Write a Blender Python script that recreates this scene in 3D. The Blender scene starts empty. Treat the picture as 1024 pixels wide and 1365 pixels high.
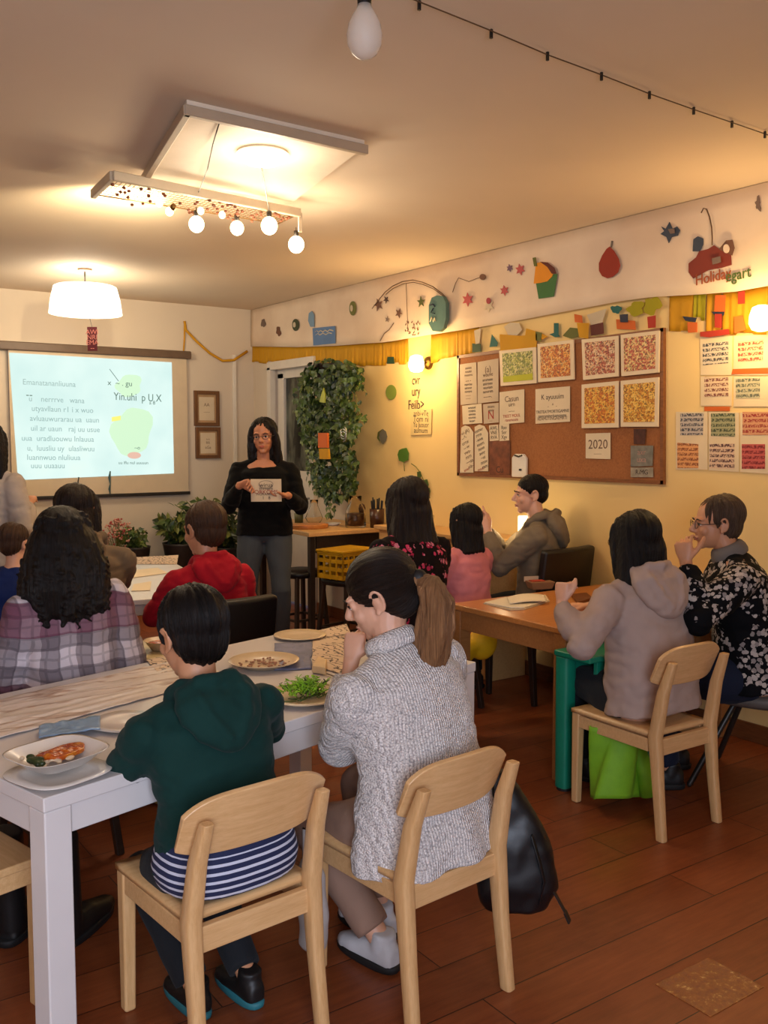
import bpy, bmesh, math, random
from mathutils import Vector, Matrix, noise, Quaternion
R = math.radians
random.seed(7)
scn = bpy.context.scene
COL = scn.collection
V = Vector

# ------------------------------------------------------------------ camera
AZ, PITCH, FPX, CAMH = R(34.8), R(4.44), 1250.0, 1.6
cam_data = bpy.data.cameras.new('camera')
cam = bpy.data.objects.new('camera', cam_data); COL.objects.link(cam)
cam.location = (0, 0, CAMH)
cam.rotation_euler = (math.pi/2 - PITCH, 0, -AZ)
cam_data.sensor_fit = 'HORIZONTAL'; cam_data.sensor_width = 36.0
cam_data.lens = FPX/1024*36.0
cam_data.clip_start = 0.05
scn.camera = cam
CM = cam.rotation_euler.to_matrix()
XW, YB, ZC = 4.39, 8.64, 2.90           # right wall, back wall, ceiling

def ray(px, py):
    return CM @ V(((px-512)/FPX, (682.5-py)/FPX, -1.0))
def onz(px, py, z):
    d = ray(px, py); t = (z-CAMH)/d.z; return V((0, 0, CAMH)) + d*t
def onx(px, py, x=XW):
    d = ray(px, py); return V((0, 0, CAMH)) + d*(x/d.x)
def ony(px, py, y=YB):
    d = ray(px, py); return V((0, 0, CAMH)) + d*(y/d.y)

# ------------------------------------------------------------------ naming
def tag(o, label=None, cat=None, group=None, kind=None):
    if label: o['label'] = label
    if cat: o['category'] = cat
    if group: o['group'] = group
    if kind: o['kind'] = kind
    return o
def thing(name, label, cat, loc=(0, 0, 0), rz=0.0, group=None):
    o = bpy.data.objects.new(name, None); COL.objects.link(o)
    o.empty_display_size = .05
    o.location = loc; o.rotation_euler = (0, 0, rz)
    return tag(o, label, cat, group)
def copy_tree(o, parent=None):
    c = o.copy(); COL.objects.link(c)
    if parent: c.parent = parent
    for ch in list(o.children): copy_tree(ch, c)
    return c
def copy_thing(o, label, loc=None, rz=None, group=None):
    c = copy_tree(o); c['label'] = label
    if loc is not None: c.location = loc
    if rz is not None: c.rotation_euler = (0, 0, rz)
    if group: c['group'] = group
    return c

# ------------------------------------------------------------------ materials
def rgb(r, g, b):
    f = lambda c: (c/255/12.92) if c/255 <= .04045 else ((c/255+.055)/1.055)**2.4
    return (f(r), f(g), f(b), 1)
_m = {}
class NT:
    def __init__(s, name):
        s.m = bpy.data.materials.new(name); s.m.use_nodes = True
        s.t = s.m.node_tree; s.n = s.t.nodes; s.l = s.t.links
        s.b = s.n['Principled BSDF']
    def add(s, typ, **kw):
        n = s.n.new(typ)
        for k, v in kw.items():
            if k.startswith('i_'):
                key = k[2:].replace('_', ' ')
                n.inputs[int(key) if key.isdigit() else key].default_value = v
            else: setattr(n, k, v)
        return n
    def link(s, a, b): s.l.new(a, b)
    def coord(s, scale=(1, 1, 1), rot=(0, 0, 0), which='Object'):
        tc = s.add('ShaderNodeTexCoord'); mp = s.add('ShaderNodeMapping')
        mp.inputs['Scale'].default_value = scale; mp.inputs['Rotation'].default_value = rot
        s.link(tc.outputs[which], mp.inputs['Vector']); return mp.outputs['Vector']
    def ramp(s, fac, stops, interp='LINEAR'):
        r = s.add('ShaderNodeValToRGB'); cr = r.color_ramp; cr.interpolation = interp
        while len(cr.elements) < len(stops): cr.elements.new(.5)
        for e, (p, c) in zip(cr.elements, stops): e.position = p; e.color = c
        s.link(fac, r.inputs['Fac']); return r.outputs['Color']
    def mix(s, fac, a, b, mode='MIX'):
        m = s.add('ShaderNodeMix', data_type='RGBA', blend_type=mode)
        for sock, v in ((m.inputs[0], fac), (m.inputs[6], a), (m.inputs[7], b)):
            if hasattr(v, 'links') or isinstance(v, bpy.types.NodeSocket): s.link(v, sock)
            else: sock.default_value = v
        return m.outputs[2]
    def math(s, op, a, b=None):
        m = s.add('ShaderNodeMath', operation=op)
        for i, v in enumerate((a, b)):
            if v is None: continue
            if isinstance(v, bpy.types.NodeSocket): s.link(v, m.inputs[i])
            else: m.inputs[i].default_value = v
        return m.outputs[0]
    def noise(s, vec, scale, detail=3, rough=.5):
        n = s.add('ShaderNodeTexNoise'); n.inputs['Scale'].default_value = scale
        n.inputs['Detail'].default_value = detail; n.inputs['Roughness'].default_value = rough
        if vec is not None: s.link(vec, n.inputs['Vector'])
        return n.outputs['Fac']
    def voro(s, vec, scale, feature='F1'):
        n = s.add('ShaderNodeTexVoronoi', feature=feature); n.inputs['Scale'].default_value = scale
        s.link(vec, n.inputs['Vector']); return n
    def bump(s, h, strength=.3, dist=.01):
        b = s.add('ShaderNodeBump'); b.inputs['Strength'].default_value = strength
        b.inputs['Distance'].default_value = dist
        s.link(h, b.inputs['Height']); s.link(b.outputs['Normal'], s.b.inputs['Normal'])
    def base(s, c):
        if isinstance(c, bpy.types.NodeSocket): s.link(c, s.b.inputs['Base Color'])
        else: s.b.inputs['Base Color'].default_value = c
    def rough(s, v):
        if isinstance(v, bpy.types.NodeSocket): s.link(v, s.b.inputs['Roughness'])
        else: s.b.inputs['Roughness'].default_value = v

def mat(name, col, rough=.6, var=.12, nscale=12, bump=.0, bscale=60, metal=0, emit=None, estr=0, sheen=0, alpha=1, trans=0):
    """plain procedural surface: base colour mottled by noise, with optional fine bump"""
    if name in _m: return _m[name]
    t = NT(name); v = t.coord()
    n = t.noise(v, nscale, 4)
    dark = tuple(c*(1-var) for c in col[:3])+(1,); light = tuple(min(1, c*(1+var)) for c in col[:3])+(1,)
    t.base(t.ramp(n, [(.3, dark), (.7, light)])); t.rough(rough)
    t.b.inputs['Metallic'].default_value = metal
    if bump: t.bump(t.noise(v, bscale, 3), bump, .004)
    if emit: t.b.inputs['Emission Color'].default_value = emit; t.b.inputs['Emission Strength'].default_value = estr
    if sheen: t.b.inputs['Sheen Weight'].default_value = sheen
    if alpha < 1: t.b.inputs['Alpha'].default_value = alpha
    if trans: t.b.inputs['Transmission Weight'].default_value = trans
    _m[name] = t.m; return t.m

def wood(name, c1, c2, rough=.4, axis=0, scale=6, stretch=12, coat=0.0):
    if name in _m: return _m[name]
    t = NT(name); sc = [stretch, stretch, stretch]; sc[axis] = 1.0
    v = t.coord(tuple(sc)); n = t.noise(v, scale, 6, .6)
    n2 = t.noise(v, scale*4, 3)
    c = t.ramp(n, [(.3, c1), (.7, c2)])
    t.base(t.mix(.25, c, t.ramp(n2, [(.35, c1), (.65, c2)]))); t.rough(rough)
    t.bump(n2, .06, .002)
    t.b.inputs['Coat Weight'].default_value = coat; t.b.inputs['Coat Roughness'].default_value = .2
    _m[name] = t.m; return t.m

# ------------------------------------------------------------------ mesh builder
class MB:
    def __init__(s): s.v = []; s.f = []; s.mi = []; s.cur = 0
    def addv(s, pts):
        i = len(s.v); s.v.extend([tuple(p) for p in pts]); return i
    def face(s, idx): s.f.append(tuple(idx)); s.mi.append(s.cur)
    def box(s, c, d, M=None, taper=None):
        x, y, z = d[0]/2, d[1]/2, d[2]/2
        P = [V((sx*x, sy*y, sz*z)) for sz in (-1, 1) for sy in (-1, 1) for sx in (-1, 1)]
        if taper:
            for p in P:
                if p.z < 0: p.x *= taper; p.y *= taper
        if M: P = [M @ p for p in P]
        i = s.addv([p+V(c) for p in P])
        for q in ((0, 2, 3, 1), (4, 5, 7, 6), (0, 1, 5, 4), (1, 3, 7, 5), (3, 2, 6, 7), (2, 0, 4, 6)):
            s.face([i+k for k in q])
    def bar(s, p0, p1, w, d, up=(0, 0, 1), w1=None, d1=None):
        p0, p1 = V(p0), V(p1); a = (p1-p0).normalized(); u = V(up)
        if abs(a.dot(u)) > .98: u = V((0, 1, 0))
        r = a.cross(u).normalized(); u = r.cross(a).normalized()
        w1 = w if w1 is None else w1; d1 = d if d1 is None else d1
        P = []
        for p, ww, dd in ((p0, w, d), (p1, w1, d1)):
            for sx, sy in ((-1, -1), (1, -1), (1, 1), (-1, 1)): P.append(p+r*sx*ww/2+u*sy*dd/2)
        i = s.addv(P)
        for q in ((0, 1, 2, 3), (7, 6, 5, 4), (0, 4, 5, 1), (1, 5, 6, 2), (2, 6, 7, 3), (3, 7, 4, 0)):
            s.face([i+k for k in q])
    def ring(s, c, r, u, rx, ry, seg=12, p=2.0):
        out = []
        for k in range(seg):
            a = 2*math.pi*k/seg; ca, sa = math.cos(a), math.sin(a)
            if p != 2.0:
                ca = math.copysign(abs(ca)**(2/p), ca); sa = math.copysign(abs(sa)**(2/p), sa)
            out.append(c + r*(rx*ca) + u*(ry*sa))
        return s.addv(out)
    def loft(s, rings, seg=12, closed=False, caps=True, p=2.0):
        """rings: list of (centre, right, up, rx, ry)"""
        ids = [s.ring(V(c), V(r), V(u), rx, ry, seg, p) for c, r, u, rx, ry in rings]
        for a, b in zip(ids, ids[1:]):
            for k in range(seg): s.face((a+k, a+(k+1) % seg, b+(k+1) % seg, b+k))
        if caps:
            s.face([ids[0]+k for k in reversed(range(seg))]); s.face([ids[-1]+k for k in range(seg)])
    def tube(s, pts, rad, seg=8, round_ends=False, flat=1.0, up=(0, 0, 1)):
        pts = [V(p) for p in pts]
        if not hasattr(rad, '__len__'): rad = [rad]*len(pts)
        rad = list(rad)
        n = len(pts); tang = []
        for i in range(n):
            t = (pts[min(i+1, n-1)]-pts[max(i-1, 0)])
            tang.append(t.normalized() if t.length > 1e-9 else V((0, 0, 1)))
        u = V(up)
        if abs(tang[0].dot(u)) > .95: u = V((0, 1, 0)) if abs(tang[0].y) < .9 else V((1, 0, 0))
        rings = []
        for i in range(n):
            r = tang[i].cross(u)
            if r.length < 1e-6: r = V((1, 0, 0))
            r.normalize(); u = r.cross(tang[i]).normalized()
            if round_ends and i == 0:
                for a in (75, 45, 20): rings.append((pts[0]-tang[0]*rad[0]*math.sin(R(a)), r, u, rad[0]*math.cos(R(a)), rad[0]*math.cos(R(a))*flat))
            rings.append((pts[i], r.copy(), u.copy(), rad[i], rad[i]*flat))
            if round_ends and i == n-1:
                for a in (20, 45, 75): rings.append((pts[-1]+tang[-1]*rad[-1]*math.sin(R(a)), r, u, rad[-1]*math.cos(R(a)), rad[-1]*math.cos(R(a))*flat))
        s.loft(rings, seg)
    def ell(s, c, r, M=None, seg=16, nr=10):
        c = V(c); rings = []
        base = s.v; ids = []
        for j in range(1, nr):
            a = math.pi*j/nr; z = -math.cos(a); q = math.sin(a)
            P = []
            for k in range(seg):
                b = 2*math.pi*k/seg
                p = V((r[0]*q*math.cos(b), r[1]*q*math.sin(b), r[2]*z))
                P.append(c+(M @ p if M else p))
            ids.append(s.addv(P))
        bp = V((0, 0, -r[2])); tp = V((0, 0, r[2]))
        b0 = s.addv([c+(M @ bp if M else bp)]); t0 = s.addv([c+(M @ tp if M else tp)])
        for a, b in zip(ids, ids[1:]):
            for k in range(seg): s.face((a+k, a+(k+1) % seg, b+(k+1) % seg, b+k))
        for k in range(seg):
            s.face((b0, ids[0]+(k+1) % seg, ids[0]+k)); s.face((t0, ids[-1]+k, ids[-1]+(k+1) % seg))
    def lathe(s, prof, c=(0, 0, 0), seg=32, sx=1, sy=1, p=2.0, caps=True):
        c = V(c)
        s.loft([(c+V((0, 0, z)), V((1, 0, 0)), V((0, 1, 0)), max(r, 1e-4)*sx, max(r, 1e-4)*sy) for r, z in prof], seg, caps=caps, p=p)
    def prism(s, pts, n, thick):
        """pts: 3-D outline in a plane, extruded by n*thick"""
        pts = [V(p) for p in pts]; k = len(pts); o = V(n)*thick
        i = s.addv(pts+[p+o for p in pts])
        s.face([i+j for j in range(k)]); s.face([i+k+j for j in reversed(range(k))])
        for j in range(k): s.face((i+j, i+k+j, i+k+(j+1) % k, i+(j+1) % k))
    def grid(s, fn, nu, nv, thick=0):
        """fn(u,v)->Vector; open sheet (solidified on build when thick)"""
        i = s.addv([fn(a/nu, b/nv) for b in range(nv+1) for a in range(nu+1)])
        for b in range(nv):
            for a in range(nu):
                q = i+b*(nu+1)+a; s.face((q, q+1, q+nu+2, q+nu+1))
    def mesh(s, name):
        me = bpy.data.meshes.new(name); me.from_pydata(s.v, [], s.f); me.update()
        for p, m in zip(me.polygons, s.mi): p.material_index = m
        return me
    def build(s, name, m, parent=None, smooth=False, bevel=0, solid=0, sub=0, label=None, loc=None, bseg=2, recalc=True):
        me = s.mesh(name)
        if recalc:
            bm = bmesh.new(); bm.from_mesh(me); bmesh.ops.recalc_face_normals(bm, faces=bm.faces); bm.to_mesh(me); bm.free()
        for x in (m if isinstance(m, (list, tuple)) else [m]): me.materials.append(x)
        o = bpy.data.objects.new(name, me); COL.objects.link(o)
        if parent: o.parent = parent
        if loc: o.location = loc
        if smooth:
            for p in me.polygons: p.use_smooth = True
        if solid:
            md = o.modifiers.new('solid', 'SOLIDIFY'); md.thickness = solid; md.offset = 0
        if bevel:
            md = o.modifiers.new('bevel', 'BEVEL'); md.width = bevel; md.segments = bseg; md.limit_method = 'ANGLE'; md.angle_limit = R(40)
            for p in me.polygons: p.use_smooth = True
            md.harden_normals = True
        if sub:
            md = o.modifiers.new('sub', 'SUBSURF'); md.levels = sub; md.render_levels = sub
            for p in me.polygons: p.use_smooth = True
        if label: o['label'] = label
        return o

def struct(mb, name, m, **kw):
    return tag(mb.build(name, m, **kw), kind='structure')

def text_obj(name, body, size, m, parent, M, extrude=.0006, squash=1.0, shear=0, font_off=0):
    """flat lettering as a thin mesh; M = 4x4 placing the text (x right, y up, z outwards), centred"""
    cu = bpy.data.curves.new('lettering', 'FONT'); cu.body = body; cu.size = size; cu.extrude = extrude
    cu.align_x = 'CENTER'; cu.align_y = 'CENTER'; cu.shear = shear; cu.offset = font_off; cu.space_line = .9
    cu.resolution_u = 3
    tmp = bpy.data.objects.new('tmp', cu); COL.objects.link(tmp)
    dg = bpy.context.evaluated_depsgraph_get(); dg.update()
    me = bpy.data.meshes.new_from_object(tmp.evaluated_get(dg))
    bpy.data.objects.remove(tmp)
    me.transform(Matrix.Diagonal((squash, 1, 1, 1)))
    me.transform(M); me.name = name
    me.materials.clear(); me.materials.append(m)
    o = bpy.data.objects.new(name, me); COL.objects.link(o)
    if parent: o.parent = parent
    return o

def eval_mesh(o):
    dg = bpy.context.evaluated_depsgraph_get(); dg.update()
    me = bpy.data.meshes.new_from_object(o.evaluated_get(dg))
    return me
def fuse(mb, name, m, parent=None, voxel=.01, smooth=4, fn=None, label=None, factor=.5, cut=None):
    """one continuous skin over overlapping closed shapes"""
    me = mb.mesh(name)
    bm = bmesh.new(); bm.from_mesh(me); bmesh.ops.recalc_face_normals(bm, faces=bm.faces); bm.to_mesh(me); bm.free()
    tmp = bpy.data.objects.new('tmp', me); COL.objects.link(tmp)
    md = tmp.modifiers.new('r', 'REMESH'); md.mode = 'VOXEL'; md.voxel_size = voxel
    if smooth:
        md = tmp.modifiers.new('s', 'SMOOTH'); md.factor = factor; md.iterations = smooth
    out = eval_mesh(tmp); out.name = name
    bpy.data.objects.remove(tmp); bpy.data.meshes.remove(me)
    if fn:
        ns = [v.normal.copy() for v in out.vertices]
        for v, n in zip(out.vertices, ns): v.co = fn(v.co.copy(), n)
        out.update()
    out.materials.clear()
    for x in (m if isinstance(m, (list, tuple)) else [m]): out.materials.append(x)
    for p in out.polygons: p.use_smooth = True; p.material_index = 0
    o = bpy.data.objects.new(name, out); COL.objects.link(o)
    if parent: o.parent = parent
    if label: o['label'] = label
    return o
EXPO=.41; BULB_W=5.5; DAY_E=115; WL1=14; WL2=11; DRUM_E=26; DRUM_UP=11; DOME_E=7; ADDED_SPOT_E=110
# ================================================================== SETTING
def m_floor():
    t = NT('floor planks'); v = t.coord()
    br = t.add('ShaderNodeTexBrick'); t.link(v, br.inputs['Vector'])
    br.offset = .37; br.inputs['Scale'].default_value = 1.0
    br.inputs['Brick Width'].default_value = 1.7; br.inputs['Row Height'].default_value = .195
    br.inputs['Mortar Size'].default_value = .0022; br.inputs['Mortar Smooth'].default_value = .3
    br.inputs['Color1'].default_value = (0, 0, 0, 1); br.inputs['Color2'].default_value = (1, 1, 1, 1)
    br.inputs['Bias'].default_value = 0
    g = t.noise(t.coord((1.0, 9, 9)), 5, 6, .62)
    g2 = t.noise(v, 3.2, 5, .6)
    c = t.ramp(g, [(.25, rgb(104, 48, 22)), (.5, rgb(134, 67, 33)), (.75, rgb(156, 84, 44))])
    c = t.mix(.45, c, t.ramp(br.outputs['Color'], [(0, rgb(112, 54, 26)), (1, rgb(152, 80, 42))]))
    c = t.mix(t.ramp(g2, [(.5, (0, 0, 0, 1)), (.75, (.35, .35, .35, 1))]), c, rgb(92, 42, 22))
    c = t.mix(br.outputs['Fac'], c, rgb(48, 20, 10))
    t.base(c); t.rough(t.ramp(g2, [(.3, (.33,)*3+(1,)), (.7, (.50,)*3+(1,))]))
    h = t.math('SUBTRACT', t.math('MULTIPLY', g, .25), br.outputs['Fac'])
    t.bump(h, .25, .004)
    return t.m
M_floor = m_floor()
def plaster(name, col, var=.05, b=.08):
    t = NT(name); v = t.coord(); n = t.noise(v, 1.3, 4); n2 = t.noise(v, 45, 5, .7)
    d = tuple(c*(1-var) for c in col[:3])+(1,)
    t.base(t.ramp(n, [(.35, d), (.65, col)])); t.rough(.85); t.bump(n2, b, .004); return t.m
M_ceil = plaster('ceiling plaster', rgb(222, 203, 180))
M_back = plaster('back wall plaster', rgb(214, 200, 180))
M_yel = plaster('yellow wall plaster', rgb(240, 208, 140))
M_white = mat('white paint', rgb(225, 218, 205), .45, .04)
M_trim = mat('trim paint', rgb(216, 208, 196), .4, .04)

b = MB(); b.box((2.2, 4.0, -.05), (9.0, 10.4, .1)); struct(b, 'floor', M_floor)
b = MB(); b.box((2.2, 4.0, ZC+.06), (9.0, 10.4, .12)); struct(b, 'ceiling', M_ceil)
b = MB(); b.box((1.2, YB+.075, ZC/2), (6.4+.0, .15, ZC)); struct(b, 'wall_back', M_back)
# right wall with a doorway near the far corner
DY0, DY1, DZ1 = 7.44, 8.22, 2.30
b = MB()
b.box((XW+.075, (-1.2+6.86)/2, ZC/2), (.15, 6.86+1.2, ZC)); struct(b, 'wall_right', M_yel)
b = MB(); b.box((XW+.075, (6.86+DY0)/2, ZC/2), (.15, DY0-6.86, ZC))
b.box((XW+.075, (DY1+YB+.15)/2, ZC/2), (.15, YB+.15-DY1, ZC))
b.box((XW+.075, (DY0+DY1)/2, (DZ1+ZC)/2), (.15, DY1-DY0, ZC-DZ1))
struct(b, 'wall_corner', M_back)
b = MB(); b.box((-2.0-.075, 3.72, ZC/2), (.15, 9.84, ZC)); struct(b, 'wall_left', M_back)
# near wall, behind the camera, with a tall window opening on the left (daylight)
b = MB()
b.box((-1.75, -1.275, ZC/2), (.5, .15, ZC)); b.box((2.445, -1.275, ZC/2), (3.89, .15, ZC))
b.box((-.5, -1.275, .35), (2.0, .15, .7)); b.box((-.5, -1.275, 2.7), (2.0, .15, .4))
struct(b, 'wall_near', M_back)
wf = MB()
for x in (-1.47, -.5, .47): wf.box((x, -1.27, 1.6), (.06, .08, 1.8))
for z in (.73, 2.47): wf.box((-.5, -1.27, z), (2.0, .08, .06))
wn = struct(wf, 'window_1', M_white, bevel=.004)
# door in the right wall: frame, leaf, glass
fr = MB()
fr.box((XW-.012, DY0-.02, DZ1/2), (.06, .07, DZ1)); fr.box((XW-.012, DY1+.02, DZ1/2), (.06, .07, DZ1)); fr.box((XW-.012, (DY0+DY1)/2, DZ1+.01), (.06, DY1-DY0+.11, .08))
dr = struct(fr, 'door_1', M_trim, bevel=.005)
lf = MB()
lf.box((XW+.06, (DY0+DY1)/2, .66), (.045, DY1-DY0-.03, 1.28))
for y in (DY0+.08, DY1-.08): lf.box((XW+.06, y, 1.76), (.045, .12, .96))
lf.box((XW+.06, (DY0+DY1)/2, 2.235), (.045, DY1-DY0-.03, .1))
lf.build('door_leaf', M_trim, dr, bevel=.006)
t = NT('dark night glass'); v = t.coord((1, 3, 1)); n = t.noise(v, 2.4, 3)
t.base(t.ramp(n, [(.4, rgb(30, 34, 30)), (.62, rgb(120, 124, 108))])); t.rough(.12); M_nglass = t.m
gl = MB(); gl.box((XW+.07, (DY0+DY1)/2, 1.74), (.008, DY1-DY0-.26, .90)); gl.build('door_glass', M_nglass, dr)
hb = MB(); hb.tube([(XW+.03, DY0+.09, 1.05), (XW-.03, DY0+.09, 1.05), (XW-.035, DY0+.2, 1.05)], .009, 8, True)
hb.build('door_handle', mat('brushed steel', rgb(150, 148, 140), .3, .05, metal=1), dr, smooth=True)
# vertical corner pipe box and skirting
b = MB(); b.box((XW-.22, YB-.012, 1.22), (.035, .025, 2.44)); struct(b, 'trim_1', M_white, bevel=.004)
b = MB(); b.box((1.2, YB-.008, .05), (6.3, .016, .10)); struct(b, 'baseboard_back', M_trim, bevel=.004)
b = MB(); b.box((XW-.008, (-1.2+DY0-.06)/2, .05), (.016, DY0-.06+1.2, .10)); struct(b, 'baseboard_right', wood('skirting wood', rgb(96, 54, 28), rgb(128, 76, 40), axis=1), bevel=.004)
# glossy plank section with a warm lamp glint painted in as gold flecks
def m_painted_glint():
    t = NT('plank with painted glint'); v = t.coord(); n = t.noise(v, 34, 6, .78)
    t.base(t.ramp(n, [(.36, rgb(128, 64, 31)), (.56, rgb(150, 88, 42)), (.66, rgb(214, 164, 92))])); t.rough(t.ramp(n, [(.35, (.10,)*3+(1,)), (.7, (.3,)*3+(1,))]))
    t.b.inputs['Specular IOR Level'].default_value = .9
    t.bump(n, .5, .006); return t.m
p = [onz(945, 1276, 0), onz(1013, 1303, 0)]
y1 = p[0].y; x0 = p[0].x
pl = MB(); pl.box((x0-.13, y1-.0975, .0012), (.25, .190, .0022)); struct(pl, 'painted_glint', m_painted_glint())
# ================================================================== WALL PAPER BAND AND BUNTING
FB = [(330, 463), (400, 462.5), (450, 461), (519, 456), (572, 447), (636, 437), (700, 426), (760, 415), (830, 402), (875, 396), (930, 393), (985, 389), (1035, 380), (1120, 372)]
fb = [onx(*q) for q in FB]
fb[0].y = YB-.005
def sheet_x(pts, off, th):
    return [V((XW-off, p.y, p.z)) for p in pts]
def fr_z(y):
    for a, c in zip(fb, fb[1:]):
        if c.y <= y <= a.y: return a.z+(c.z-a.z)*(a.y-y)/(a.y-c.y)
    return fb[-1].z
def frieze(u, v):
    y = fb[0].y+(fb[-1].y-fb[0].y)*u; z0 = fr_z(y); z = ZC-.003+(z0-ZC)*v
    off = .024+.014*v*v*(.6+.5*math.sin(y*2.1))+.003*math.sin(y*9)*v
    return V((XW-off, y, z))
t = NT('frieze paper'); v = t.coord(); n = t.noise(v, 2.0, 5); t.base(t.ramp(n, [(.35, rgb(214, 190, 165)), (.65, rgb(228, 208, 184))])); t.rough(.8); t.bump(t.noise(v, 14, 3), .1, .01); M_frieze = t.m
b = MB(); b.grid(frieze, 90, 6); fz = b.build('paper_frieze', M_frieze, smooth=True, solid=.003)
tag(fz, 'long plain paper band hung below the ceiling along the right wall', 'paper band')
def foff(y, z):
    z0 = fr_z(y); v = min(1, max(0, (ZC-z)/(ZC-z0))); return .024+.014*v*v*(.6+.5*math.sin(y*2.1))+.003*math.sin(y*9)*v+.003

def paper(name, col, rough=.7, tr=.0):
    if name in _m: return _m[name]
    t = NT(name); v = t.coord(); n = t.noise(v, 6, 4)
    d = tuple(c*.9 for c in col[:3])+(1,)
    t.base(t.ramp(n, [(.3, d), (.7, col)])); t.rough(rough)
    t.b.inputs['Subsurface Weight'].default_value = 0
    if tr:
        td = t.add('ShaderNodeBsdfTranslucent'); td.inputs['Color'].default_value = col
        mx = t.add('ShaderNodeMixShader'); mx.inputs[0].default_value = tr
        out = t.n['Material Output']; t.link(t.b.outputs[0], mx.inputs[1]); t.link(td.outputs[0], mx.inputs[2]); t.link(mx.outputs[0], out.inputs['Surface'])
    _m[name] = t.m; return t.m
M_crepe = paper('yellow crepe', rgb(226, 170, 30), tr=.3)
M_lime = paper('lime crepe', rgb(190, 180, 30), tr=.35)
M_orange = paper('orange card', rgb(206, 98, 28))
M_red = paper('red card', rgb(170, 46, 26))
M_teal = paper('teal card', rgb(24, 96, 92))
M_navy = paper('dark navy card', rgb(34, 42, 66))
M_maroon = paper('maroon card', rgb(92, 34, 26))
M_pwhite = paper('white tissue', rgb(226, 212, 184), tr=.3)
M_olive = paper('olive card', rgb(96, 100, 40))
M_dgreen = paper('dark green card', rgb(30, 66, 40))
def crepe_run(label, x0, x1, bot, m, seed, top_up=3, amp=.004, off0=.010):
    """pleated strip between two pixel columns, bottom line given in pixels, hung on the right wall"""
    rnd = random.Random(seed); a = onx(x0, bot[0]); c = onx(x1, bot[1])
    n = max(8, int(abs(a.y-c.y)/.018))
    bumps = [rnd.uniform(-1, 1) for _ in range(n+2)]; cut = [rnd.uniform(0, .03) for _ in range(n//5+3)]
    def f(u, v):
        y = a.y+(c.y-a.y)*u; zt = fr_z(y)+.0; zb = a.z+(c.z-a.z)*u + cut[int(u*n/5)]
        k = u*n; i = int(k); w = bumps[i]*(1-(k-i))+bumps[min(i+1, n)]*(k-i)
        return V((XW-off0-amp*w*(.4+v)-.003*math.sin(k*1.9)*v, y, zt+(zb-zt)*v))
    b = MB(); b.grid(f, n*2, 4); return b.build('crepe_strip', m, smooth=True, solid=.0015)
runs = [(330, 436, (484, 488)), (436, 500, (489, 490)), (500, 545, (489, 487)), (576, 612, (486, 478)), (612, 640, (476, 470))]
labs = ['at the far corner above the door', 'above the hanging ivy', 'between the ivy and the far wall lamp', 'just right of the far wall lamp', 'touching the top left corner of the cork board']
for i, (r_, l_) in enumerate(zip(runs, labs)):
    o = crepe_run(l_, r_[0], r_[1], r_[2], M_crepe, i+3)
    tag(o, 'pleated yellow crepe paper strip '+l_, 'bunting', 'yellow crepe paper strips')
for i, (x0, x1, bt, l_) in enumerate([(893, 925, (444, 446), 'right of the cork board top corner'), (926, 942, (430, 430), 'left of the row of orange tags'), (943, 962, (448, 450), 'above the black lettered prints'), (964, 1024, (450, 452), 'around the nearer wall lamp')]):
    o = crepe_run(l_, x0, x1, bt, M_lime if i in (1,) else M_crepe, i+21)
    tag(o, 'short yellow crepe paper curtain '+l_, 'bunting', 'yellow crepe paper strips')

def wpoly(name, pts, m, label=None, cat='decoration', off=.05, th=.003, parent=None, group=None, bend=0):
    """cut paper shape on the right wall from an outline measured on the photograph"""
    P = [onx(*q) for q in pts]; P = [V((XW-off, p.y, p.z)) for p in P]
    b = MB(); b.prism(P, (-1, 0, 0), th); o = b.build(name, m, parent)
    if label: tag(o, label, cat, group)
    return o
def oval(cx, cy, rx, ry, n=20, tilt=0):
    return [(cx+rx*math.cos(a)*math.cos(tilt)-ry*math.sin(a)*math.sin(tilt), cy+ry*math.sin(a)*math.cos(tilt)+rx*math.cos(a)*math.sin(tilt)) for a in [2*math.pi*k/n for k in range(n)]]
def blob(cx, cy, rx, ry, seed, n=18, rough=.35):
    rnd = random.Random(seed); ph = [rnd.uniform(0, 6.28) for _ in range(3)]
    out = []
    for k in range(n):
        a = 2*math.pi*k/n; q = 1+rough*(.5*math.sin(2*a+ph[0])+.35*math.sin(3*a+ph[1])+.4*math.sin(5*a+ph[2]))
        out.append((cx+rx*q*math.cos(a), cy+ry*q*math.sin(a)))
    return out
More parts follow.
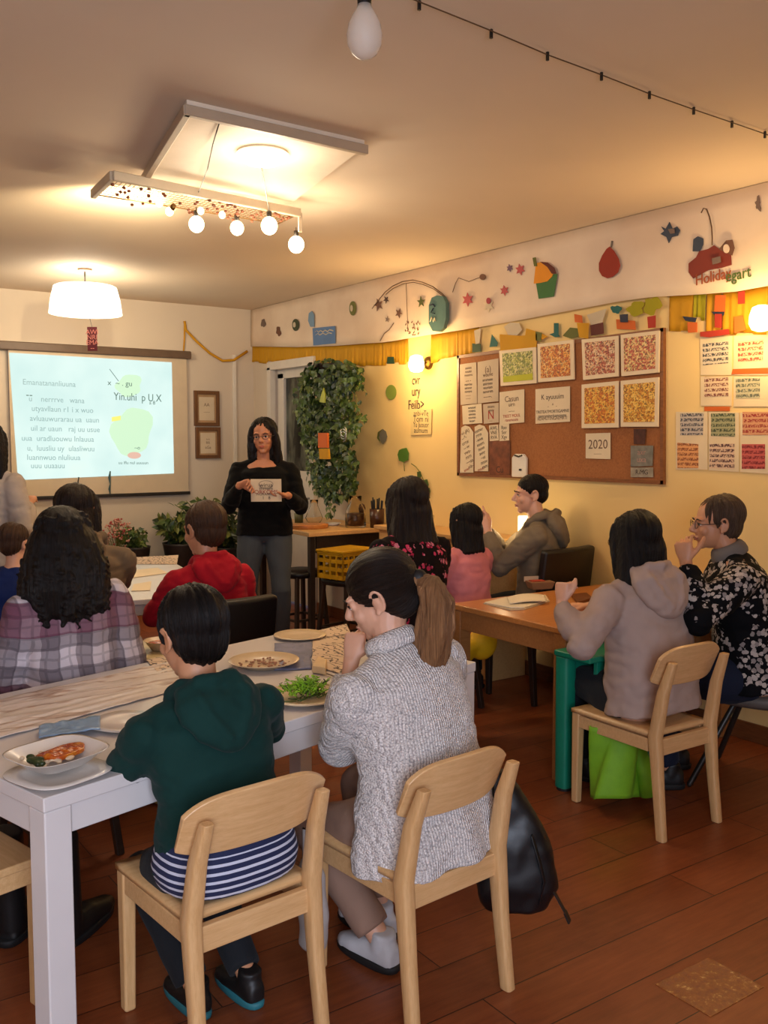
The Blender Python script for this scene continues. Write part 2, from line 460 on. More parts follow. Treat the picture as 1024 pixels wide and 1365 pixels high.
# colourful scraps of the bunting above the cork board
scraps = [('teal_tag', [(633, 458), (644, 459), (645, 469), (633, 470)], M_dgreen, 'dark green paper tag pinned where the yellow strip ends'),
 ('paper_tag', [(636, 441), (645, 438), (643, 458), (638, 459)], M_pwhite, 'narrow cream paper tag above the dark green tag'),
 ('paper_triangle', [(660, 446), (668, 457), (667, 462), (657, 463)], M_teal, 'small teal paper triangle left of the lime framed print'),
 ('lime_flag', [(671, 446), (700, 448), (721, 445), (720, 465), (672, 469)], M_crepe, 'yellow paper flag over the green mosaic print'),
 ('teal_square', [(680, 454), (693, 454), (693, 464), (680, 464)], M_teal, 'teal paper square on the yellow flag above the green mosaic print'),
 ('tissue_flag', [(676, 436), (684, 430), (696, 431), (700, 440), (692, 449), (682, 448)], M_pwhite, 'round white tissue flag above the teal square'),
 ('yellow_flag', [(706, 438), (722, 443), (735, 449), (722, 455), (704, 452)], M_crepe, 'wavy yellow paper flag above the orange mosaic print'),
 ('maroon_tag', [(719, 442), (727, 444), (726, 456), (719, 454)], M_olive, 'brown paper tag beside the wavy yellow flag'),
 ('teal_hook', [(742, 431), (748, 431), (748, 446), (750, 449), (744, 450), (736, 446), (742, 444)], M_teal, 'teal hook shaped paper cutout above the gap between two prints'),
 ('olive_flag', [(754, 448), (764, 437), (774, 438), (777, 448), (766, 452)], M_olive, 'olive green paper flag right of the teal hook cutout'),
 ('orange_tag', [(770, 419), (780, 421), (781, 431), (771, 430)], M_orange, 'small orange tag high above the middle prints'),
 ('cream_flag', [(774, 431), (790, 431), (789, 452), (777, 450)], M_crepe, 'cream yellow paper flag left of the maroon tag'),
 ('tissue_strip', [(786, 420), (812, 412), (806, 432), (792, 434)], M_pwhite, 'white tissue strip hanging below the frieze edge over the maroon tag'),
 ('maroon_flag', [(791, 434), (808, 430), (809, 445), (792, 448)], M_maroon, 'maroon paper flag above the pink mosaic print'),
 ('teal_flower', blob(826, 413, 6, 6, 3), M_teal, 'crumpled teal paper flower hung at the frieze edge'),
 ('navy_square', [(831, 420), (842, 419), (842, 430), (832, 430)], M_navy, 'dark navy paper square beside the teal paper flower'),
 ('orange_flag', [(825, 426), (850, 428), (851, 440), (826, 439)], M_orange, 'dull orange paper flag under the navy square'),
 ('lime_flower', blob(852, 412, 12, 9, 5), M_lime, 'puffed lime tissue paper flower at the frieze edge'),
 ('lime_fan', blob(874, 408, 11, 12, 9), M_lime, 'lime tissue paper fan right of the puffed flower'),
 ('orange_square', [(868, 423), (879, 421), (879, 437), (869, 438)], M_red, 'red orange paper square above the right corner of the cork board'),
 ('orange_square', [(920, 430), (933, 430), (933, 443), (921, 444)], M_orange, 'bright orange paper square at the right of the cork board'),
 ('tag_bow', [(914, 422), (933, 424), (931, 430), (918, 428)], M_navy, 'dark paper bow above the bright orange square'),
 ('orange_tag', [(958, 394), (972, 394), (971, 416), (957, 416)], M_orange, 'orange paper tag hanging above the black bow near the nearer lamp'),
 ('red_tag', [(958, 419), (967, 419), (967, 438), (958, 437)], M_red, 'narrow red orange tag hanging below the black bow'),
 ('tag_bow', [(952, 416), (970, 415), (968, 421), (957, 421)], M_navy, 'flat black paper bow between two orange tags'),
 ('red_tag', [(988, 390), (997, 388), (997, 405), (988, 406)], M_red, 'red tag right under the frieze left of the nearer lamp'),
 ('red_ribbon', [(938, 443), (956, 441), (976, 439), (977, 446), (950, 450), (938, 449)], M_red, 'wide red paper ribbon above the black lettered print'),
 ('orange_card', [(984, 423), (995, 421), (1000, 440), (984, 445)], M_orange, 'orange brown card under the nearer wall lamp'),
 ('green_tag', [(520, 476), (528, 476), (529, 485), (519, 485)], M_dgreen, 'small dark green tag on the yellow strip left of the far wall lamp'),
]
for k, (n_, pts, m_, l_) in enumerate(scraps):
    wpoly(n_, pts, m_, l_, 'paper decoration', off=.021+.003*(k % 4), group='paper cutouts of the bunting')

# ------------------------------------------------------------------ decorations on the frieze
def fdec(name, pts, m, label, extra=0.0, th=.004, parent=None, cat='decoration'):
    P = [onx(*q) for q in pts]; c = sum((p for p in P), V())/len(P); off = foff(c.y, c.z)+extra+.004
    P = [V((XW-off, p.y, p.z)) for p in P]
    b = MB(); b.prism(P, (-1, 0, 0), th); o = b.build(name, m, parent)
    if label: tag(o, label, cat)
    return o
def fline(name, pts, m, label, r=.003, parent=None, extra=.006, cat='decoration'):
    P = [onx(*q) for q in pts]; P = [V((XW-foff(p.y, p.z)-extra, p.y, p.z)) for p in P]
    b = MB(); b.tube(P, r, 6); o = b.build(name, m, parent, smooth=True)
    if label: tag(o, label, cat)
    return o
C_ = lambda n, c: paper(n, c)
drop = [(820, 330), (826, 336), (832, 346), (834, 355), (831, 364), (824, 370), (817, 372), (810, 369), (806, 362), (806, 352), (810, 342), (816, 333)]
o = fdec('red_drop', drop, C_('brick red card', rgb(150, 42, 20)), 'large brick red teardrop cutout on the paper band', .01)
fline('hanger', [(820, 331), (821.5, 322)], C_('grey card', rgb(110, 100, 90)), None, .006, o)
o = fdec('flower_pot', [(720, 369), (750, 366), (745, 396), (725, 399)], C_('pot green', rgb(60, 110, 56)), 'green paper pot holding an orange fruit cutout', .006)
fdec('fruit', [(722, 352), (730, 350), (740, 353), (747, 361), (743, 370), (737, 376), (728, 378), (719, 379)], C_('fruit orange', rgb(222, 142, 24)), None, .012, parent=o)
fdec('fruit_rim', [(728, 350), (738, 351), (747, 358), (750, 366), (744, 366), (738, 357)], M_maroon, None, .018, parent=o)
fdec('leaf', [(718, 345), (722, 344), (724, 356), (720, 356)], M_olive, None, .018, parent=o)
o = fdec('blue_mask', [(594, 395), (602, 396), (606, 405), (606, 425), (603, 438), (597, 443), (588, 442), (583, 432), (583, 408), (587, 398)], mat('mask grey green', rgb(70, 104, 98), .5), 'grey green oval carved mask standing off the paper band', .02, .03, cat='mask')
fline('eye', [(586, 408), (590, 407), (592, 410)], M_navy, None, .005, o, .06)
fline('mouth', [(586, 430), (588, 424), (590, 430), (592, 424), (593, 429)], M_pwhite, None, .004, o, .06)
fline('nose', [(590, 412), (587, 418), (592, 419)], M_navy, None, .004, o, .06)
arc = [(503, 412), (512, 400), (520, 390), (530, 382), (543, 376), (557, 374), (570, 377), (584, 383), (596, 392), (601, 397)]
wire = mat('dark wire', rgb(90, 62, 40), .5)
o = fline('wire_arch', arc, wire, 'thin double wire arch hung over the paper band by the mask', .0035, None, .02)
fline('second_wire', [(x+1, y+3) for x, y in arc[2:]], wire, None, .003, o, .02)
for k, (x, y, s_, c_, l_) in enumerate([(510, 407, 5, 'brown', 'small brown paper leaf at the left foot of the wire arch'), (520, 400, 3, 'dark', 'tiny dark paper bird under the wire arch'), (537, 418, 4, 'brown', 'brown paper star under the wire arch'), (522, 426, 2.5, 'grey', 'tiny grey paper bead left below the wire arch'), (567, 403, 4.5, 'olive', 'olive paper star beside the carved mask')]):
    col = {'brown': rgb(110, 74, 56), 'dark': rgb(70, 50, 44), 'grey': rgb(120, 100, 90), 'olive': rgb(84, 88, 40)}[c_]
    o = fdec('paper_star', [(x+s_*(1.25 if q % 2 else .5)*math.cos(q*math.pi/5+k), y+1.4*s_*(1.25 if q % 2 else .5)*math.sin(q*math.pi/5+k)) for q in range(10)], C_('deco '+c_, col), l_, .004)
fline('arch_stem', [(546, 378), (547, 400), (549, 440)], wire, 'thin dark stem hanging from the middle of the wire arch', .002)
rnd = random.Random(4); o = MB()
for k in range(26):
    x, y = 555+rnd.uniform(-10, 10), 437+rnd.uniform(-9, 12); q = onx(x, y)
    o.box((XW-foff(q.y, q.z)-.006, q.y, q.z), (.003, .018, .007), Matrix.Rotation(rnd.uniform(0, 3), 3, 'X'))
tag(o.build('bead_cluster', C_('deco brown', rgb(110, 74, 56))), 'round cluster of small brown beads on the paper band above the far wall lamp', 'decoration')
fline('twig', [(513, 455), (518, 445), (524, 440), (530, 431)], wire, 'thin dotted brown twig on the paper band left of the bead cluster', .003)
o = fdec('blue_sign', [(423, 438), (453, 435), (453.5, 458), (424, 461)], C_('sign blue', rgb(92, 124, 168)), 'blue paper sign with white lettering on the paper band', .004, cat='sign')
fline('lettering', [(426, 443), (429, 441), (431, 443.5), (434, 441), (437, 443), (440, 440.5), (443, 442.5), (446, 440), (451, 441.5)], M_pwhite, None, .006, o, .012)
fline('lettering', [(427, 447), (430, 445), (433, 447), (437, 444.5), (441, 446.5), (445, 444), (449, 445)], M_pwhite, None, .005, o, .012)
fdec('blue_figure', [(417, 418), (421, 415), (424, 420), (424, 436), (419, 436), (416, 428)], C_('pale blue card', rgb(120, 150, 176)), 'pale blue paper figure standing on the left of the blue sign', .006)
def ringdec(name, cx, cy, rx, ry, m, label):
    o = fdec(name, oval(cx, cy, rx, ry), m, label, .004)
    fdec('centre', oval(cx-rx*.15, cy, rx*.4, ry*.45), M_pwhite, None, .012, parent=o)
ringdec('green_ring', 475.5, 411.5, 4.5, 9.5, C_('ring olive', rgb(104, 108, 50)), 'olive green oval ring cutout on the paper band above the ivy')
ringdec('green_ring', 399, 433.5, 4.5, 8, C_('ring dark', rgb(64, 72, 44)), 'dark green oval cutout left of the blue paper figure')
fdec('brown_leaf', blob(375.5, 442, 3, 6, 2), C_('deco brown', rgb(110, 74, 56)), 'small brown leaf cutout nearest the far corner on the paper band')
fdec('grey_leaf', blob(355, 431, 2.5, 6, 8), C_('deco grey', rgb(130, 112, 98)), 'small grey leaf cutout beside the far corner of the room')
M_pink = C_('pink card', rgb(184, 84, 84)); M_rose = C_('rose card', rgb(160, 62, 72)); M_lil = C_('lilac card', rgb(110, 84, 110))
def flower(x, y, s_, m, label, seed, m2=None):
    o = fdec('paper_flower', [(x+s_*(1.1 if q % 2 else .55)*math.cos(q*math.pi/6+seed), y+1.2*s_*(1.1 if q % 2 else .55)*math.sin(q*math.pi/6+seed)) for q in range(12)], m, label, .004)
    if m2: fdec('bud', oval(x+1, y-s_*.9, s_*.4, s_*.6), m2, None, .01, parent=o)
flower(629, 400, 7, M_pink, 'pink paper flower just right of the carved mask', 1)
flower(657, 408, 7, M_pwhite, 'white paper flower with a rose bud on the paper band', 2, M_rose)
flower(678, 388, 5.5, M_pink, 'small pink paper flower above the white one', 3)
flower(685, 358, 4, M_lil, 'small lilac paper flower near the ceiling left of the pot', 4)
flower(699, 360, 6, M_pink, 'pink paper flower near the ceiling beside the lilac one', 5)
o = fline('drawn_garland', [(608, 390), (612, 378), (616, 371), (630, 376), (640, 372), (650, 369)], wire, 'thin brown garland above the pink paper flower', .0025)
fdec('garland_bud', oval(650, 370, 4, 4), C_('deco brown', rgb(110, 74, 56)), None, .01, parent=o)
M_bird = C_('slate blue card', rgb(56, 66, 84))
o = fdec('blue_bird', [(887, 303), (893, 306), (898, 297), (902, 306), (908, 303), (912, 308), (909, 315), (901, 317), (897, 325), (894, 317), (886, 313), (891, 309)], M_bird, 'slate blue bird shaped cutout right of the red teardrop')
fdec('bird_wing', [(898, 307), (906, 306), (907, 312), (901, 313)], C_('deco grey', rgb(130, 112, 98)), None, .012, parent=o)
o = fdec('paper_ship', [(924, 352), (934, 344), (938, 336), (950, 333), (958, 328), (968, 335), (980, 337), (981, 354), (968, 358), (950, 361), (930, 372), (924, 364)], C_('ship red', rgb(126, 44, 30)), 'dark red paper boat cutout with figures on the paper band')
fdec('sail', [(966, 334), (976, 322), (984, 321), (987, 332), (984, 342), (976, 338)], C_('deco brown', rgb(110, 74, 56)), None, .012, parent=o)
fdec('sail_gap', oval(977, 333, 4, 6), M_frieze, None, .018, parent=o)
fdec('window_patch', [(957, 346), (968, 343), (969, 351), (958, 354)], C_('deco grey', rgb(130, 112, 98)), None, .012, parent=o)
fline('mast', [(956, 328), (956, 318), (955, 304), (952, 290), (948, 280), (944, 279), (941, 285)], wire, None, .0035, o, .012)
fdec('crew_figure', [(929, 336), (930, 320), (936, 316), (943, 319), (943, 327), (938, 336)], M_bird, 'slate blue hooded figure cutout above the paper boat')
for nm, x0, w_, y_, m_, l_, txt in (('letter_cutouts', 957, 27, 370, C_('letters brown', rgb(150, 70, 30)), 'row of brown cut paper letters under the paper boat', 'Holiday'), ('letter_cutouts', 991, 17, 367, C_('letters green', rgb(70, 96, 30)), 'row of green cut paper letters right of the boat', 'egart')):
    q = onx(x0, y_); q2 = onx(x0+w_/2, y_)
    M4 = Matrix.Translation((XW-foff(q.y, q.z)-.008, q.y, q.z)) @ Matrix(((0, 0, -1, 0), (-1, 0, 0, 0), (0, 1, 0, 0), (0, 0, 0, 1))) @ Matrix.Rotation(R(3), 4, 'Z')
    tag(text_obj(nm, txt, .085, m_, None, M4, .002, squash=.85), l_, 'lettering')
fdec('grey_star', blob(1016, 273, 4, 7, 6, rough=.7), C_('deco grey', rgb(130, 112, 98)), 'grey ragged star cutout near the ceiling at the right edge')
# thin festoon wire on the ceiling with its clips
P = [onz(x, y, ZC-.012) for x, y in ((548, -2), (650, 39), (730, 73), (800, 99), (866, 125), (925, 146), (975, 163), (1030, 182))]
w = thing('festoon_wire', 'thin dark wire with small clips strung across the ceiling', 'wire')
b = MB(); b.tube(P, .0022, 6); b.build('cable', wire, w)
for x, y in ((559, 5), (655, 43), (730, 73), (802, 100), (866, 125), (925, 146), (976, 164), (1020, 178)):
    q = onz(x, y, ZC-.012); b = MB(); b.box(q+V((0, 0, -.005)), (.008, .008, .028)); b.build('clip', mat('black plastic', rgb(22, 20, 20), .4), w)
# yellow streamer swag on the back wall and coloured scraps
P = [ony(246, 428, YB-.02), ony(248, 440, YB-.02), ony(262, 455, YB-.03), ony(280, 471, YB-.03), ony(297, 481, YB-.03), ony(312, 480, YB-.03), ony(330, 468, YB-.03)]
b = MB(); b.tube([p for p in P], .013, 6, flat=.4); sw = b.build('yellow_streamer', M_crepe, smooth=True)
tag(sw, 'twisted yellow crepe streamer draped from the screen corner to the room corner', 'streamer')
b = MB(); b.tube([ony(246, 434, YB-.02), ony(246, 452, YB-.02), ony(244, 476, YB-.02)], .008, 6, flat=.4); b.build('streamer_tail', M_crepe, sw, smooth=True)
# ================================================================== PROJECTION SCREEN (back wall)
def bw(px, py, off=0.02): return ony(px, py, YB-off)
TXT_BACK = Matrix(((1, 0, 0, 0), (0, 0, -1, 0), (0, 1, 0, 0), (0, 0, 0, 1)))      # faces -Y
TXT_RIGHT = Matrix(((0, 0, -1, 0), (-1, 0, 0, 0), (0, 1, 0, 0), (0, 0, 0, 1)))    # faces -X
S = thing('projection_screen', 'pull-down projection screen showing a pale slide with handwriting on the back wall', 'projection screen', bw(128, 560, .0))
def sl(px, py, off): p = bw(px, py, off); return p-V(S.location)
a, c = bw(10, 478), bw(250, 655)
x0, x1, z0, z1 = a.x, c.x, c.z, bw(8, 464).z
cx_, cz_ = (x0+x1)/2-S.location.x, (z0+z1)/2-S.location.z
sx_, sz_ = x1-x0, z1-z0
b = MB(); b.box((cx_, -.045, cz_), (sx_, .004, sz_)); b.build('screen_fabric', mat('screen fabric', rgb(206, 188, 160), .8, .03), S)
b = MB(); b.box((cx_-.02, -.045, sz_/2+cz_+.02), (sx_+.12, .07, .075)); b.build('screen_housing', mat('screen housing', rgb(96, 76, 60), .5), S, bevel=.01)
b = MB(); b.box((cx_, -.045, cz_-sz_/2-.012), (sx_+.03, .03, .03)); b.build('bottom_bar', mat('screen bar', rgb(30, 24, 22), .5), S, bevel=.006)
def m_slide():
    t = NT('projected slide'); v = t.coord()
    n = t.noise(v, 1.6, 3); c = t.ramp(n, [(.35, rgb(196, 226, 222)), (.6, rgb(214, 238, 232)), (.8, rgb(222, 240, 226))])
    t.base((.02, .02, .02, 1)); t.link(c, t.b.inputs['Emission Color']); t.b.inputs['Emission Strength'].default_value = SLIDE_E
    t.rough(.8); return t.m
SLIDE_E = .86
M_slide = m_slide()
def emis(name, c, e):
    if name in _m: return _m[name]
    t = NT(name); t.base((.02, .02, .02, 1)); t.b.inputs['Emission Color'].default_value = c; t.b.inputs['Emission Strength'].default_value = e; _m[name] = t.m; return t.m
sp = [sl(12, 470, .05), sl(229, 483, .05), sl(232, 631, .05), sl(24, 640, .05)]
b = MB(); b.prism(sp, (0, 1, 0), .002); sd = b.build('slide', M_slide, S)
g_ = MB(); g_.prism([sl(x, y, .0535) for x, y in blob(176, 575, 27, 32, 12, 24, .18)], (0, 1, 0), .001); g_.build('green_figure', emis('slide green', rgb(204, 238, 202), SLIDE_E*.96), S)
g_ = MB(); g_.prism([sl(x, y, .0535) for x, y in blob(172, 514, 18, 14, 5, 24, .2)], (0, 1, 0), .001); g_.build('green_figure', emis('slide green', rgb(204, 238, 202), SLIDE_E*.96), S)
g_ = MB(); g_.prism([sl(x, y, .0545) for x, y in ((149, 556), (161, 554), (161, 560), (149, 562))], (0, 1, 0), .001); g_.build('yellow_mark', emis('slide yellow', rgb(236, 232, 120), SLIDE_E), S)
g_ = MB(); g_.prism([sl(x, y, .0545) for x, y in oval(179, 607, 9, 4.5)], (0, 1, 0), .001); g_.build('red_stamp', emis('slide red', rgb(220, 178, 160), SLIDE_E), S)
ink = emis('slide ink', rgb(150, 186, 184), SLIDE_E*.8); inkd = emis('slide dark ink', rgb(88, 128, 116), SLIDE_E*.7)
def stext(px, py, body, size, m, w=1.0):
    p = sl(px, py, .055); text_obj('slide_text', body, size, m, S, Matrix.Translation(p) @ TXT_BACK @ Matrix.Rotation(R(-1.0), 4, 'Z'), .0003, w)
for x, y, s_ in ((66, 511, 'Emanatananliuuna'), (76, 533, 'u    nerrrve   wana'), (84, 546, 'utyavllaun r1 i x wuo'), (87, 559, 'avluauwurarau ua  uaun'), (88, 572, 'uil ar uaun   raj uu usue'), (78, 585, 'uua  uradluouwu Inlauua'), (82, 598, 'u,  luusliu uy  ulasliwuu'), (72, 610, 'Iuannwuo nluliuua'), (64, 621, 'uuu uuaauu')):
    stext(x, y, s_, .070, ink, .92)
stext(39, 526, '--', .09, inkd); stext(184, 530, 'Yin.uhi  p U X', .10, inkd, .8); stext(160, 511, 'x  ~ . gu', .07, inkd); stext(203, 537, 'a 8', .05, inkd); stext(178, 617, 'uu lflu nul uuuuun', .04, inkd); stext(183, 597, '~o', .05, inkd)
def sline(pts, r, m, nm='drawn_line', off=.056):
    b = MB(); b.tube([sl(x, y, off) for x, y in pts], r, 5); b.build(nm, m, S)
sline([(146, 492), (152, 500), (158, 508)], .003, inkd)
b = MB(); b.tube([sl(105, 636, .06), sl(104, 643, .06), sl(107, 650, .062), sl(113, 652, .06)], .006, 6); b.build('pull_hook', mat('dark metal', rgb(40, 34, 30), .4), S, smooth=True)
cd = MB(); P = [sl(147, 628, .075), sl(146, 636, .075), sl(147, 645, .075), sl(146, 652, .075), sl(147, 660, .075)]; cd.tube(P, [.006, .012, .005, .011, .003], 8)
cdo = cd.build('pull_cord', mat('teal cord', rgb(44, 80, 84), .5), S, smooth=True)

# two framed certificates
fw = wood('frame brown wood', rgb(92, 60, 34), rgb(122, 82, 48), axis=2)
def frame_back(pts, label, lines):
    P = [bw(*q, .0) for q in pts]; xa = (P[0].x+P[3].x)/2; xb = (P[1].x+P[2].x)/2; za = (P[2].z+P[3].z)/2; zb = (P[0].z+P[1].z)/2
    w, h = xb-xa, zb-za; T = thing('picture_frame', label, 'picture frame', ((xa+xb)/2, YB-.0, (za+zb)/2), 0, 'framed certificates by the door')
    b = MB(); f = .034
    for x in (-w/2+f/2, w/2-f/2): b.box((x, -.014, 0), (f, .028, h))
    for z in (-h/2+f/2, h/2-f/2): b.box((0, -.014, z), (w-2*f+.002, .028, f))
    b.build('frame', fw, T, bevel=.003)
    b = MB(); b.box((0, -.006, 0), (w-2*f+.004, .006, h-2*f+.004)); b.build('mat_board', mat('mat board tan', rgb(176, 140, 100), .8), T)
    b = MB(); b.box((0, -.011, -.003), (w*.60, .003, h*.66)); b.build('certificate', paper('certificate paper', rgb(214, 196, 166)), T)
    for z, s_, sz in lines: text_obj('certificate_text', s_, sz, mat('print ink', rgb(110, 84, 66), .8), T, Matrix.Translation((0, -.0135, z*h)) @ TXT_BACK, .0003)
    return T
frame_back([(257, 521), (291, 521), (292, 568), (259, 568)], 'upper brown framed certificate on the wall right of the screen', [(.10, 'AA', .045), (-.1, '-------', .03)])
frame_back([(259, 570), (292, 569), (294, 611), (261, 611)], 'lower brown framed certificate with red stamp right of the screen', [(.12, 'a-a', .03), (.0, 'RR', .035), (-.15, 'aGa', .04)])

# ================================================================== CORK BOARD AND PRINTS (right wall)
def rect_from(pts, off):
    P = [onx(*q) for q in pts]; P = [V((XW-off, p.y, p.z)) for p in P]; return P
t = NT('cork'); v = t.coord(); n = t.noise(v, 90, 4, .7); n2 = t.noise(v, 3, 2)
t.base(t.mix(.3, t.ramp(n, [(.35, rgb(140, 84, 44)), (.65, rgb(166, 106, 60))]), t.ramp(n2, [(.3, rgb(140, 84, 44)), (.7, rgb(160, 102, 58))]))); t.rough(.9); t.bump(n, .2, .003); M_cork = t.m
BP = [onx(*q) for q in ((614, 476), (886, 440), (886, 643), (614, 632))]
by0, by1 = (BP[1].y+BP[2].y)/2, (BP[0].y+BP[3].y)/2; bz0, bz1 = BP[2].z, BP[1].z
# keep the photo's slight tilt by using the mean heights of both ends
bzl = BP[3].z
CB = thing('cork_board', 'wide brown cork notice board on the yellow wall', 'notice board', (XW, (by0+by1)/2, (bz0+bz1)/2))
hw, hh = (by1-by0)/2, (bz1-bz0)/2
def cbx(p, off): return V((-off, p.y-CB.location.y, p.z-CB.location.z))
b = MB(); b.prism([cbx(p, .004) for p in BP], (-1, 0, 0), .014); b.build('cork_panel', M_cork, CB)
fm = wood('board frame wood', rgb(112, 66, 36), rgb(146, 92, 52), axis=1)
b = MB(); q = [cbx(p, .013) for p in BP]
for i in range(4): b.bar(q[i]+(q[i]-q[(i+1) % 4]).normalized()*.011, q[(i+1) % 4]+(q[(i+1) % 4]-q[i]).normalized()*.011, .022, .024, up=(1, 0, 0))
b.build('board_frame', fm, CB)

def m_mosaic(name, cols, scale, dark, lvl=.5):
    if name in _m: return _m[name]
    t = NT(name); v = t.coord(); vo = t.voro(v, scale); nz = t.noise(v, scale*1.25, 3, .6)
    h = t.add('ShaderNodeSeparateColor'); t.link(vo.outputs['Color'], h.inputs['Color'])
    k = len(cols); c = t.ramp(h.outputs[0], [((i+.0)/k, col) for i, col in enumerate(cols)], 'CONSTANT')
    msk = t.ramp(nz, [(lvl-.03, (1, 1, 1, 1)), (lvl+.03, (0, 0, 0, 1))])
    t.base(t.mix(t.math('MULTIPLY', msk, .85), c, dark)); t.rough(.42); _m[name] = t.m; return t.m
W_ = rgb(226, 206, 170)
MZ = {
 'lime': m_mosaic('mosaic lime', [rgb(150, 150, 50), rgb(190, 186, 90), rgb(120, 130, 40), rgb(210, 200, 130)], 84, rgb(70, 76, 20), .46),
 'orange': m_mosaic('mosaic orange', [rgb(206, 120, 40), rgb(228, 160, 70), rgb(190, 96, 36), rgb(232, 190, 120)], 84, rgb(96, 44, 24), .45),
 'pink': m_mosaic('mosaic pink', [rgb(214, 150, 110), rgb(228, 196, 160), rgb(180, 90, 70), rgb(222, 180, 130)], 84, rgb(96, 44, 40), .47),
 'rosegold': m_mosaic('mosaic rose gold', [rgb(226, 186, 120), rgb(212, 140, 96), rgb(190, 90, 70), rgb(232, 206, 140)], 84, rgb(92, 52, 34), .46),
 'amber': m_mosaic('mosaic amber', [rgb(214, 140, 40), rgb(230, 172, 66), rgb(200, 110, 40), rgb(232, 190, 90)], 84, rgb(110, 62, 24), .45),
 'gold': m_mosaic('mosaic gold', [rgb(218, 160, 60), rgb(236, 196, 100), rgb(196, 128, 44), rgb(230, 180, 70)], 84, rgb(98, 60, 26), .45)}
def print_framed(pts, mz, label, strip=None, group='mosaic prints on the cork board'):
    P = [onx(*q) for q in pts]; ctr = sum(P, V())/4
    T = thing('mosaic_print', label, 'print', (XW, ctr.y, ctr.z), 0, group)
    def L(p, off): return V((-off, p.y-ctr.y, p.z-ctr.z))
    b = MB(); b.prism([L(p, .0265) for p in P], (-1, 0, 0), .012); b.build('white_mount', mat('print mount', rgb(226, 206, 172), .6, .04), T, bevel=.002)
    lerp = lambda u, v: (P[0]*(1-u)+P[1]*u)*(1-v)+(P[3]*(1-u)+P[2]*u)*v
    I = [lerp(.09, .09), lerp(.91, .09), lerp(.91, .90), lerp(.09, .90)]
    b = MB(); b.prism([L(p, .0385) for p in I], (-1, 0, 0), .002); b.build('mosaic_picture', MZ[mz], T)
    if strip:
        I = [lerp(.09, .74), lerp(.91, .72), lerp(.91, .90), lerp(.09, .90)]
        b = MB(); b.prism([L(p, .041) for p in I], (-1, 0, 0), .001); b.build('colour_strip', strip, T)
    return T
print_framed([(671, 468), (720, 463), (721, 511), (673, 515)], 'lime', 'lime green mosaic print with plain lime foot strip, left end of the top row', paper('lime strip', rgb(186, 186, 40)))
print_framed([(722, 459), (770, 453), (771, 506), (723, 510)], 'orange', 'deep orange mosaic print right of the lime one')
print_framed([(781, 453), (830, 448), (830, 502), (783, 507)], 'pink', 'dark speckled pink mosaic print, third in the top row')
print_framed([(833, 447), (885, 441), (884, 497), (834, 502)], 'rosegold', 'rose and gold mosaic print in the top right corner of the board')
print_framed([(781, 513), (830, 508), (830, 570), (781, 571)], 'amber', 'amber mosaic print under the dark pink one')
print_framed([(833, 508), (884, 503), (883, 569), (833, 569)], 'gold', 'pale gold mosaic print under the rose and gold one')
M_ink = mat('print ink', rgb(110, 84, 66), .8); M_inkd = mat('dark ink', rgb(66, 50, 44), .8); M_inkr = mat('red ink', rgb(160, 50, 40), .8)
M_sheet = paper('pinned sheet', rgb(222, 204, 172)); M_sheetg = paper('greyish sheet', rgb(196, 176, 150))
def sheet(pts, label, lines, off=.026, m=None, group='notes pinned on the cork board', name='pinned_note', th=.0015, inkm=None):
    """pts TL TR BR BL; lines: (v, text, size, ink)"""
    P = [onx(*q) for q in pts]; ctr = sum(P, V())/len(P)
    T = thing(name, label, 'note', (XW, ctr.y, ctr.z), 0, group)
    b = MB(); b.prism([V((-off, p.y-ctr.y, p.z-ctr.z)) for p in P], (-1, 0, 0), th); b.build('sheet', m or M_sheet, T)
    zt = (P[0].z+P[1].z)/2; zb = (P[-1].z+P[-2].z)/2; rot = math.atan2(P[1].z-P[0].z, P[0].y-P[1].y)
    for v_, s_, sz, ik in lines:
        wmax = .84*(P[0].y-P[1].y if len(P) == 4 else P[0].y-P[3].y); nl = max(len(l_) for l_ in s_.split('\n')); sz2 = sz*.8; sq = min(1.0, wmax/(nl*sz2*.52))
        text_obj('writing', s_, sz2, ik, T, Matrix.Translation((-off-th-.0005, 0, zt+(zb-zt)*v_-ctr.z)) @ TXT_RIGHT @ Matrix.Rotation(rot, 4, 'Z'), .0003, squash=sq)
    return T
rl = random.Random(11)
def scrib(n): return ''.join(rl.choice('aceimnorsuvwxz  tlhd') for _ in range(n))
sheet([(617, 486), (639, 483), (640, 538), (618, 540)], 'grey printed sheet in the top left corner of the cork board', [(.2, 'aaeiun\nnuuian\nmuaoru', .035, M_ink), (.42, '--- -', .05, M_inkd), (.6, 'mavrnu\nuimnur\nnovane', .035, M_inkd), (.82, '--------\n-------', .03, M_ink)], m=M_sheetg)
sheet([(641, 483), (669, 478), (669, 535), (641, 538)], 'grey printed sheet with a round emblem near the lime print', [(.22, '(a)', .08, M_ink), (.34, 'wuuve', .05, M_ink), (.6, 'nrumeau\nanirmeu\nveuriam\nnavurem', .038, M_inkd), (.86, '-------.', .045, M_inkd)], .0285, m=M_sheetg)
sheet([(620, 541), (646, 538), (647, 564), (621, 566)], 'small lined note on the left edge of the board', [(.5, 'wmuuei\nrmvava\nuimnea\nnaurmu\nveuari', .033, M_inkd)])
sheet([(648, 539), (669, 537), (669, 563), (649, 565)], 'small note with a red scribble beside the lined note', [(.25, 'muaru\nuniev', .035, M_ink), (.6, 'N', .11, M_inkr), (.88, '----', .03, M_ink)], m=M_sheetg)
sheet([(619, 570), (624, 567), (630, 569), (635, 576), (635, 630), (617, 630)], 'tall narrow tag shaped list at the bottom left of the board', [(.1, '(A)', .05, M_ink), (.5, '\n'.join(['~vi-u', '--^-', 'urnx', '---w', 'vwa-', 'mrn', '~~aa', 'via-']), .05, M_ink), (.93, 'anwr', .04, M_inkr)])
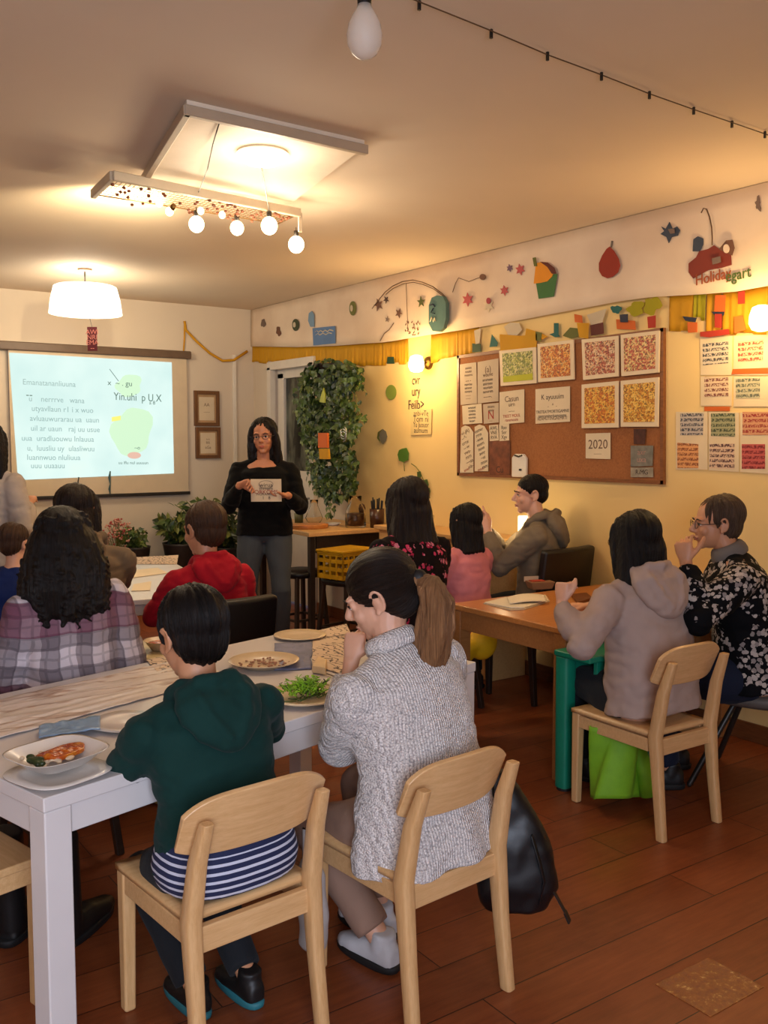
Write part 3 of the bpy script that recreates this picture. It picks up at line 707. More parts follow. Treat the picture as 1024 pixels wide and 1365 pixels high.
sheet([(637, 569), (643, 566), (650, 568), (655, 577), (655, 628), (637, 628)], 'tall narrow tag shaped list second from the bottom left corner', [(.08, '-r', .05, M_inkd), (.5, '\n'.join(['uunv', 'rrrn', '-wve', 'eeem', 'nuvn', 'avnr', '~ui', 'nnnv', 'rnm']), .046, M_inkd), (.95, 'mnmr', .04, M_inkr)], .0275)
sheet([(656, 567), (668, 566), (669, 587), (657, 588)], 'small square of scribbled paper right of the tall lists', [(.5, 'AWL\nVNE\nRVA', .045, M_inkd)])
sheet([(669.5, 566), (683, 565), (683, 587), (670, 588)], 'small square of scribbled paper at the end of the lower notes', [(.5, 'Rxv\nSor\nXgv', .045, M_inkd)], .0275)
sheet([(670, 523), (703, 519), (703, 563), (670, 566)], 'white note with faint red table under the lime print', [(.25, 'Casun', .07, M_ink), (.42, 'uirn', .05, M_ink), (.62, '--~--', .04, M_ink), (.83, 'TREET MOUL\nranemoum', .037, M_inkr)])
sheet([(718, 519), (764, 515), (764, 562), (718, 565)], 'white note with a printed block under the orange print', [(.26, 'K ayuuuim', .06, M_inkd), (.5, '..   ^  ..', .04, M_ink), (.68, 'TRETEATMORTIGAMNE', .035, M_inkd), (.8, 'namromiterduamoinme', .037, M_inkd), (.88, 'REAMUTINGAEMRTI', .037, M_ink)])
sheet([(785, 578), (818, 577), (818, 612), (785, 611)], 'small white note reading 2020 under the amber print', [(.45, '2020', .10, M_ink), (.8, '--------', .03, M_ink)])
sheet([(657, 588), (684, 587), (684, 633), (657, 633)], 'brown snapshot with a pale patch at the foot of the board', [(.85, 'Cu', .08, M_inkd)], m=mat('brown photo', rgb(120, 66, 38), .4, .4, 20), name='snapshot')
sheet([(849, 572), (865, 572), (864, 592), (849, 592)], 'dark red brown snapshot under the pale gold print', [], m=mat('maroon photo', rgb(74, 36, 28), .4, .4, 30), name='snapshot', group='snapshots on the board')
sheet([(845, 594), (875, 594), (874, 621), (845, 622)], 'blue grey snapshot in the bottom right corner of the board', [(.5, 'axr\nuxa', .06, mat('snap pink', rgb(170, 130, 120), .6))], m=mat('blue grey photo', rgb(120, 118, 108), .4, .25, 30), name='snapshot', group='snapshots on the board')
sheet([(845, 623), (875, 623), (875, 636), (845, 636)], 'narrow pale snapshot below the blue grey one', [(.5, 'RiMG', .05, M_inkd)], m=mat('pale photo', rgb(150, 142, 124), .4, .25, 30), name='snapshot', group='snapshots on the board')
# thermostat in front of the board foot
th = thing('dispenser', 'white rounded dispenser mounted at the foot of the cork board', 'dispenser', (XW-.03, onx(699, 618).y, onx(699, 622).z))
b = MB(); k = .5*(onx(690, 618).y-onx(709, 618).y); h = onx(699, 605).z-th.location.z
b.prism([(0, -k, -.07), (0, k, -.07), (0, k, h*.7), (0, k*.6, h), (0, -k*.6, h), (0, -k, h*.7)], (-1, 0, 0), .022); b.build('body', M_white, th, bevel=.006)
b = MB(); b.tube([(-.026, -k*.5, h*.9), (-.026, 0, h*.8), (-.026, k*.5, h*.9)], .006, 6); b.box((-.026, -k*.3, -.02), (.006, .02, .012)); b.build('clip', mat('black plastic', rgb(22, 20, 20), .4), th)

# lettered prints on the wall at the right edge
M_page = paper('big page', rgb(230, 210, 172))
def m_letters(name, ink_, bg, rows=9):
    if name in _m: return _m[name]
    t = NT(name); v = t.coord((1, 22, 22)); v2 = t.coord(); n = t.noise(v, 3.6, 3, .8)
    sx = t.add('ShaderNodeSeparateXYZ'); t.link(v2, sx.inputs[0])
    w = t.math('SINE', t.math('MULTIPLY', sx.outputs['Z'], 230.0))
    a = t.math('MULTIPLY', t.math('GREATER_THAN', w, -.35), t.math('GREATER_THAN', n, .485))
    t.base(t.mix(a, bg, ink_)); t.rough(.5); _m[name] = t.m; return t.m
def wallpage(pts, label, pics, group='lettered print pages beside the cork board'):
    P = [onx(*q) for q in pts]; ctr = sum(P, V())/4
    T = thing('print_page', label, 'poster', (XW, ctr.y, ctr.z), 0, group)
    b = MB(); b.prism([V((-.003, p.y-ctr.y, p.z-ctr.z)) for p in P], (-1, 0, 0), .002); b.build('page', M_page, T)
    for q, m in pics:
        P2 = [onx(*r_) for r_ in q]; b = MB(); b.prism([V((-.0055, p.y-ctr.y, p.z-ctr.z)) for p in P2], (-1, 0, 0), .001); b.build('lettered_block', m, T)
    return T
LB = m_letters('letters black', rgb(60, 58, 60), rgb(214, 200, 176)); LR = m_letters('letters red orange', rgb(160, 64, 40), rgb(224, 190, 150)); LM = m_letters('letters maroon', rgb(120, 60, 52), rgb(222, 196, 160)); LT = m_letters('letters teal grey', rgb(92, 98, 84), rgb(190, 184, 150)); LBL = m_letters('letters slate', rgb(60, 62, 74), rgb(190, 180, 168)); LG = m_letters('letters moss', rgb(58, 70, 48), rgb(160, 160, 120)); LD = m_letters('letters crimson green', rgb(150, 46, 40), rgb(206, 150, 110)); LO = m_letters('letters orange', rgb(140, 74, 40), rgb(224, 160, 100)); LP = m_letters('letters plum', rgb(84, 48, 54), rgb(220, 190, 160)); LC = m_letters('letters crimson', rgb(120, 28, 36), rgb(196, 90, 84))
wallpage([(934, 449), (977, 448), (976, 500), (935, 500)], 'page with a black lettered block under the wide red ribbon', [([(938, 458), (972, 455), (972, 484), (938, 487)], LB)])
wallpage([(979, 448), (1030, 446), (1030, 500), (979, 500)], 'page with a red orange lettered block and orange foot under the near lamp', [([(985, 455), (1019, 452), (1018, 481), (985, 482)], LR), ([(978, 492), (1030, 490), (1030, 498), (976, 499)], M_orange)])
wallpage([(935, 502), (977, 502), (976, 541), (935, 541)], 'page with a maroon lettered block, second row left', [([(940, 502), (972, 502), (972, 528), (940, 529)], LM), ([(940, 542), (974, 542), (974, 548), (940, 548)], M_orange)])
wallpage([(979, 502), (1030, 502), (1030, 542), (979, 542)], 'page with a teal grey lettered block, second row right', [([(982, 505), (1014, 504), (1014, 531), (982, 531)], LT)])
wallpage([(902, 549), (944, 549), (944, 626), (902, 626)], 'tall page with slate and orange blocks left in the bottom rows', [([(908, 551), (939, 551), (938, 580), (908, 580)], LBL), ([(904, 590), (932, 592), (932, 624), (904, 624)], LO)])
wallpage([(945.5, 549), (986, 550), (986, 629), (945.5, 627)], 'tall page with green and plum blocks in the middle of the bottom rows', [([(949, 551), (981, 551), (981, 582), (949, 581)], LG), ([(947, 592), (980, 591), (980, 625), (947, 624)], LP)])
wallpage([(987.5, 550), (1032, 551), (1032, 632), (987.5, 629)], 'tall page with crimson blocks at the right edge in the bottom rows', [([(991, 549), (1026, 549), (1026, 580), (991, 580)], LD), ([(990, 592), (1021, 592), (1021, 625), (990, 625)], LC)])

# note and lettering under the far lamp, leaf cutouts
sheet([(549, 545), (577, 545), (576, 579), (549, 580)], 'cream note with four handwritten lines under the far wall lamp', [(.18, 'anbi-vTe', .075, M_inkd), (.4, 'Tom ni', .085, M_inkd), (.62, 'Yu Juouor', .075, M_inkd), (.84, 'aumum', .075, M_inkd)], .006, m=paper('warm sheet', rgb(232, 204, 140)), group=None, th=.004)
for y, s_, l_ in ((507, 'cvr', 'upper scrap of dark lettering right below the far wall lamp'), (522, 'ury', 'middle scrap of dark lettering below the far wall lamp'), (540, 'Feilb>', 'lowest scrap of dark lettering above the cream note')):
    q = onx(555, y); o = text_obj('wall_lettering', s_, .105, mat('dark ink', rgb(66, 50, 44), .8), None, Matrix.Translation((XW-.003, q.y, q.z)) @ TXT_RIGHT, .001, .8)
    tag(o, l_, 'lettering', 'dark lettering under the far lamp')
wpoly('green_oval', oval(522.5, 523, 7, 10), paper('leaf green pale', rgb(132, 150, 62)), 'pale green oval cutout on the yellow wall', off=.006)
o = wpoly('mirror_leaf', [(512, 572), (516, 575), (518, 582), (516, 588), (512, 592), (508, 587), (507, 578)], mat('mirror grey', rgb(120, 112, 96), .25, .1), 'small grey leaf shaped mirror on the yellow wall', off=.01)
wpoly('rim', [(512, 572), (508, 577), (507, 583), (509, 590), (505, 584), (506, 576)], M_olive, None, off=.014, parent=o)
o = wpoly('green_leaf', [(538, 598), (544, 597), (547, 604), (546, 613), (540, 616), (534, 614), (532, 606), (534, 600)], paper('leaf green', rgb(84, 128, 40)), 'round bright green leaf cutout above the long haired listener', off=.012)
vine = MB(); vp = [onx(x, y) for x, y in ((540, 616), (541, 628), (550, 618), (556, 622), (562, 630), (568, 644), (572, 656), (575, 664))]
vine.tube([V((XW-.012, p.y, p.z)) for p in vp[2:]], .003, 6); vine.tube([V((XW-.012, p.y, p.z)) for p in vp[:2]], .003, 6)
vo = tag(vine.build('wall_vine', mat('vine stem', rgb(100, 106, 40), .6), smooth=True), 'thin green vine with three leaves trailing down the yellow wall', 'vine')
for x, y, s_ in ((561, 633, 4), (569, 646, 6), (573, 655, 4)):
    wpoly('leaf', [(x-s_*.6, y-s_), (x+s_*.5, y-s_*1.2), (x+s_*.8, y), (x+s_*.4, y+s_*1.4), (x-s_*.5, y+s_*.6)], mat('ivy leaf', rgb(70, 92, 34), .5), None, off=.016, parent=vo)

# ================================================================== LAMPS
E_WARM = rgb(255, 214, 150); BULB_E = 9.0
M_bulb = emis('lit bulb', rgb(255, 226, 176), BULB_E)
M_shade = emis('lit lamp shade', rgb(255, 240, 214), 2.0)
M_dark = mat('dark metal', rgb(40, 34, 30), .4); M_brass = mat('aged brass', rgb(120, 90, 50), .35, metal=.8)
def plight(p, e, col=(1, .72, .42), r=.05, name='lamp_light'):
    l = bpy.data.lights.new(name, 'POINT'); l.energy = e; l.color = col; l.shadow_soft_size = r
    o = bpy.data.objects.new(name, l); COL.objects.link(o); o.location = p; return o
def bulb_prof(r): return [(.012, .0), (.014, -.02), (r*.55, -.035), (r*.9, -.055-r*.3), (r, -.06-r*.75), (r*.9, -.06-r*1.25), (r*.55, -.06-r*1.62), (r*.15, -.06-r*1.76)]
def wall_lamp(px, py, label, e):
    p = onx(px, py); T = thing('wall_lamp', label, 'wall lamp', (XW, p.y, p.z), 0, 'glowing wall lamps')
    b = MB(); b.lathe([(.05, 0), (.045, .02), (.012, .03)], (0, 0, 0)); M_ = Matrix.Rotation(-math.pi/2, 4, 'Y')
    b.v = [tuple(M_ @ V(q)) for q in b.v]; b.build('wall_plate', M_brass, T, smooth=True)
    b = MB(); b.tube([(-.02, 0, 0), (-.09, 0, .01), (-.12, 0, .05), (-.12, 0, .02)], .008, 8); b.build('arm', M_brass, T, smooth=True)
    b = MB(); b.lathe([(.022, .06), (.045, .05), (.058, .01), (.060, -.03), (.045, -.06), (.02, -.07)], (-.12, 0, -.005)); b.build('glass_shade', emis('lit wall glass', rgb(255, 210, 110), 11.0), T, smooth=True)
    plight((XW-.24, p.y, p.z-.02), e, (1, .66, .30), .07)
    return T
wall_lamp(572, 484, 'glowing wall lamp between the carved mask and the cream note', WL1 if 'WL1' in globals() else 9)
wall_lamp(1034, 424, 'glowing wall lamp over the lettered prints at the right edge', WL2 if 'WL2' in globals() else 9)

# drum pendant near the screen
pd = onz(113, 358, ZC); pd = V((2.21, 7.18, 0)) if (pd-V((2.21, 7.18, ZC))).length > 3 else V((pd.x, pd.y, 0))
dd = (CM.transposed() @ (V((pd.x, pd.y, ZC))-V((0, 0, CAMH)))); dep = -dd.z
PL = thing('pendant_lamp', 'glowing white drum pendant lamp in front of the screen', 'pendant lamp', (pd.x, pd.y, 0))
zt = onz(113, 380, 0); 
def zat(px, py, ref):
    r_ = ray(px, py); t_ = (ref.x*r_.x+ref.y*r_.y)/(r_.x**2+r_.y**2); return CAMH+r_.z*t_
z1_, z0_ = zat(115, 381, pd), zat(115, 419, pd); rw = 47*dep/FPX
b = MB(); b.lathe([(.055, ZC-.02), (.055, ZC-.002)], (0, 0, 0)); b.build('ceiling_plate', mat('plate grey', rgb(120, 104, 90), .5), PL, smooth=False)
b = MB(); b.tube([(0, 0, z1_), (0, 0, ZC-.02)], .007, 8); b.build('stem', M_dark, PL)
b = MB(); b.lathe([(rw*.80, z1_-.004), (rw*.86, z1_-.012), (rw*.95, (z0_+z1_)/2), (rw, z0_)], caps=False, seg=48)
sh = b.build('lamp_shade', M_shade, PL, smooth=True, solid=.004)
b = MB(); b.lathe([(rw*.97, z0_+.006), (rw*.97, z0_+.010)], seg=48); b.build('diffuser', emis('lamp diffuser', rgb(255, 236, 200), 2.6), PL)
plight((pd.x+.10, pd.y+.20, z0_-.06), DRUM_E if 'DRUM_E' in globals() else 22, (1, .78, .52), .16)
plight((pd.x, pd.y, z1_+.08), DRUM_UP if 'DRUM_UP' in globals() else 5, (1, .88, .66), .10)
zt1, zt0 = zat(122, 436, pd), zat(122, 468, pd); ox = .045
TG = thing('hanging_tag', 'crimson paper tag hanging from a string below the drum lamp', 'tag', (pd.x+ox*.82, pd.y-ox*.57, 0))
b = MB(); b.tube([(0, 0, zt1), (-ox*.5, 0, z0_)], .002, 6); b.build('string', M_dark, TG)
b = MB(); b.box((0, 0, (zt0+zt1)/2), (.075, .004, zt1-zt0), Matrix.Rotation(-AZ, 3, 'Z')); b.build('tag_card', mat('crimson card', rgb(84, 8, 24), .7), TG)
for k in range(4): text_obj('tag_text', ['AWI', 'NRI', 'EMA', '--'][k], .05, mat('pink ink', rgb(200, 120, 110), .7), TG, Matrix.Translation((0, 0, zt1-.04-.04*k)) @ Matrix.Rotation(-AZ, 4, 'Z') @ Matrix.Translation((0, -.003, 0)) @ TXT_BACK, .0003)

# hanging ceiling panel with dome light
P1, P2, P3, P4 = onz(249, 143, ZC-.03), onz(486, 196, ZC-.03), onz(395, 275, ZC-.03), onz(192, 236, ZC-.03)
M_panel = mat('panel white', rgb(228, 212, 190), .6, .03)
CP = thing('ceiling_panel', 'large white square panel with raised rim fixed to the ceiling', 'ceiling panel', (0, 0, ZC))
P3 = P2+(P4-P1)
b = MB(); b.prism([p-V((0, 0, ZC)) for p in (P1, P2, P3, P4)], (0, 0, 1), .029); b.build('panel_board', M_panel, CP)
b = MB()
for a_, c_ in ((P1, P2), (P4, P1)):
    d_ = (c_-a_).normalized()*.012; b.bar(a_-d_-V((0, 0, ZC+.012)), c_+d_-V((0, 0, ZC+.012)), .03, .04)
b.build('panel_rim', mat('panel rim', rgb(178, 158, 134), .5, .04), CP, bevel=.004)
dp = onz(350, 206, ZC-.04)
DL = thing('dome_light', 'glowing round dome light on the white ceiling panel', 'ceiling light', (dp.x, dp.y, ZC-.03))
b = MB(); b.lathe([(.112, -.001), (.114, -.008)], seg=40); b.build('base_ring', M_panel, DL)
b = MB(); b.lathe([(.118, -.012), (.112, -.03), (.08, -.046), (.03, -.054)], seg=40); b.build('dome', emis('dome glow', rgb(255, 236, 196), 3.2), DL, smooth=True)
plight((dp.x, dp.y, ZC-.20), DOME_E if 'DOME_E' in globals() else 8, (1, .83, .62), .12)
# wire tray with bulbs, hung under the panel
ZT = 2.82
A_, B_, D_ = onz(150, 234, ZT), onz(400, 284, ZT), onz(124, 259, ZT)
u_ = (B_-A_); w_ = (D_-A_); A2 = A_
TR = thing('lamp_tray', 'long hanging tray of wire mesh carrying the string of round bulbs', 'lamp tray', (0, 0, 0))
b = MB()
for p_, q_ in ((A_, B_), (A_, D_)): b.bar(p_, q_, .028, .045)
b.build('tray_rim', mat('tray rim', rgb(196, 178, 150), .5, .04), TR, bevel=.006)
C4 = B_+w_*.75
b = MB(); b.bar(D_, C4, .006, .006); b.bar(B_, C4, .006, .006)
nu, nw = 46, 9
for k in range(nu+1): b.bar(A_+u_*(k/nu), A_+u_*(k/nu)+w_*(1-.25*k/nu), .0022, .0022)
for k in range(1, nw): b.bar(A_+w_*(k/nw), B_+w_*.75*(k/nw), .0022, .0022)
b.build('wire_mesh', mat('wire mesh metal', rgb(150, 120, 80), .35, metal=.7), TR)
rnd = random.Random(9); b = MB()
for k in range(70):
    s_ = rnd.random(); c = A_+u_*(s_*.98)+w_*rnd.random()*.8+V((0, 0, -.012-rnd.random()*.03))
    b.ell(c, (.010, .010, .008), seg=6, nr=4)
tag(b.build('dried_flowers', mat('dried flowers', rgb(120, 66, 40), .7, .4, 40), TR), kind='stuff')
b = MB(); c1 = onz(292, 165, ZC-.035); c2 = A_+u_*.42; mid = (c1+c2)/2-V((0, 0, .03)); b.tube([c1, c1*.75+c2*.25, mid, c2], .0028, 6)
c3 = onz(349, 224, ZC-.075); b.tube([V((dp.x, dp.y, ZC-.05)), c3], .005, 6)
b.build('suspension_cord', M_dark, TR, smooth=True)
b = MB(); b.bar(B_, V((B_.x, B_.y, 2.72)), .02, .012); b.build('end_bracket', mat('tray rim', rgb(196, 178, 150), .5), TR)
bulbs = []
def atz(px, py, z): return onz(px, py, z)
BZ = [(262, 299, 2.73, .040, 'leftmost round lit bulb under the wire tray'), (316, 304, 2.73, .036, 'second round lit bulb under the wire tray'), (359, 301, 2.72, .043, 'third and largest round lit bulb hanging from the chain'), (395, 326, 2.66, .043, 'lowest round lit bulb at the right end of the wire tray')]
for k, (x, y, z, r_, l_) in enumerate(BZ):
    p = onz(x, y, z); T = thing('round_bulb', l_, 'light bulb', p, 0, 'round bulbs under the wire tray')
    b = MB(); b.ell((0, 0, 0), (r_, r_, r_*1.08), seg=24, nr=16); b.build('glass', M_bulb, T, smooth=True)
    b = MB(); b.lathe([(.013, r_*.9), (.014, r_+.03)], seg=16); b.build('socket', M_dark, T, smooth=True)
    top = V((0, 0, ZT-z-.002)) if k < 3 else V((0, 0, r_+.05)); b = MB(); b.tube([(0, 0, r_+.028), top if k != 2 else V((c3.x-p.x, c3.y-p.y, c3.z-p.z))], .003, 6); b.build('wire', M_dark, T)
    plight(p-V((0, 0, r_+.05)), BULB_W if 'BULB_W' in globals() else 5, (1, .80, .55), .05)
gb = onz(226, 282, 2.79); b = MB(); b.ell((0, 0, 0), (.022, .022, .024)); tag(b.build('small_bulb', emis('small bulb', rgb(255, 224, 160), 4.0), smooth=True, loc=gb), 'small lit bulb nearest the left end below the wire tray', 'light bulb', 'small bulbs inside the wire tray')
plight(gb+V((-.05, .03, -.03)), 2.5, (1, .80, .50), .04)
sl_ = bpy.data.lights.new('added_ceiling_spot', 'SPOT'); sl_.energy = ADDED_SPOT_E; sl_.color = (1, .80, .48); sl_.spot_size = R(96); sl_.spot_blend = 1; sl_.shadow_soft_size = .05  # added spot without a fixture, brightens the ceiling left of the tray
so_ = bpy.data.objects.new('added_ceiling_spot', sl_); COL.objects.link(so_); so_.location = onz(196, 292, 2.72)
so_.rotation_euler = (onz(118, 284, ZC)-so_.location).to_track_quat('-Z', 'Y').to_euler()
b = MB(); b.ell(onz(231, 276, 2.76), (.016, .016, .018)); b.build('small_bell', M_brass, TR, smooth=True)
# small lit tealight bulbs in the tray
for k, f_ in enumerate((.28, .5, .62)):
    c = A_+u_*f_+w_*.5+V((0, 0, -.035)); b = MB(); b.ell(c, (.018, .018, .02)); tag(b.build('small_bulb', emis('small bulb', rgb(255, 224, 160), 4.0), smooth=True), ['small lit bulb second from the left end inside the wire tray', 'small lit bulb in the middle inside the wire tray', 'small lit bulb right of the middle inside the wire tray'][k], 'light bulb', 'small bulbs inside the wire tray')
# unlit clear bulb near the camera
bp = V((0, 0, CAMH))+ray(486, 48)*2.55
HB = thing('hanging_bulb', 'unlit frosted bulb in a black socket at the top of the picture', 'light bulb', bp)
b = MB(); r_ = .049; b.lathe([(.018, .085), (.022, .070), (.034, .052), (.044, .030), (r_, .002), (.046, -.024), (.034, -.046), (.018, -.058), (.004, -.062)], seg=32)
t = NT('frosted bulb glass'); t.base(rgb(236, 226, 214)); t.rough(.22); t.b.inputs['Transmission Weight'].default_value = .35; t.b.inputs['IOR'].default_value = 1.2; t.b.inputs['Alpha'].default_value = .62
b.build('glass', t.m, HB, smooth=True)
b = MB(); b.lathe([(.019, .078), (.02, .12), (.014, .135), (.006, .145)], seg=24); b.build('socket', mat('black plastic', rgb(22, 20, 20), .4), HB, smooth=True)
b = MB(); b.tube([(0, 0, .14), (0, 0, ZC-bp.z)], .004, 8); b.build('cable', mat('black plastic', rgb(22, 20, 20), .4), HB)
# world and daylight from the window behind the camera
w = bpy.data.worlds.new('world'); scn.world = w; w.use_nodes = True
w.node_tree.nodes['Background'].inputs[0].default_value = (.55, .68, 1, 1); w.node_tree.nodes['Background'].inputs[1].default_value = .35
al = bpy.data.lights.new('window_daylight', 'AREA'); al.shape = 'RECTANGLE'; al.size = 1.9; al.size_y = 1.7; al.energy = DAY_E if 'DAY_E' in globals() else 30; al.color = (.74, .82, 1)
ao = bpy.data.objects.new('window_daylight', al); COL.objects.link(ao); ao.location = (-.5, -1.45, 1.65); ao.rotation_euler = (R(80), 0, R(0))
scn.view_settings.view_transform = 'Standard'; scn.view_settings.look = 'None'; scn.view_settings.gamma = 1; scn.view_settings.use_curve_mapping = False
scn.view_settings.exposure = EXPO if 'EXPO' in globals() else 0.0
# ================================================================== FURNITURE
W_birch = wood('birch', rgb(204, 158, 104), rgb(222, 180, 128), .38, axis=0, coat=.25)
W_birchv = wood('birch upright', rgb(200, 154, 100), rgb(220, 178, 126), .38, axis=2, coat=.25)
W_white = mat('white lacquer', rgb(214, 208, 206), .35, .03, 4)
W_maple = wood('maple top', rgb(186, 116, 56), rgb(206, 138, 74), .35, axis=0, coat=.2)
W_mapled = wood('maple rail', rgb(150, 96, 50), rgb(174, 118, 66), .4, axis=0)
W_pale = wood('pale top', rgb(196, 150, 92), rgb(214, 170, 112), .4, axis=1)
M_leather = mat('black leather', rgb(12, 10, 10), .45, .2, 20, bump=.15, bscale=120)
M_dwood = wood('dark stained wood', rgb(34, 24, 18), rgb(52, 36, 26), .45, axis=2)

def birch_chair(label, loc, rz, bw_=.46, seat_z=.42, top=.745, group='pale wooden chairs', hw=.18, bd=-.20):
    T = thing('wooden_chair', label, 'chair', loc, rz, group)
    fd = .20                       # half width, front and rear leg lines
    # seat: shallow dished board
    def seat(u, v):
        x = (u-.5)*2*(hw+.012); y = bd+.015+(fd-bd)*v
        return V((x*(1-.04*(1-v)), y, seat_z-.012*math.sin(math.pi*u)*math.sin(math.pi*min(1, v*1.1))))
    b = MB(); b.grid(seat, 12, 12); s = b.build('seat', W_birch, T, smooth=True, solid=.018)
    b = MB()
    b.box((0, fd-.012, seat_z-.045), (2*hw-.03, .022, .055)); b.box((0, bd+.0, seat_z-.050), (2*hw-.03, .024, .068))
    for sx in (-1, 1): b.box((sx*(hw-.008), 0, seat_z-.045), (.022, fd-bd-.03, .055))
    b.build('seat_rail', W_birch, T, bevel=.004)
    for sx in (-1, 1):
        b = MB(); b.bar((sx*(hw-.012), fd, 0), (sx*(hw-.012), fd-.005, seat_z-.004), .034, .036, (0, 1, 0), .042, .042); b.build('leg', W_birchv, T, bevel=.008)
        # rear leg sweeps back below the seat and rises into the back post
        P = [(sx*(hw+.004), bd-.045, 0), (sx*hw, bd-.02, seat_z*.5), (sx*hw, bd, seat_z), (sx*(hw-.005), bd-.030, (seat_z+top)/2), (sx*(hw-.01), bd-.070, top-.055)]
        rr = [.017, .019, .023, .020, .015]
        b = MB(); b.loft([(V(p), V((1, 0, 0)), V((0, 1, 0)), r_, r_*1.15) for p, r_ in zip(P, rr)], 16, p=4.0)
        b.build('leg', W_birchv, T, smooth=True, bevel=.003)
    # curved backrest board in front of the posts
    z0, z1 = top-.165, top
    def back(u, v):
        a = (u-.5); x = a*bw_; y = bd-.022-.045*(v)-.055*(.25-a*a)*4*.6+.045
        e = abs(2*a)**5
        zz0 = z0+.022*e; zz1 = z1-.035*e - .012*(2*a)**2
        return V((x, y, zz0+(zz1-zz0)*v))
    b = MB(); b.grid(back, 30, 8); b.build('backrest', W_birch, T, smooth=True, solid=.017, bevel=.004)
    return T
CH1 = birch_chair('pale wooden chair under the boy in the dark green hoodie', (1.035, 2.30, 0), R(5), .42)
CH2 = birch_chair('pale wooden chair under the ponytailed woman in the grey sweater', (1.588, 2.175, 0), R(5), .375)
CH3 = birch_chair('pale wooden chair with a rounded backrest under the woman in the beige hoodie', (3.16, 2.63, 0), R(-1), .37, .415, .78, hw=.17, bd=-.24)

def table(name, label, loc, rz, L, W, H, m_top, m_leg, leg=.07, apron=.09, th=.035, inset=0, legs=((-1, -1), (1, -1), (1, 1), (-1, 1)), leg_mats=None, group=None, bev=.004):
    T = thing(name, label, 'table', loc, rz, group)
    b = MB(); b.box((0, 0, H-th/2), (L, W, th)); b.build('tabletop', m_top, T, bevel=bev)
    b = MB(); k = inset+.012
    for sy in (-1, 1): b.box((0, sy*(W/2-k-.011), H-th-apron/2), (L-2*k-leg, .022, apron))
    for sx in (-1, 1): b.box((sx*(L/2-k-.011), 0, H-th-apron/2), (.022, W-2*k-leg, apron))
    b.build('apron', m_leg, T, bevel=.003)
    for i, (sx, sy) in enumerate(legs):
        b = MB(); b.box((sx*(L/2-inset-leg/2-.003), sy*(W/2-inset-leg/2-.003), (H-th)/2), (leg, leg, H-th)); b.build('leg', (leg_mats or {}).get(i, m_leg), T, bevel=.005)
    return T
# front white table: near-left corner about (0.596, 2.277), turned 15 degrees
ta = R(15.0); ux, uy = V((math.cos(ta), math.sin(ta), 0)), V((-math.sin(ta), math.cos(ta), 0))
TA = V((.585, 2.29, 0)); LT_, WT_ = 1.84, .98
TC = TA+ux*LT_/2+uy*WT_/2
table('dining_table', 'long white table in the foreground with plates and drawings', TC, ta, LT_, WT_, .73, W_white, W_white, .075, .075, .038)
def on_tab(u, v, z=.73): return V((TA.x, TA.y, 0))+ux*u+uy*v+V((0, 0, z))
# back table
tb = R(12)
table('dining_table', 'white table further back between the khaki jacket and the red hoodie', (2.02, 5.75, 0), tb-R(22), .85, 1.75, .73, W_white, W_white, .06, .06, .03)
# right wooden table with a teal leg table pushed beneath
WT = table('dining_table', 'warm wooden table with an open booklet on the right of the room', (3.74, 3.43, 0), 0, 1.27, .84, .73, W_maple, W_mapled, .075, .10, .03, bev=.006)
M_teal_l = mat('teal paint', rgb(16, 126, 98), .38, .06)
TT = thing('side_table', 'teal painted low table standing under the edge of the wooden table', 'table', (3.36, 2.90, 0), 0)
b = MB(); b.box((0, 0, .634), (.66, .22, .028)); b.build('tabletop', M_teal_l, TT, bevel=.008)
def rail(x0, x1, y):
    b = MB(); n = 12; top = []; bot = []
    for k in range(n+1):
        u = k/n; x = x0+(x1-x0)*u; z = .50-.0; arch = .07*(1-min(1, 6*min(u, 1-u)))**2
        top.append((x, y, .62)); bot.append((x, y, z-arch))
    b.prism(top+bot[::-1], (0, 1, 0), .022); return b
rail(-.26, .26, -.09).build('apron', M_teal_l, TT, bevel=.003); rail(-.26, .26, .07).build('apron', M_teal_l, TT, bevel=.003)
for sx in (-1, 1):
    for sy in (-1, 1):
        b = MB(); b.loft([(V((sx*(.29 if sy > 0 else .14), sy*.07, z)), V((1, 0, 0)), V((0, 1, 0)), r_, r_) for z, r_ in ((.012, .036), (.3, .038), (.62, .040))], 20, p=3.2)
        b.build('leg', M_teal_l, TT, smooth=True, bevel=.004)
        b = MB(); b.lathe([(.034, 0), (.034, .012)], (sx*(.29 if sy > 0 else .14), sy*.07, 0), 16); b.build('foot_pad', mat('black rubber', rgb(18, 16, 16), .7), TT)
# counter table by the ivy
CT = thing('counter_table', 'pale topped counter table against the yellow wall below the ivy', 'table', (3.97, 6.64, 0), 0)
b = MB(); b.prism([(-.41, -.52, .86), (.40, -.52, .86), (.40, .6, .86), (-.33, .6, .86)], (0, 0, 1), .035); b.build('tabletop', W_pale, CT, bevel=.006)
for x, y in ((-.33, -.42), (.32, -.42), (.32, .5), (-.27, .5)):
    b = MB(); b.bar((x, y, 0), (x, y, .86), .045, .045); b.build('leg', M_dwood, CT, bevel=.004)
b = MB(); b.box((.02, -.44, .79), (.64, .02, .13)); b.build('apron', M_dwood, CT)
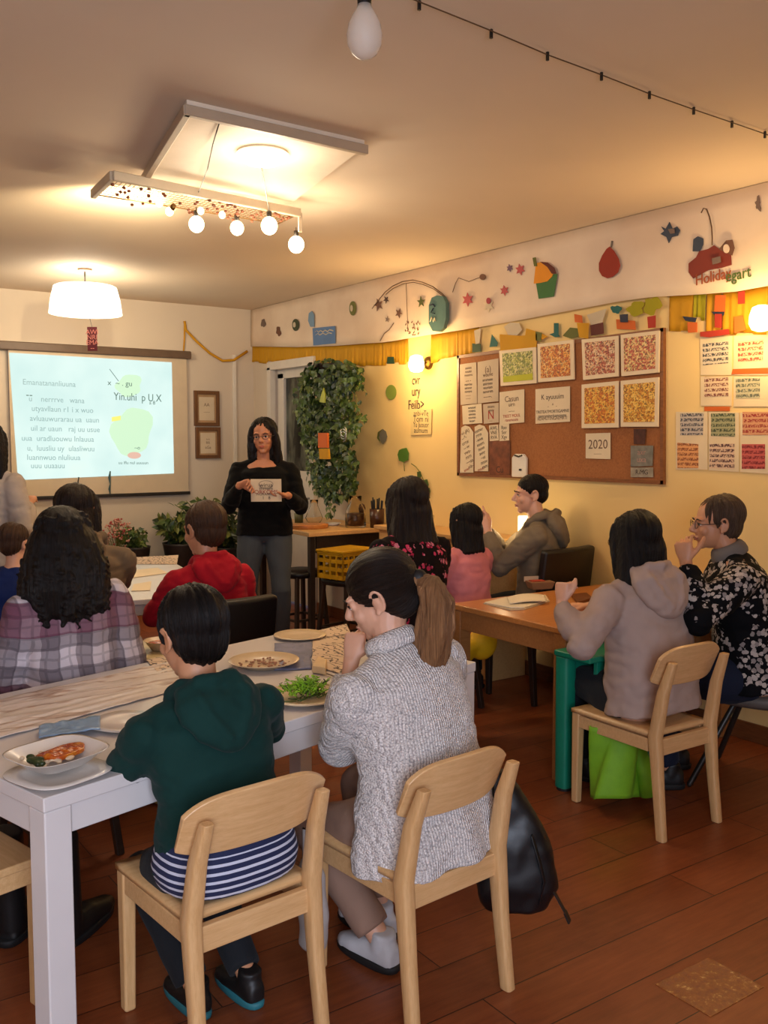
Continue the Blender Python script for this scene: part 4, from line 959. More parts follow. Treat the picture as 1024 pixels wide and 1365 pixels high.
# sideboard behind the man
SB = thing('sideboard', 'low pale wooden sideboard along the yellow wall behind the pink coat', 'sideboard', (4.20, 5.25, 0), 0)
b = MB(); b.box((0, 0, .93), (.36, 1.35, .03)); b.build('top', W_pale, SB, bevel=.005)
b = MB(); b.box((.01, 0, .4575), (.32, 1.29, .915)); b.build('body', W_pale, SB, bevel=.004)
for y in (-.32, .32):
    b = MB(); b.box((-.158, y, .41), (.018, .60, .80)); d = b.build('door', wood('sideboard door', rgb(184, 138, 82), rgb(204, 158, 100), axis=2), SB, bevel=.004)
    b = MB(); b.tube([(-.17, y+.2, .5), (-.19, y+.2, .5), (-.19, y+.2, .62), (-.17, y+.2, .62)], .006, 8); b.build('handle', M_dark, d, smooth=True)
# black upholstered chairs
def black_chair(label, loc, rz, seat_z=.47, top=.88, w=.46, group='black leather chairs'):
    T = thing('leather_chair', label, 'chair', loc, rz, group)
    b = MB(); b.box((0, 0, seat_z-.05), (w, .44, .10)); b.build('seat', M_leather, T, bevel=.03, bseg=4)
    def bk(u, v):
        x = (u-.5)*w*(1-.03*v); y = -.20-.07*v-.03*(1-(2*u-1)**2); return V((x, y, seat_z-.06+(top-seat_z+.06)*v))
    b = MB(); b.grid(bk, 10, 8); b.build('backrest', M_leather, T, smooth=True, solid=.06, bevel=.02, bseg=3)
    for sx in (-1, 1):
        for sy in (-1, 1):
            b = MB(); b.bar((sx*(w/2-.03), sy*.17-(.03 if sy < 0 else 0), 0), (sx*(w/2-.03), sy*.17, seat_z-.09), .03, .03, (0, 1, 0), .04, .04); b.build('leg', M_dwood, T, bevel=.004)
    return T
BC1 = black_chair('black leather chair under the boy in the red hoodie', (1.95, 4.33, 0), R(2), .46, .84, .44)
BC2 = black_chair('black leather chair under the man in the grey hoodie', (4.08, 4.24, 0), R(6), .50, .95, .48)
# stools and dark chairs near the speaker
def stool(label, loc, rz=0, h=.60, w=.36, m=None, group='dark stools'):
    T = thing('stool', label, 'stool', loc, rz, group)
    b = MB(); b.loft([(V((0, 0, z)), V((1, 0, 0)), V((0, 1, 0)), r_, r_) for z, r_ in ((h-.05, w/2-.01), (h-.03, w/2), (h-.012, w/2), (h, w/2-.02))], 28, p=3); b.build('seat', M_leather, T, smooth=True)
    for sx in (-1, 1):
        for sy in (-1, 1):
            b = MB(); b.bar((sx*(w/2-.01), sy*(w/2-.01), 0), (sx*(w/2-.05), sy*(w/2-.05), h-.04), .03, .03, (0, 1, 0)); b.build('leg', m or M_dwood, T, bevel=.004)
    b = MB()
    for s_ in (-1, 1): b.bar((-(w/2-.03), s_*(w/2-.03), h*.35), ((w/2-.03), s_*(w/2-.03), h*.35), .018, .018); b.bar((s_*(w/2-.03), -(w/2-.03), h*.35), (s_*(w/2-.03), (w/2-.03), h*.35), .018, .018)
    b.build('footrest', m or M_dwood, T)
    return T
stool('dark padded stool between the speaker and the yellow crate', (3.63, 6.38, 0), R(8), .58, .34)
stool('dark stool carrying the yellow crate', (3.72, 5.84, 0), R(12), .58, .34)
stool('dark stool under the long haired listener in the flowered blouse', (2.72, 3.72, 0), R(30), .52, .34)
stool('small dark stool under the child in the pink coat', (3.46, 4.28, 0), R(10), .44, .28)
# yellow crate on the stool
YC = thing('plastic_crate', 'yellow plastic crate on a dark stool beside the speaker', 'crate', (3.72, 5.84, .58), R(14))
M_ycr = mat('yellow plastic', rgb(196, 150, 20), .4, .12, 6)
b = MB()
for s_ in (-1, 1):
    for z in (.02, .075, .135, .185):
        b.box((0, s_*.125, z), (.34, .008, .028)); b.box((s_*.17, 0, z), (.008, .25, .028))
    for k in range(7): b.box((-.17+.34*k/6, s_*.125, .10), (.012, .012, .2))
    for k in range(5): b.box((s_*.17, -.125+.25*k/4, .10), (.012, .012, .2))
b.box((0, 0, .006), (.34, .25, .012)); b.build('body', M_ycr, YC)
b = MB(); b.box((0, 0, .205), (.37, .28, .016)); b.box((0, -.0, .19), (.36, .27, .012)); b.build('rim', M_ycr, YC, bevel=.004)
b = MB(); b.ell((.06, -.135, .14), (.026, .012, .022)); b.build('handle_knob', mat('lemon plastic', rgb(226, 190, 50), .35), YC, smooth=True)
# black swivel-like stool under the floral jacket
FS = thing('stool', 'dark splay legged stool under the woman in the flowered black jacket', 'stool', (3.86, 2.52, 0), R(20), 'dark stools')
b = MB(); b.loft([(V((0, 0, z)), V((1, 0, 0)), V((0, 1, 0)), r_, r_) for z, r_ in ((.40, .19), (.42, .21), (.45, .21), (.46, .19))], 32, p=2.6); b.build('seat', mat('grey seat', rgb(92, 84, 78), .6), FS, smooth=True)
for sx in (-1, 1):
    for sy in (-1, 1):
        b = MB(); b.tube([(sx*.23, sy*.23, .014), (sx*.07, sy*.07, .405)], .014, 10, True); b.build('leg', M_dark, FS, smooth=True)
# white chair at the left edge
LC_ = thing('wooden_chair', 'pale chair cut off by the left edge under the front table', 'chair', (.42, 2.80, 0), R(-76), 'pale wooden chairs')
b = MB(); b.box((0, 0, .42), (.42, .42, .025)); b.build('seat', W_birch, LC_, bevel=.006)
b = MB()
for s_ in (-1, 1): b.box((0, s_*.195, .385), (.36, .02, .05)); b.box((s_*.195, 0, .385), (.02, .36, .05))
b.build('seat_rail', W_birch, LC_, bevel=.003)
for sx in (-1, 1):
    for sy in (-1, 1):
        b = MB(); b.box((sx*.19, sy*.19, .205), (.035, .035, .41)); b.build('leg', W_birchv, LC_, bevel=.004)
b = MB(); b.box((0, -.19, .66), (.42, .02, .16)); b.build('backrest', W_birch, LC_, bevel=.006)
for sx in (-1, 1):
    b = MB(); b.box((sx*.17, -.19, .51), (.03, .022, .18)); b.build('post', W_birchv, LC_, bevel=.004)

# ================================================================== TABLEWARE
M_china = mat('white china', rgb(222, 214, 206), .22, .03); M_cream = mat('cream china', rgb(214, 190, 156), .3, .05)
def plate(name, label, loc, r, h=.018, m=None, p=2.0, rz=0, group=None, sx=1, sy=1):
    T = thing(name, label, 'plate', loc, rz, group)
    b = MB(); b.lathe([(.001, .0005), (r*.62, .0), (r*.66, .004), (r*.97, h), (r, h), (r, h-.003)][::1]+[(r*.985, h+.001), (r*.67, .0075), (r*.6, .0045), (.001, .004)], seg=56, sx=sx, sy=sy, p=p)
    b.build('dish', m or M_china, T, smooth=True); return T
# square stacked plate and bowl at the near left corner
q = onz(78, 1034, .73); plate('serving_plate', 'squarish white underplate at the near left corner of the front table', q, .118, .014, p=3.2, rz=R(20))
q = onz(76, 1020, .745); BWL = thing('square_bowl', 'white square bowl with orange curry and dark greens', 'bowl', q+V((0, 0, .0)), R(18))
b = MB(); b.lathe([(.001, .001), (.060, 0), (.068, .004), (.112, .040), (.116, .041), (.114, .036)][:5]+[(.110, .040), (.068, .012), (.06, .009), (.001, .009)], seg=64, p=3.4, sx=1.04, sy=.94); b.build('dish', M_china, BWL, smooth=True)
t = NT('orange curry'); v = t.coord(); n = t.noise(v, 28, 4, .6); t.base(t.ramp(n, [(.3, rgb(150, 40, 14)), (.5, rgb(184, 84, 20)), (.68, rgb(206, 130, 30))])); t.rough(.25); t.bump(n, .6, .01); M_curry = t.m
b = MB(); b.prism([(.02+x*.066, .0+y*.046, .024) for x, y in [(math.cos(a)*(1+.15*math.sin(3*a)), math.sin(a)*(1+.2*math.sin(2*a+1))) for a in [2*math.pi*k/28 for k in range(28)]]], (0, 0, 1), .012)
for k in range(14): b.ell((.01+random.uniform(-.04, .04), random.uniform(-.02, .02), .034), (.012, .010, .007), seg=8, nr=6)
fuse(b, 'curry', M_curry, BWL, .0025, 4)
b = MB()
for k in range(16): b.ell((-.068+random.uniform(-.010, .010), -.01+random.uniform(-.028, .028), .03+random.uniform(0, .008)), (.009, .012, .008), Matrix.Rotation(random.uniform(0, 3), 3, 'Z'), 8, 6)
fuse(b, 'greens', mat('dark cooked greens', rgb(34, 48, 18), .45, .5, 60), BWL, .0025, 2)
b = MB()
for k in range(20): b.ell((random.uniform(-.07, .08), random.uniform(-.045, .06), .024+random.uniform(0, .003)), (random.uniform(.006, .016), .008, .006), seg=8, nr=6)
fuse(b, 'rice', mat('pale rice', rgb(214, 190, 160), .6, .12, 60, bump=.4, bscale=250), BWL, .003, 2)
# crumpled paper runner
def m_runner():
    t = NT('crumpled paper runner'); v = t.coord((.8, 4.2, 1), (0, 0, -.32)); n = t.noise(v, 2.0, 3, .5); n2 = t.noise(v, 6, 5, .6)
    c = t.ramp(n, [(.46, rgb(224, 212, 204)), (.495, rgb(166, 134, 116)), (.52, rgb(226, 216, 208)), (.66, rgb(212, 198, 188))])
    t.base(t.mix(.1, c, t.ramp(n2, [(.4, rgb(220, 204, 188)), (.6, rgb(170, 142, 126))]))); t.rough(.5); t.bump(n, .5, .02); return t.m
def runner(u, v):
    p = on_tab(.02+1.05*u, .50+.40*v+.06*u*(1-v), .7335); h = .010*abs(noise.noise(V((u*3, v*9, 1))))+.004*abs(noise.noise(V((u*9, v*20, 4))))
    return p+V((0, 0, h))
b = MB(); b.grid(runner, 60, 40); rn = b.build('paper_runner', m_runner(), smooth=True, solid=.0012); tag(rn, 'crumpled brown streaked paper runner along the far side of the white table', 'table runner')
# blue napkin
def nap(u, v):
    p = onz(52+(134-52)*u, 975-14*u+(16+2*u)*v, .7315); return p+V((0, 0, .016+.010*abs(noise.noise(V((u*4, v*3, 0))))))
b = MB(); b.grid(nap, 24, 10); tag(b.build('blue_napkin', mat('pale blue wrapper', rgb(140, 172, 206), .3, .15, 25), smooth=True, solid=.002), 'crumpled pale blue wrapper behind the square bowl', 'napkin')
q = onz(166, 965, .733); plate('dinner_plate', 'rounded white plate partly hidden by the boy in the green hoodie', q, .105, .010, p=2.6, rz=R(30))
q = onz(352, 887, .733); pl_ = plate('dinner_plate', 'raised cream plate with crumbs right of the boy in the green hoodie', q, .135, .024, M_cream)
b = MB()
for k in range(60):
    a, r_ = random.uniform(0, 6.28), random.uniform(0, .10); b.ell((r_*math.cos(a), r_*math.sin(a), .009), (.007, .005, .003), Matrix.Rotation(a, 3, 'Z'), 6, 4)
tag(b.build('crumbs', mat('crumb', rgb(160, 112, 84), .7, .3, 60), pl_), kind='stuff')
q = onz(400, 849, .733); plate('dinner_plate', 'plain cream plate at the far edge of the front table', q, .115, .012, M_cream)
q = onz(408, 930, .733); gp = plate('dinner_plate', 'cream plate heaped with bright green salad', q, .140, .014, M_cream, p=2.2)
M_salad = mat('fresh salad', rgb(140, 190, 40), .4, .35, 40); M_saladd = mat('dark salad stems', rgb(66, 84, 22), .5, .3, 40)
b = MB(); d = MB(); rnd = random.Random(3)
for k in range(230):
    a = rnd.uniform(0, 6.28); r0 = rnd.uniform(0, .05); c = V((r0*math.cos(a)*1.6, r0*math.sin(a)*1.1+.01, .010+rnd.uniform(0, .03)))
    e = c+V((rnd.uniform(-.03, .03), rnd.uniform(-.02, .02), rnd.uniform(.005, .034)*(1.3-r0*14)))
    m_ = (c+e)/2+V((rnd.uniform(-.012, .012), rnd.uniform(-.012, .012), .006))
    (b if k % 4 else d).tube([c, m_, e], [.0022, .002, .0012], 4)
    if k % 3 == 0:
        n_ = V((rnd.uniform(-1, 1), rnd.uniform(-1, 1), 1)).normalized(); b.ell(e, (.009, .006, .0015), V((0, 0, 1)).rotation_difference(n_).to_matrix(), 6, 4)
for k in range(26):
    x = rnd.uniform(-.08, .07); d.tube([(x, -.045+rnd.uniform(-.02, .02), .012), (x+rnd.uniform(-.05, .05), -.05+rnd.uniform(-.02, .03), .018)], .002, 4)
tag(b.build('salad', M_salad, gp, smooth=True), kind='stuff'); tag(d.build('salad_stems', M_saladd, gp, smooth=True), kind='stuff')
# drawings, cloth, cutlery at the right end
M_draw = None
t = NT('ink drawing'); v = t.coord(); w1 = t.add('ShaderNodeTexWave'); t.link(v, w1.inputs['Vector']); w1.inputs['Scale'].default_value = 9; w1.inputs['Distortion'].default_value = 14; w1.inputs['Detail'].default_value = 3; w1.inputs['Detail Scale'].default_value = 1.4
n = t.noise(v, 9, 3); a = t.math('MULTIPLY', t.math('LESS_THAN', w1.outputs['Fac'], .13), t.math('GREATER_THAN', n, .42))
t.base(t.mix(a, rgb(214, 188, 160), rgb(86, 66, 60))); t.rough(.7); M_draw = t.m
def flat_sheet(name, label, pts, m, z=.7325, th=.0015, cat='paper', group=None):
    P = [onz(x, y, z) for x, y in pts]; b = MB(); b.prism(P, (0, 0, 1), th); return tag(b.build(name, m), label, cat, group)
flat_sheet('drawing', 'ink drawing on paper at the right end of the front table', [(417, 853), (468, 846), (472, 880), (452, 898), (416, 886)], M_draw, .7335)
flat_sheet('drawing', 'narrow ink drawing on paper behind the nearer one', [(418, 842), (462, 832), (468, 845), (420, 852)], M_draw, .7335)
def cl(u, v):
    p = onz(366+50*u, 858+36*v-2*u, .7325); p += V((.012*noise.noise(V((u*4, v*4, 9))), .012*noise.noise(V((u*4, v*4, 19))), 0)); e_ = min(1, 6*min(u, 1-u, v, 1-v)); return p+V((0, 0, .0015+e_*.016*abs(noise.noise(V((u*6, v*7, 3))))))
b = MB(); b.grid(cl, 20, 20); tag(b.build('table_cloth', mat('grey blue cloth', rgb(122, 124, 150), .7, .25, 14), smooth=True, solid=.002), 'rumpled grey blue cloth between the crumb plate and the drawings', 'cloth')
b = MB(); q = onz(426, 893, .75); b.prism([onz(416, 897, .7335), onz(424, 883, .7335), onz(436, 888, .7335), onz(434, 900, .7335)], (0, 0, 1), .028); tag(b.build('cheese_wedge', mat('cheese', rgb(226, 196, 150), .4), bevel=.004), 'cream cheese wedge next to the drawings', 'food')
FKb = MB(); f0, f1 = onz(436, 898, .737), onz(455, 905, .737); FKb.tube([f0, f1], [.004, .005], 6, flat=.4); FKb.tube([f1, f1+(f1-f0)*.25], [.009, .011], 8, True, flat=.3)
tag(FKb.build('spoon', mat('steel cutlery', rgb(120, 104, 96), .3, metal=.9), smooth=True), 'dark steel spoon lying beside the cheese wedge', 'cutlery')
flat_sheet('paper_place_mat', 'pale place mat paper under the elbow of the boy in green', [(195, 880), (232, 872), (250, 888), (214, 900)], M_draw, .7350)
# back table papers
q0 = [(180, 743), (238, 740), (236, 752), (176, 752)]
flat_sheet('magazine', 'open magazine with a dark squiggle at the far end of the back table', q0, M_draw, .7325)
flat_sheet('paper_sheet', 'bright paper sheet across the middle of the back table', [(158, 762), (210, 757), (224, 764), (164, 772)], paper('bright sheet', rgb(236, 220, 190)), .7325)
flat_sheet('paper_sheet', 'bright blank sheet at the near end of the back table', [(178, 779), (202, 775), (200, 787), (175, 788)], paper('bright sheet', rgb(236, 220, 190)), .7325)
# small cream box table with bowl
BX = thing('side_table', 'small cream pedestal table with a bowl behind the plaid jacket', 'table', (1.56, 4.00, 0), R(15))
b = MB(); b.box((0, 0, .655), (.38, .34, .025)); b.build('tabletop', mat('cream laminate', rgb(206, 186, 140), .4), BX, bevel=.005)
b = MB(); b.box((0, 0, .325), (.28, .26, .63)); b.build('pedestal', mat('cream pedestal', rgb(176, 150, 90), .5), BX, bevel=.005)
b = MB(); q = V((1.56, 4.0, 0)); SBW = thing('soup_bowl', 'cream soup bowl with red soup on the small cream table', 'bowl', (1.53, 3.93, .668))
b.lathe([(.03, 0), (.045, .004), (.075, .045), (.078, .046), (.073, .044), (.042, .008), (.001, .006)], seg=40); b.build('dish', M_cream, SBW, smooth=True)
b = MB(); b.lathe([(.001, .030), (.060, .030), (.060, .033), (.001, .034)], seg=32); b.build('soup', mat('red soup', rgb(190, 84, 54), .25, .3, 40), SBW, smooth=True)
CP_ = thing('paper_cup', 'pale cup behind the soup bowl on the small cream table', 'cup', (1.62, 4.09, .668))
b = MB(); b.lathe([(.026, 0), (.036, .085), (.038, .086), (.034, .084), (.024, .004), (.001, .004)], seg=28); b.build('cup', paper('cup paper', rgb(214, 196, 166)), CP_, smooth=True)
# right table: booklet, papers
bk = thing('booklet', 'open booklet lying at the left end of the wooden table', 'booklet', (0, 0, 0))
P = [(644, 805), (672, 797), (728, 794), (733, 802), (700, 813), (680, 814)]
b = MB(); b.prism([onz(x, y, .7310) for x, y in P], (0, 0, 1), .004); b.build('cover', paper('booklet cover', rgb(200, 180, 150)), bk)
b = MB(); b.prism([onz(x, y, .7360) for x, y in [(646, 804), (674, 797), (727, 794), (731, 801), (699, 811), (681, 811)]], (0, 0, 1), .006); b.build('pages', paper('booklet pages', rgb(232, 220, 196)), bk, bevel=.002)
def leaf(u, v):
    p = onz(676+50*u+4*v, 797-3*u+9*v, .743); return p+V((0, 0, .004+.014*math.sin(math.pi*u)*(1-v*.5)))
b = MB(); b.grid(leaf, 14, 6); b.build('raised_page', paper('booklet pages', rgb(232, 220, 196)), bk, smooth=True, solid=.0012)
bx = thing('snack_carton', 'small open carton with a red picture on the far edge of the wooden table', 'carton', onz(728, 786, .73)+V((0, .05, 0)), R(-20))
b = MB(); b.box((0, 0, .022), (.15, .10, .044), taper=.8); b.build('tray', paper('carton', rgb(150, 110, 76)), bx, bevel=.003)
b = MB(); b.box((0, .048, .052), (.16, .004, .03)); b.build('lid', paper('carton lid', rgb(206, 180, 150)), bx)
b = MB(); b.box((-.02, -.002, .048), (.08, .05, .004)); b.build('red_label', paper('carton red', rgb(190, 70, 40)), bx)
tag(flat_sheet('brown_tray', 'brown leather folder between the arms of the woman in the beige hoodie', [(762, 795), (782, 793), (790, 800), (770, 806)], mat('brown leather', rgb(110, 58, 28), .4), .7320, .014))
# counter items
def cp(px, py, z=.895): return onz(px, py, z)
BD = thing('cutting_board', 'round brown wooden board on the counter by the speaker', 'board', (3.75, 6.42, .895))
b = MB(); b.lathe([(.15, 0), (.155, .008), (.155, .03), (.15, .034)], seg=40, sy=.7); b.build('board', wood('board', rgb(172, 108, 50), rgb(196, 130, 66), axis=0), BD, smooth=True, bevel=.003)
def vase(name, label, loc, prof, m, fill=None, fm_=None):
    T = thing(name, label, name.split('_')[-1], loc); b = MB(); b.lathe(prof, seg=32); b.build('glass', m, T, smooth=True)
    if fill: b = MB(); b.lathe(fill, seg=28); b.build('contents', fm_, T, smooth=True)
    return T
t = NT('clear glass'); t.base((1, .97, .92, 1)); t.rough(.05); t.b.inputs['Transmission Weight'].default_value = 1; t.b.inputs['IOR'].default_value = 1.2; M_glass = t.m
M_brown_c = mat('dark brown jug', rgb(70, 40, 24), .3)
vase('glass_jar', 'glass jar with dark brown contents on the counter below the ivy', (4.10, 6.30, .895), [(.001, 0), (.08, 0), (.085, .01), (.08, .13), (.045, .20), (.05, .25), (.047, .25), (.042, .2), (.076, .13), (.08, .015), (.001, .01)], M_glass, [(.001, .012), (.074, .014), (.072, .11), (.001, .112)], M_brown_c)
vase('water_carafe', 'round glass carafe with trailing ivy on the counter', (3.98, 6.75, .895), [(.001, 0), (.05, 0), (.075, .05), (.05, .11), (.03, .16), (.035, .20), (.032, .2), (.027, .16), (.046, .11), (.07, .05), (.046, .008), (.001, .008)], M_glass)
vase('red_jar', 'small crimson jar on the counter right behind the speaker', (3.78, 6.88, .895), [(.04, 0), (.045, .01), (.045, .09), (.04, .10), (.04, .12), (.001, .12)], mat('crimson jar', rgb(120, 30, 40), .3))
vase('herb_pot', 'small green sprig in a cup on the counter', (3.93, 6.92, .895), [(.035, 0), (.04, .08), (.036, .08), (.001, .07)], mat('olive cup', rgb(90, 90, 50), .5))
vase('white_dish', 'small white dish beside the round wooden board', (4.02, 6.52, .895), [(.04, 0), (.07, .022), (.068, .022), (.001, .006)], M_china)
bo = vase('cutlery_holder', 'dark cutlery holder with black handles on the counter edge', (4.22, 6.17, .895), [(.055, 0), (.06, .15), (.055, .15), (.001, .02)], M_brown_c)
for k in range(7):
    a = k*.9; b = MB(); b.tube([(.03*math.cos(a), .03*math.sin(a), .03), (.045*math.cos(a), .045*math.sin(a), .21+.012*(k % 3))], .007, 6, True); b.build('handle', mat('black plastic', rgb(22, 20, 20), .4), bo, smooth=True)
vase('salt_mill', 'dark wooden mill behind the cutlery holder', (4.23, 6.40, .895), [(.03, 0), (.032, .02), (.02, .08), (.03, .14), (.02, .17), (.001, .18)], M_brown_c)
# glasses and lamp on the sideboard
for k, (y, l_) in enumerate(((5.62, 'upturned drinking glass further left on the sideboard'), (5.44, 'upturned drinking glass nearer the child in pink on the sideboard'))):
    T = thing('drinking_glass', l_, 'glass', (4.18, y, .945), 0, 'upturned glasses on the sideboard')
    b = MB(); b.lathe([(.045, 0), (.04, .10), (.001, .104), (.001, .100), (.036, .096), (.041, 0)], seg=28); b.build('glass', M_glass, T, smooth=True)
q = onx(700, 705, 4.2)
TL = thing('table_lamp', 'small glowing white cylinder lamp on the sideboard behind the man', 'table lamp', (4.2, min(q.y, 5.85), .945))
hh_ = CAMH+(q.z-CAMH)
b = MB(); b.lathe([(.04, 0), (.045, .01), (.012, .02), (.012, .03)], seg=24); b.build('base', M_dark, TL, smooth=True)
b = MB(); b.lathe([(.043, .03), (.046, .035), (.046, .155), (.043, .16)], seg=32); b.build('lamp_shade', emis('table lamp glow', rgb(255, 226, 160), 3.0), TL, smooth=True)
plight((4.02, TL.location.y, 1.05), 1.2, (1, .75, .42), .05)

# ================================================================== FLOOR THINGS
# black backpack leaning by chair 2
BG = thing('backpack', 'black backpack hanging from the back post of the ponytailed woman chair', 'bag', (1.905, 2.045, .17), R(-35))
b = MB()
for z, rx, ry, dx in ((.10, .13, .075, .02), (.14, .155, .09, .02), (.24, .155, .095, .012), (.36, .12, .08, -.012), (.48, .085, .06, -.035), (.58, .045, .035, -.055), (.62, .02, .02, -.06)):
    pass
b.loft([(V((dx, 0, z)), V((1, 0, 0)), V((0, 1, 0)), rx, ry) for z, rx, ry, dx in ((.0, .07, .04, .0), (.012, .10, .06, .0), (.08, .125, .075, .01), (.20, .112, .07, .0), (.30, .085, .055, -.02), (.38, .055, .04, -.04), (.43, .02, .02, -.05))], 28, p=3.4)
def crinkle(amp, sc):
    def f(co, n): return co+n*amp*noise.noise(co*sc)+n*amp*.5*noise.noise(co*sc*2.3)
    return f
M_bag = mat('black nylon', rgb(12, 12, 15), .42, .2, 30, bump=.12, bscale=30)
fuse(b, 'body', M_bag, BG, .010, 1, crinkle(.007, 11))
b = MB(); b.tube([(.045, -.06, .25), (.065, -.072, .18), (.08, -.072, .12), (.07, -.062, .05)], .009, 8, True, flat=.35); b.build('zip_flap', M_bag, BG, smooth=True)
b = MB(); b.bar((.10, -.045, .10), (.145, -.06, .02), .018, .004); b.bar((.145, -.06, .02), (.158, -.065, -.01), .024, .006); b.build('strap', mat('black plastic', rgb(22, 20, 20), .4), BG)
b = MB(); b.tube([(-.11, -.015, .46), (-.07, -.025, .42), (-.07, -.05, .30), (-.085, -.07, .16)], .011, 8, True, flat=.3); b.build('strap', M_bag, BG, smooth=True)
# lime green garment hanging under chair 3
GJ = None
def lime(u, v):
    a = u*2*math.pi; rx = .13+.03*math.sin(3*a+v*3)+.02*v; ry = .085+.02*math.cos(4*a+v*2)
    return V((3.12+rx*math.cos(a), 2.70+ry*math.sin(a), .37-.31*v+.02*math.sin(2*a)*v))
b = MB(); b.grid(lime, 48, 16); lg = b.build('green_jacket', mat('lime fabric', rgb(120, 176, 32), .7, .12, 12, bump=.2), smooth=True, solid=.006); tag(lg, 'lime green jacket hanging below the seat of the beige hooded woman', 'jacket')
b = MB(); b.tube([(3.20, 2.66, .26), (3.215, 2.63, .16), (3.225, 2.615, .055)], [.045, .05, .055], 16, False, .7); b.build('sleeve', mat('lime fabric', rgb(120, 176, 32)), lg, smooth=True)
# yellow bag hanging under the wooden table
b = MB(); q = V((3.44, 3.74, .42))
yb = thing('yellow_bag', 'yellow cloth bag under the wooden table', 'bag', (3.42, 3.95, .0))
b.ell((0, 0, .46), (.10, .06, .10)); b.ell((-.15, 0, .42), (.09, .05, .07)); b.tube([(-.2, 0, .42), (0, 0, .47)], .05, 8)
fuse(b, 'body', mat('yellow cloth', rgb(216, 166, 10), .6, .1), yb, .012, 5)
b = MB(); b.tube([(0, 0, .5), (.02, .02, .60), (.06, .05, .66)], .01, 8, True); b.build('strap', mat('yellow cloth', rgb(216, 166, 10)), yb, smooth=True)

# ================================================================== PLANTS
M_leafA = mat('ivy leaf green', rgb(62, 84, 34), .38, .45, 25); M_leafB = mat('pale ivy leaf', rgb(96, 112, 50), .4, .35, 25); M_leafD = mat('dark green leaf', rgb(40, 58, 28), .42, .4, 25)  # the third is a darker leaf green, mixed in at random
def leaf_add(mb, p, n, s, up, lobes=True):
    n = V(n).normalized(); r = n.cross(V(up)).normalized() if abs(n.dot(V(up))) < .95 else V((1, 0, 0)); u = r.cross(n).normalized()
    out = [(0, 0, 0), (-.42, .12, .05), (-.5, .45, .0), (-.25, .55, .06), (0, 1.0, -.08), (.25, .55, .06), (.5, .45, .0), (.42, .12, .05)] if lobes else [(0, 0, 0), (-.18, .3, .03), (-.2, .6, 0), (0, 1, -.06), (.2, .6, 0), (.18, .3, .03)]
    i = mb.addv([V(p)+r*x*s+u*-y*s+n*z*s for x, y, z in out]); k = len(out)
    c = mb.addv([V(p)+u*-.42*s-n*.03*s])
    for j in range(k): mb.face((c, i+j, i+(j+1) % k))
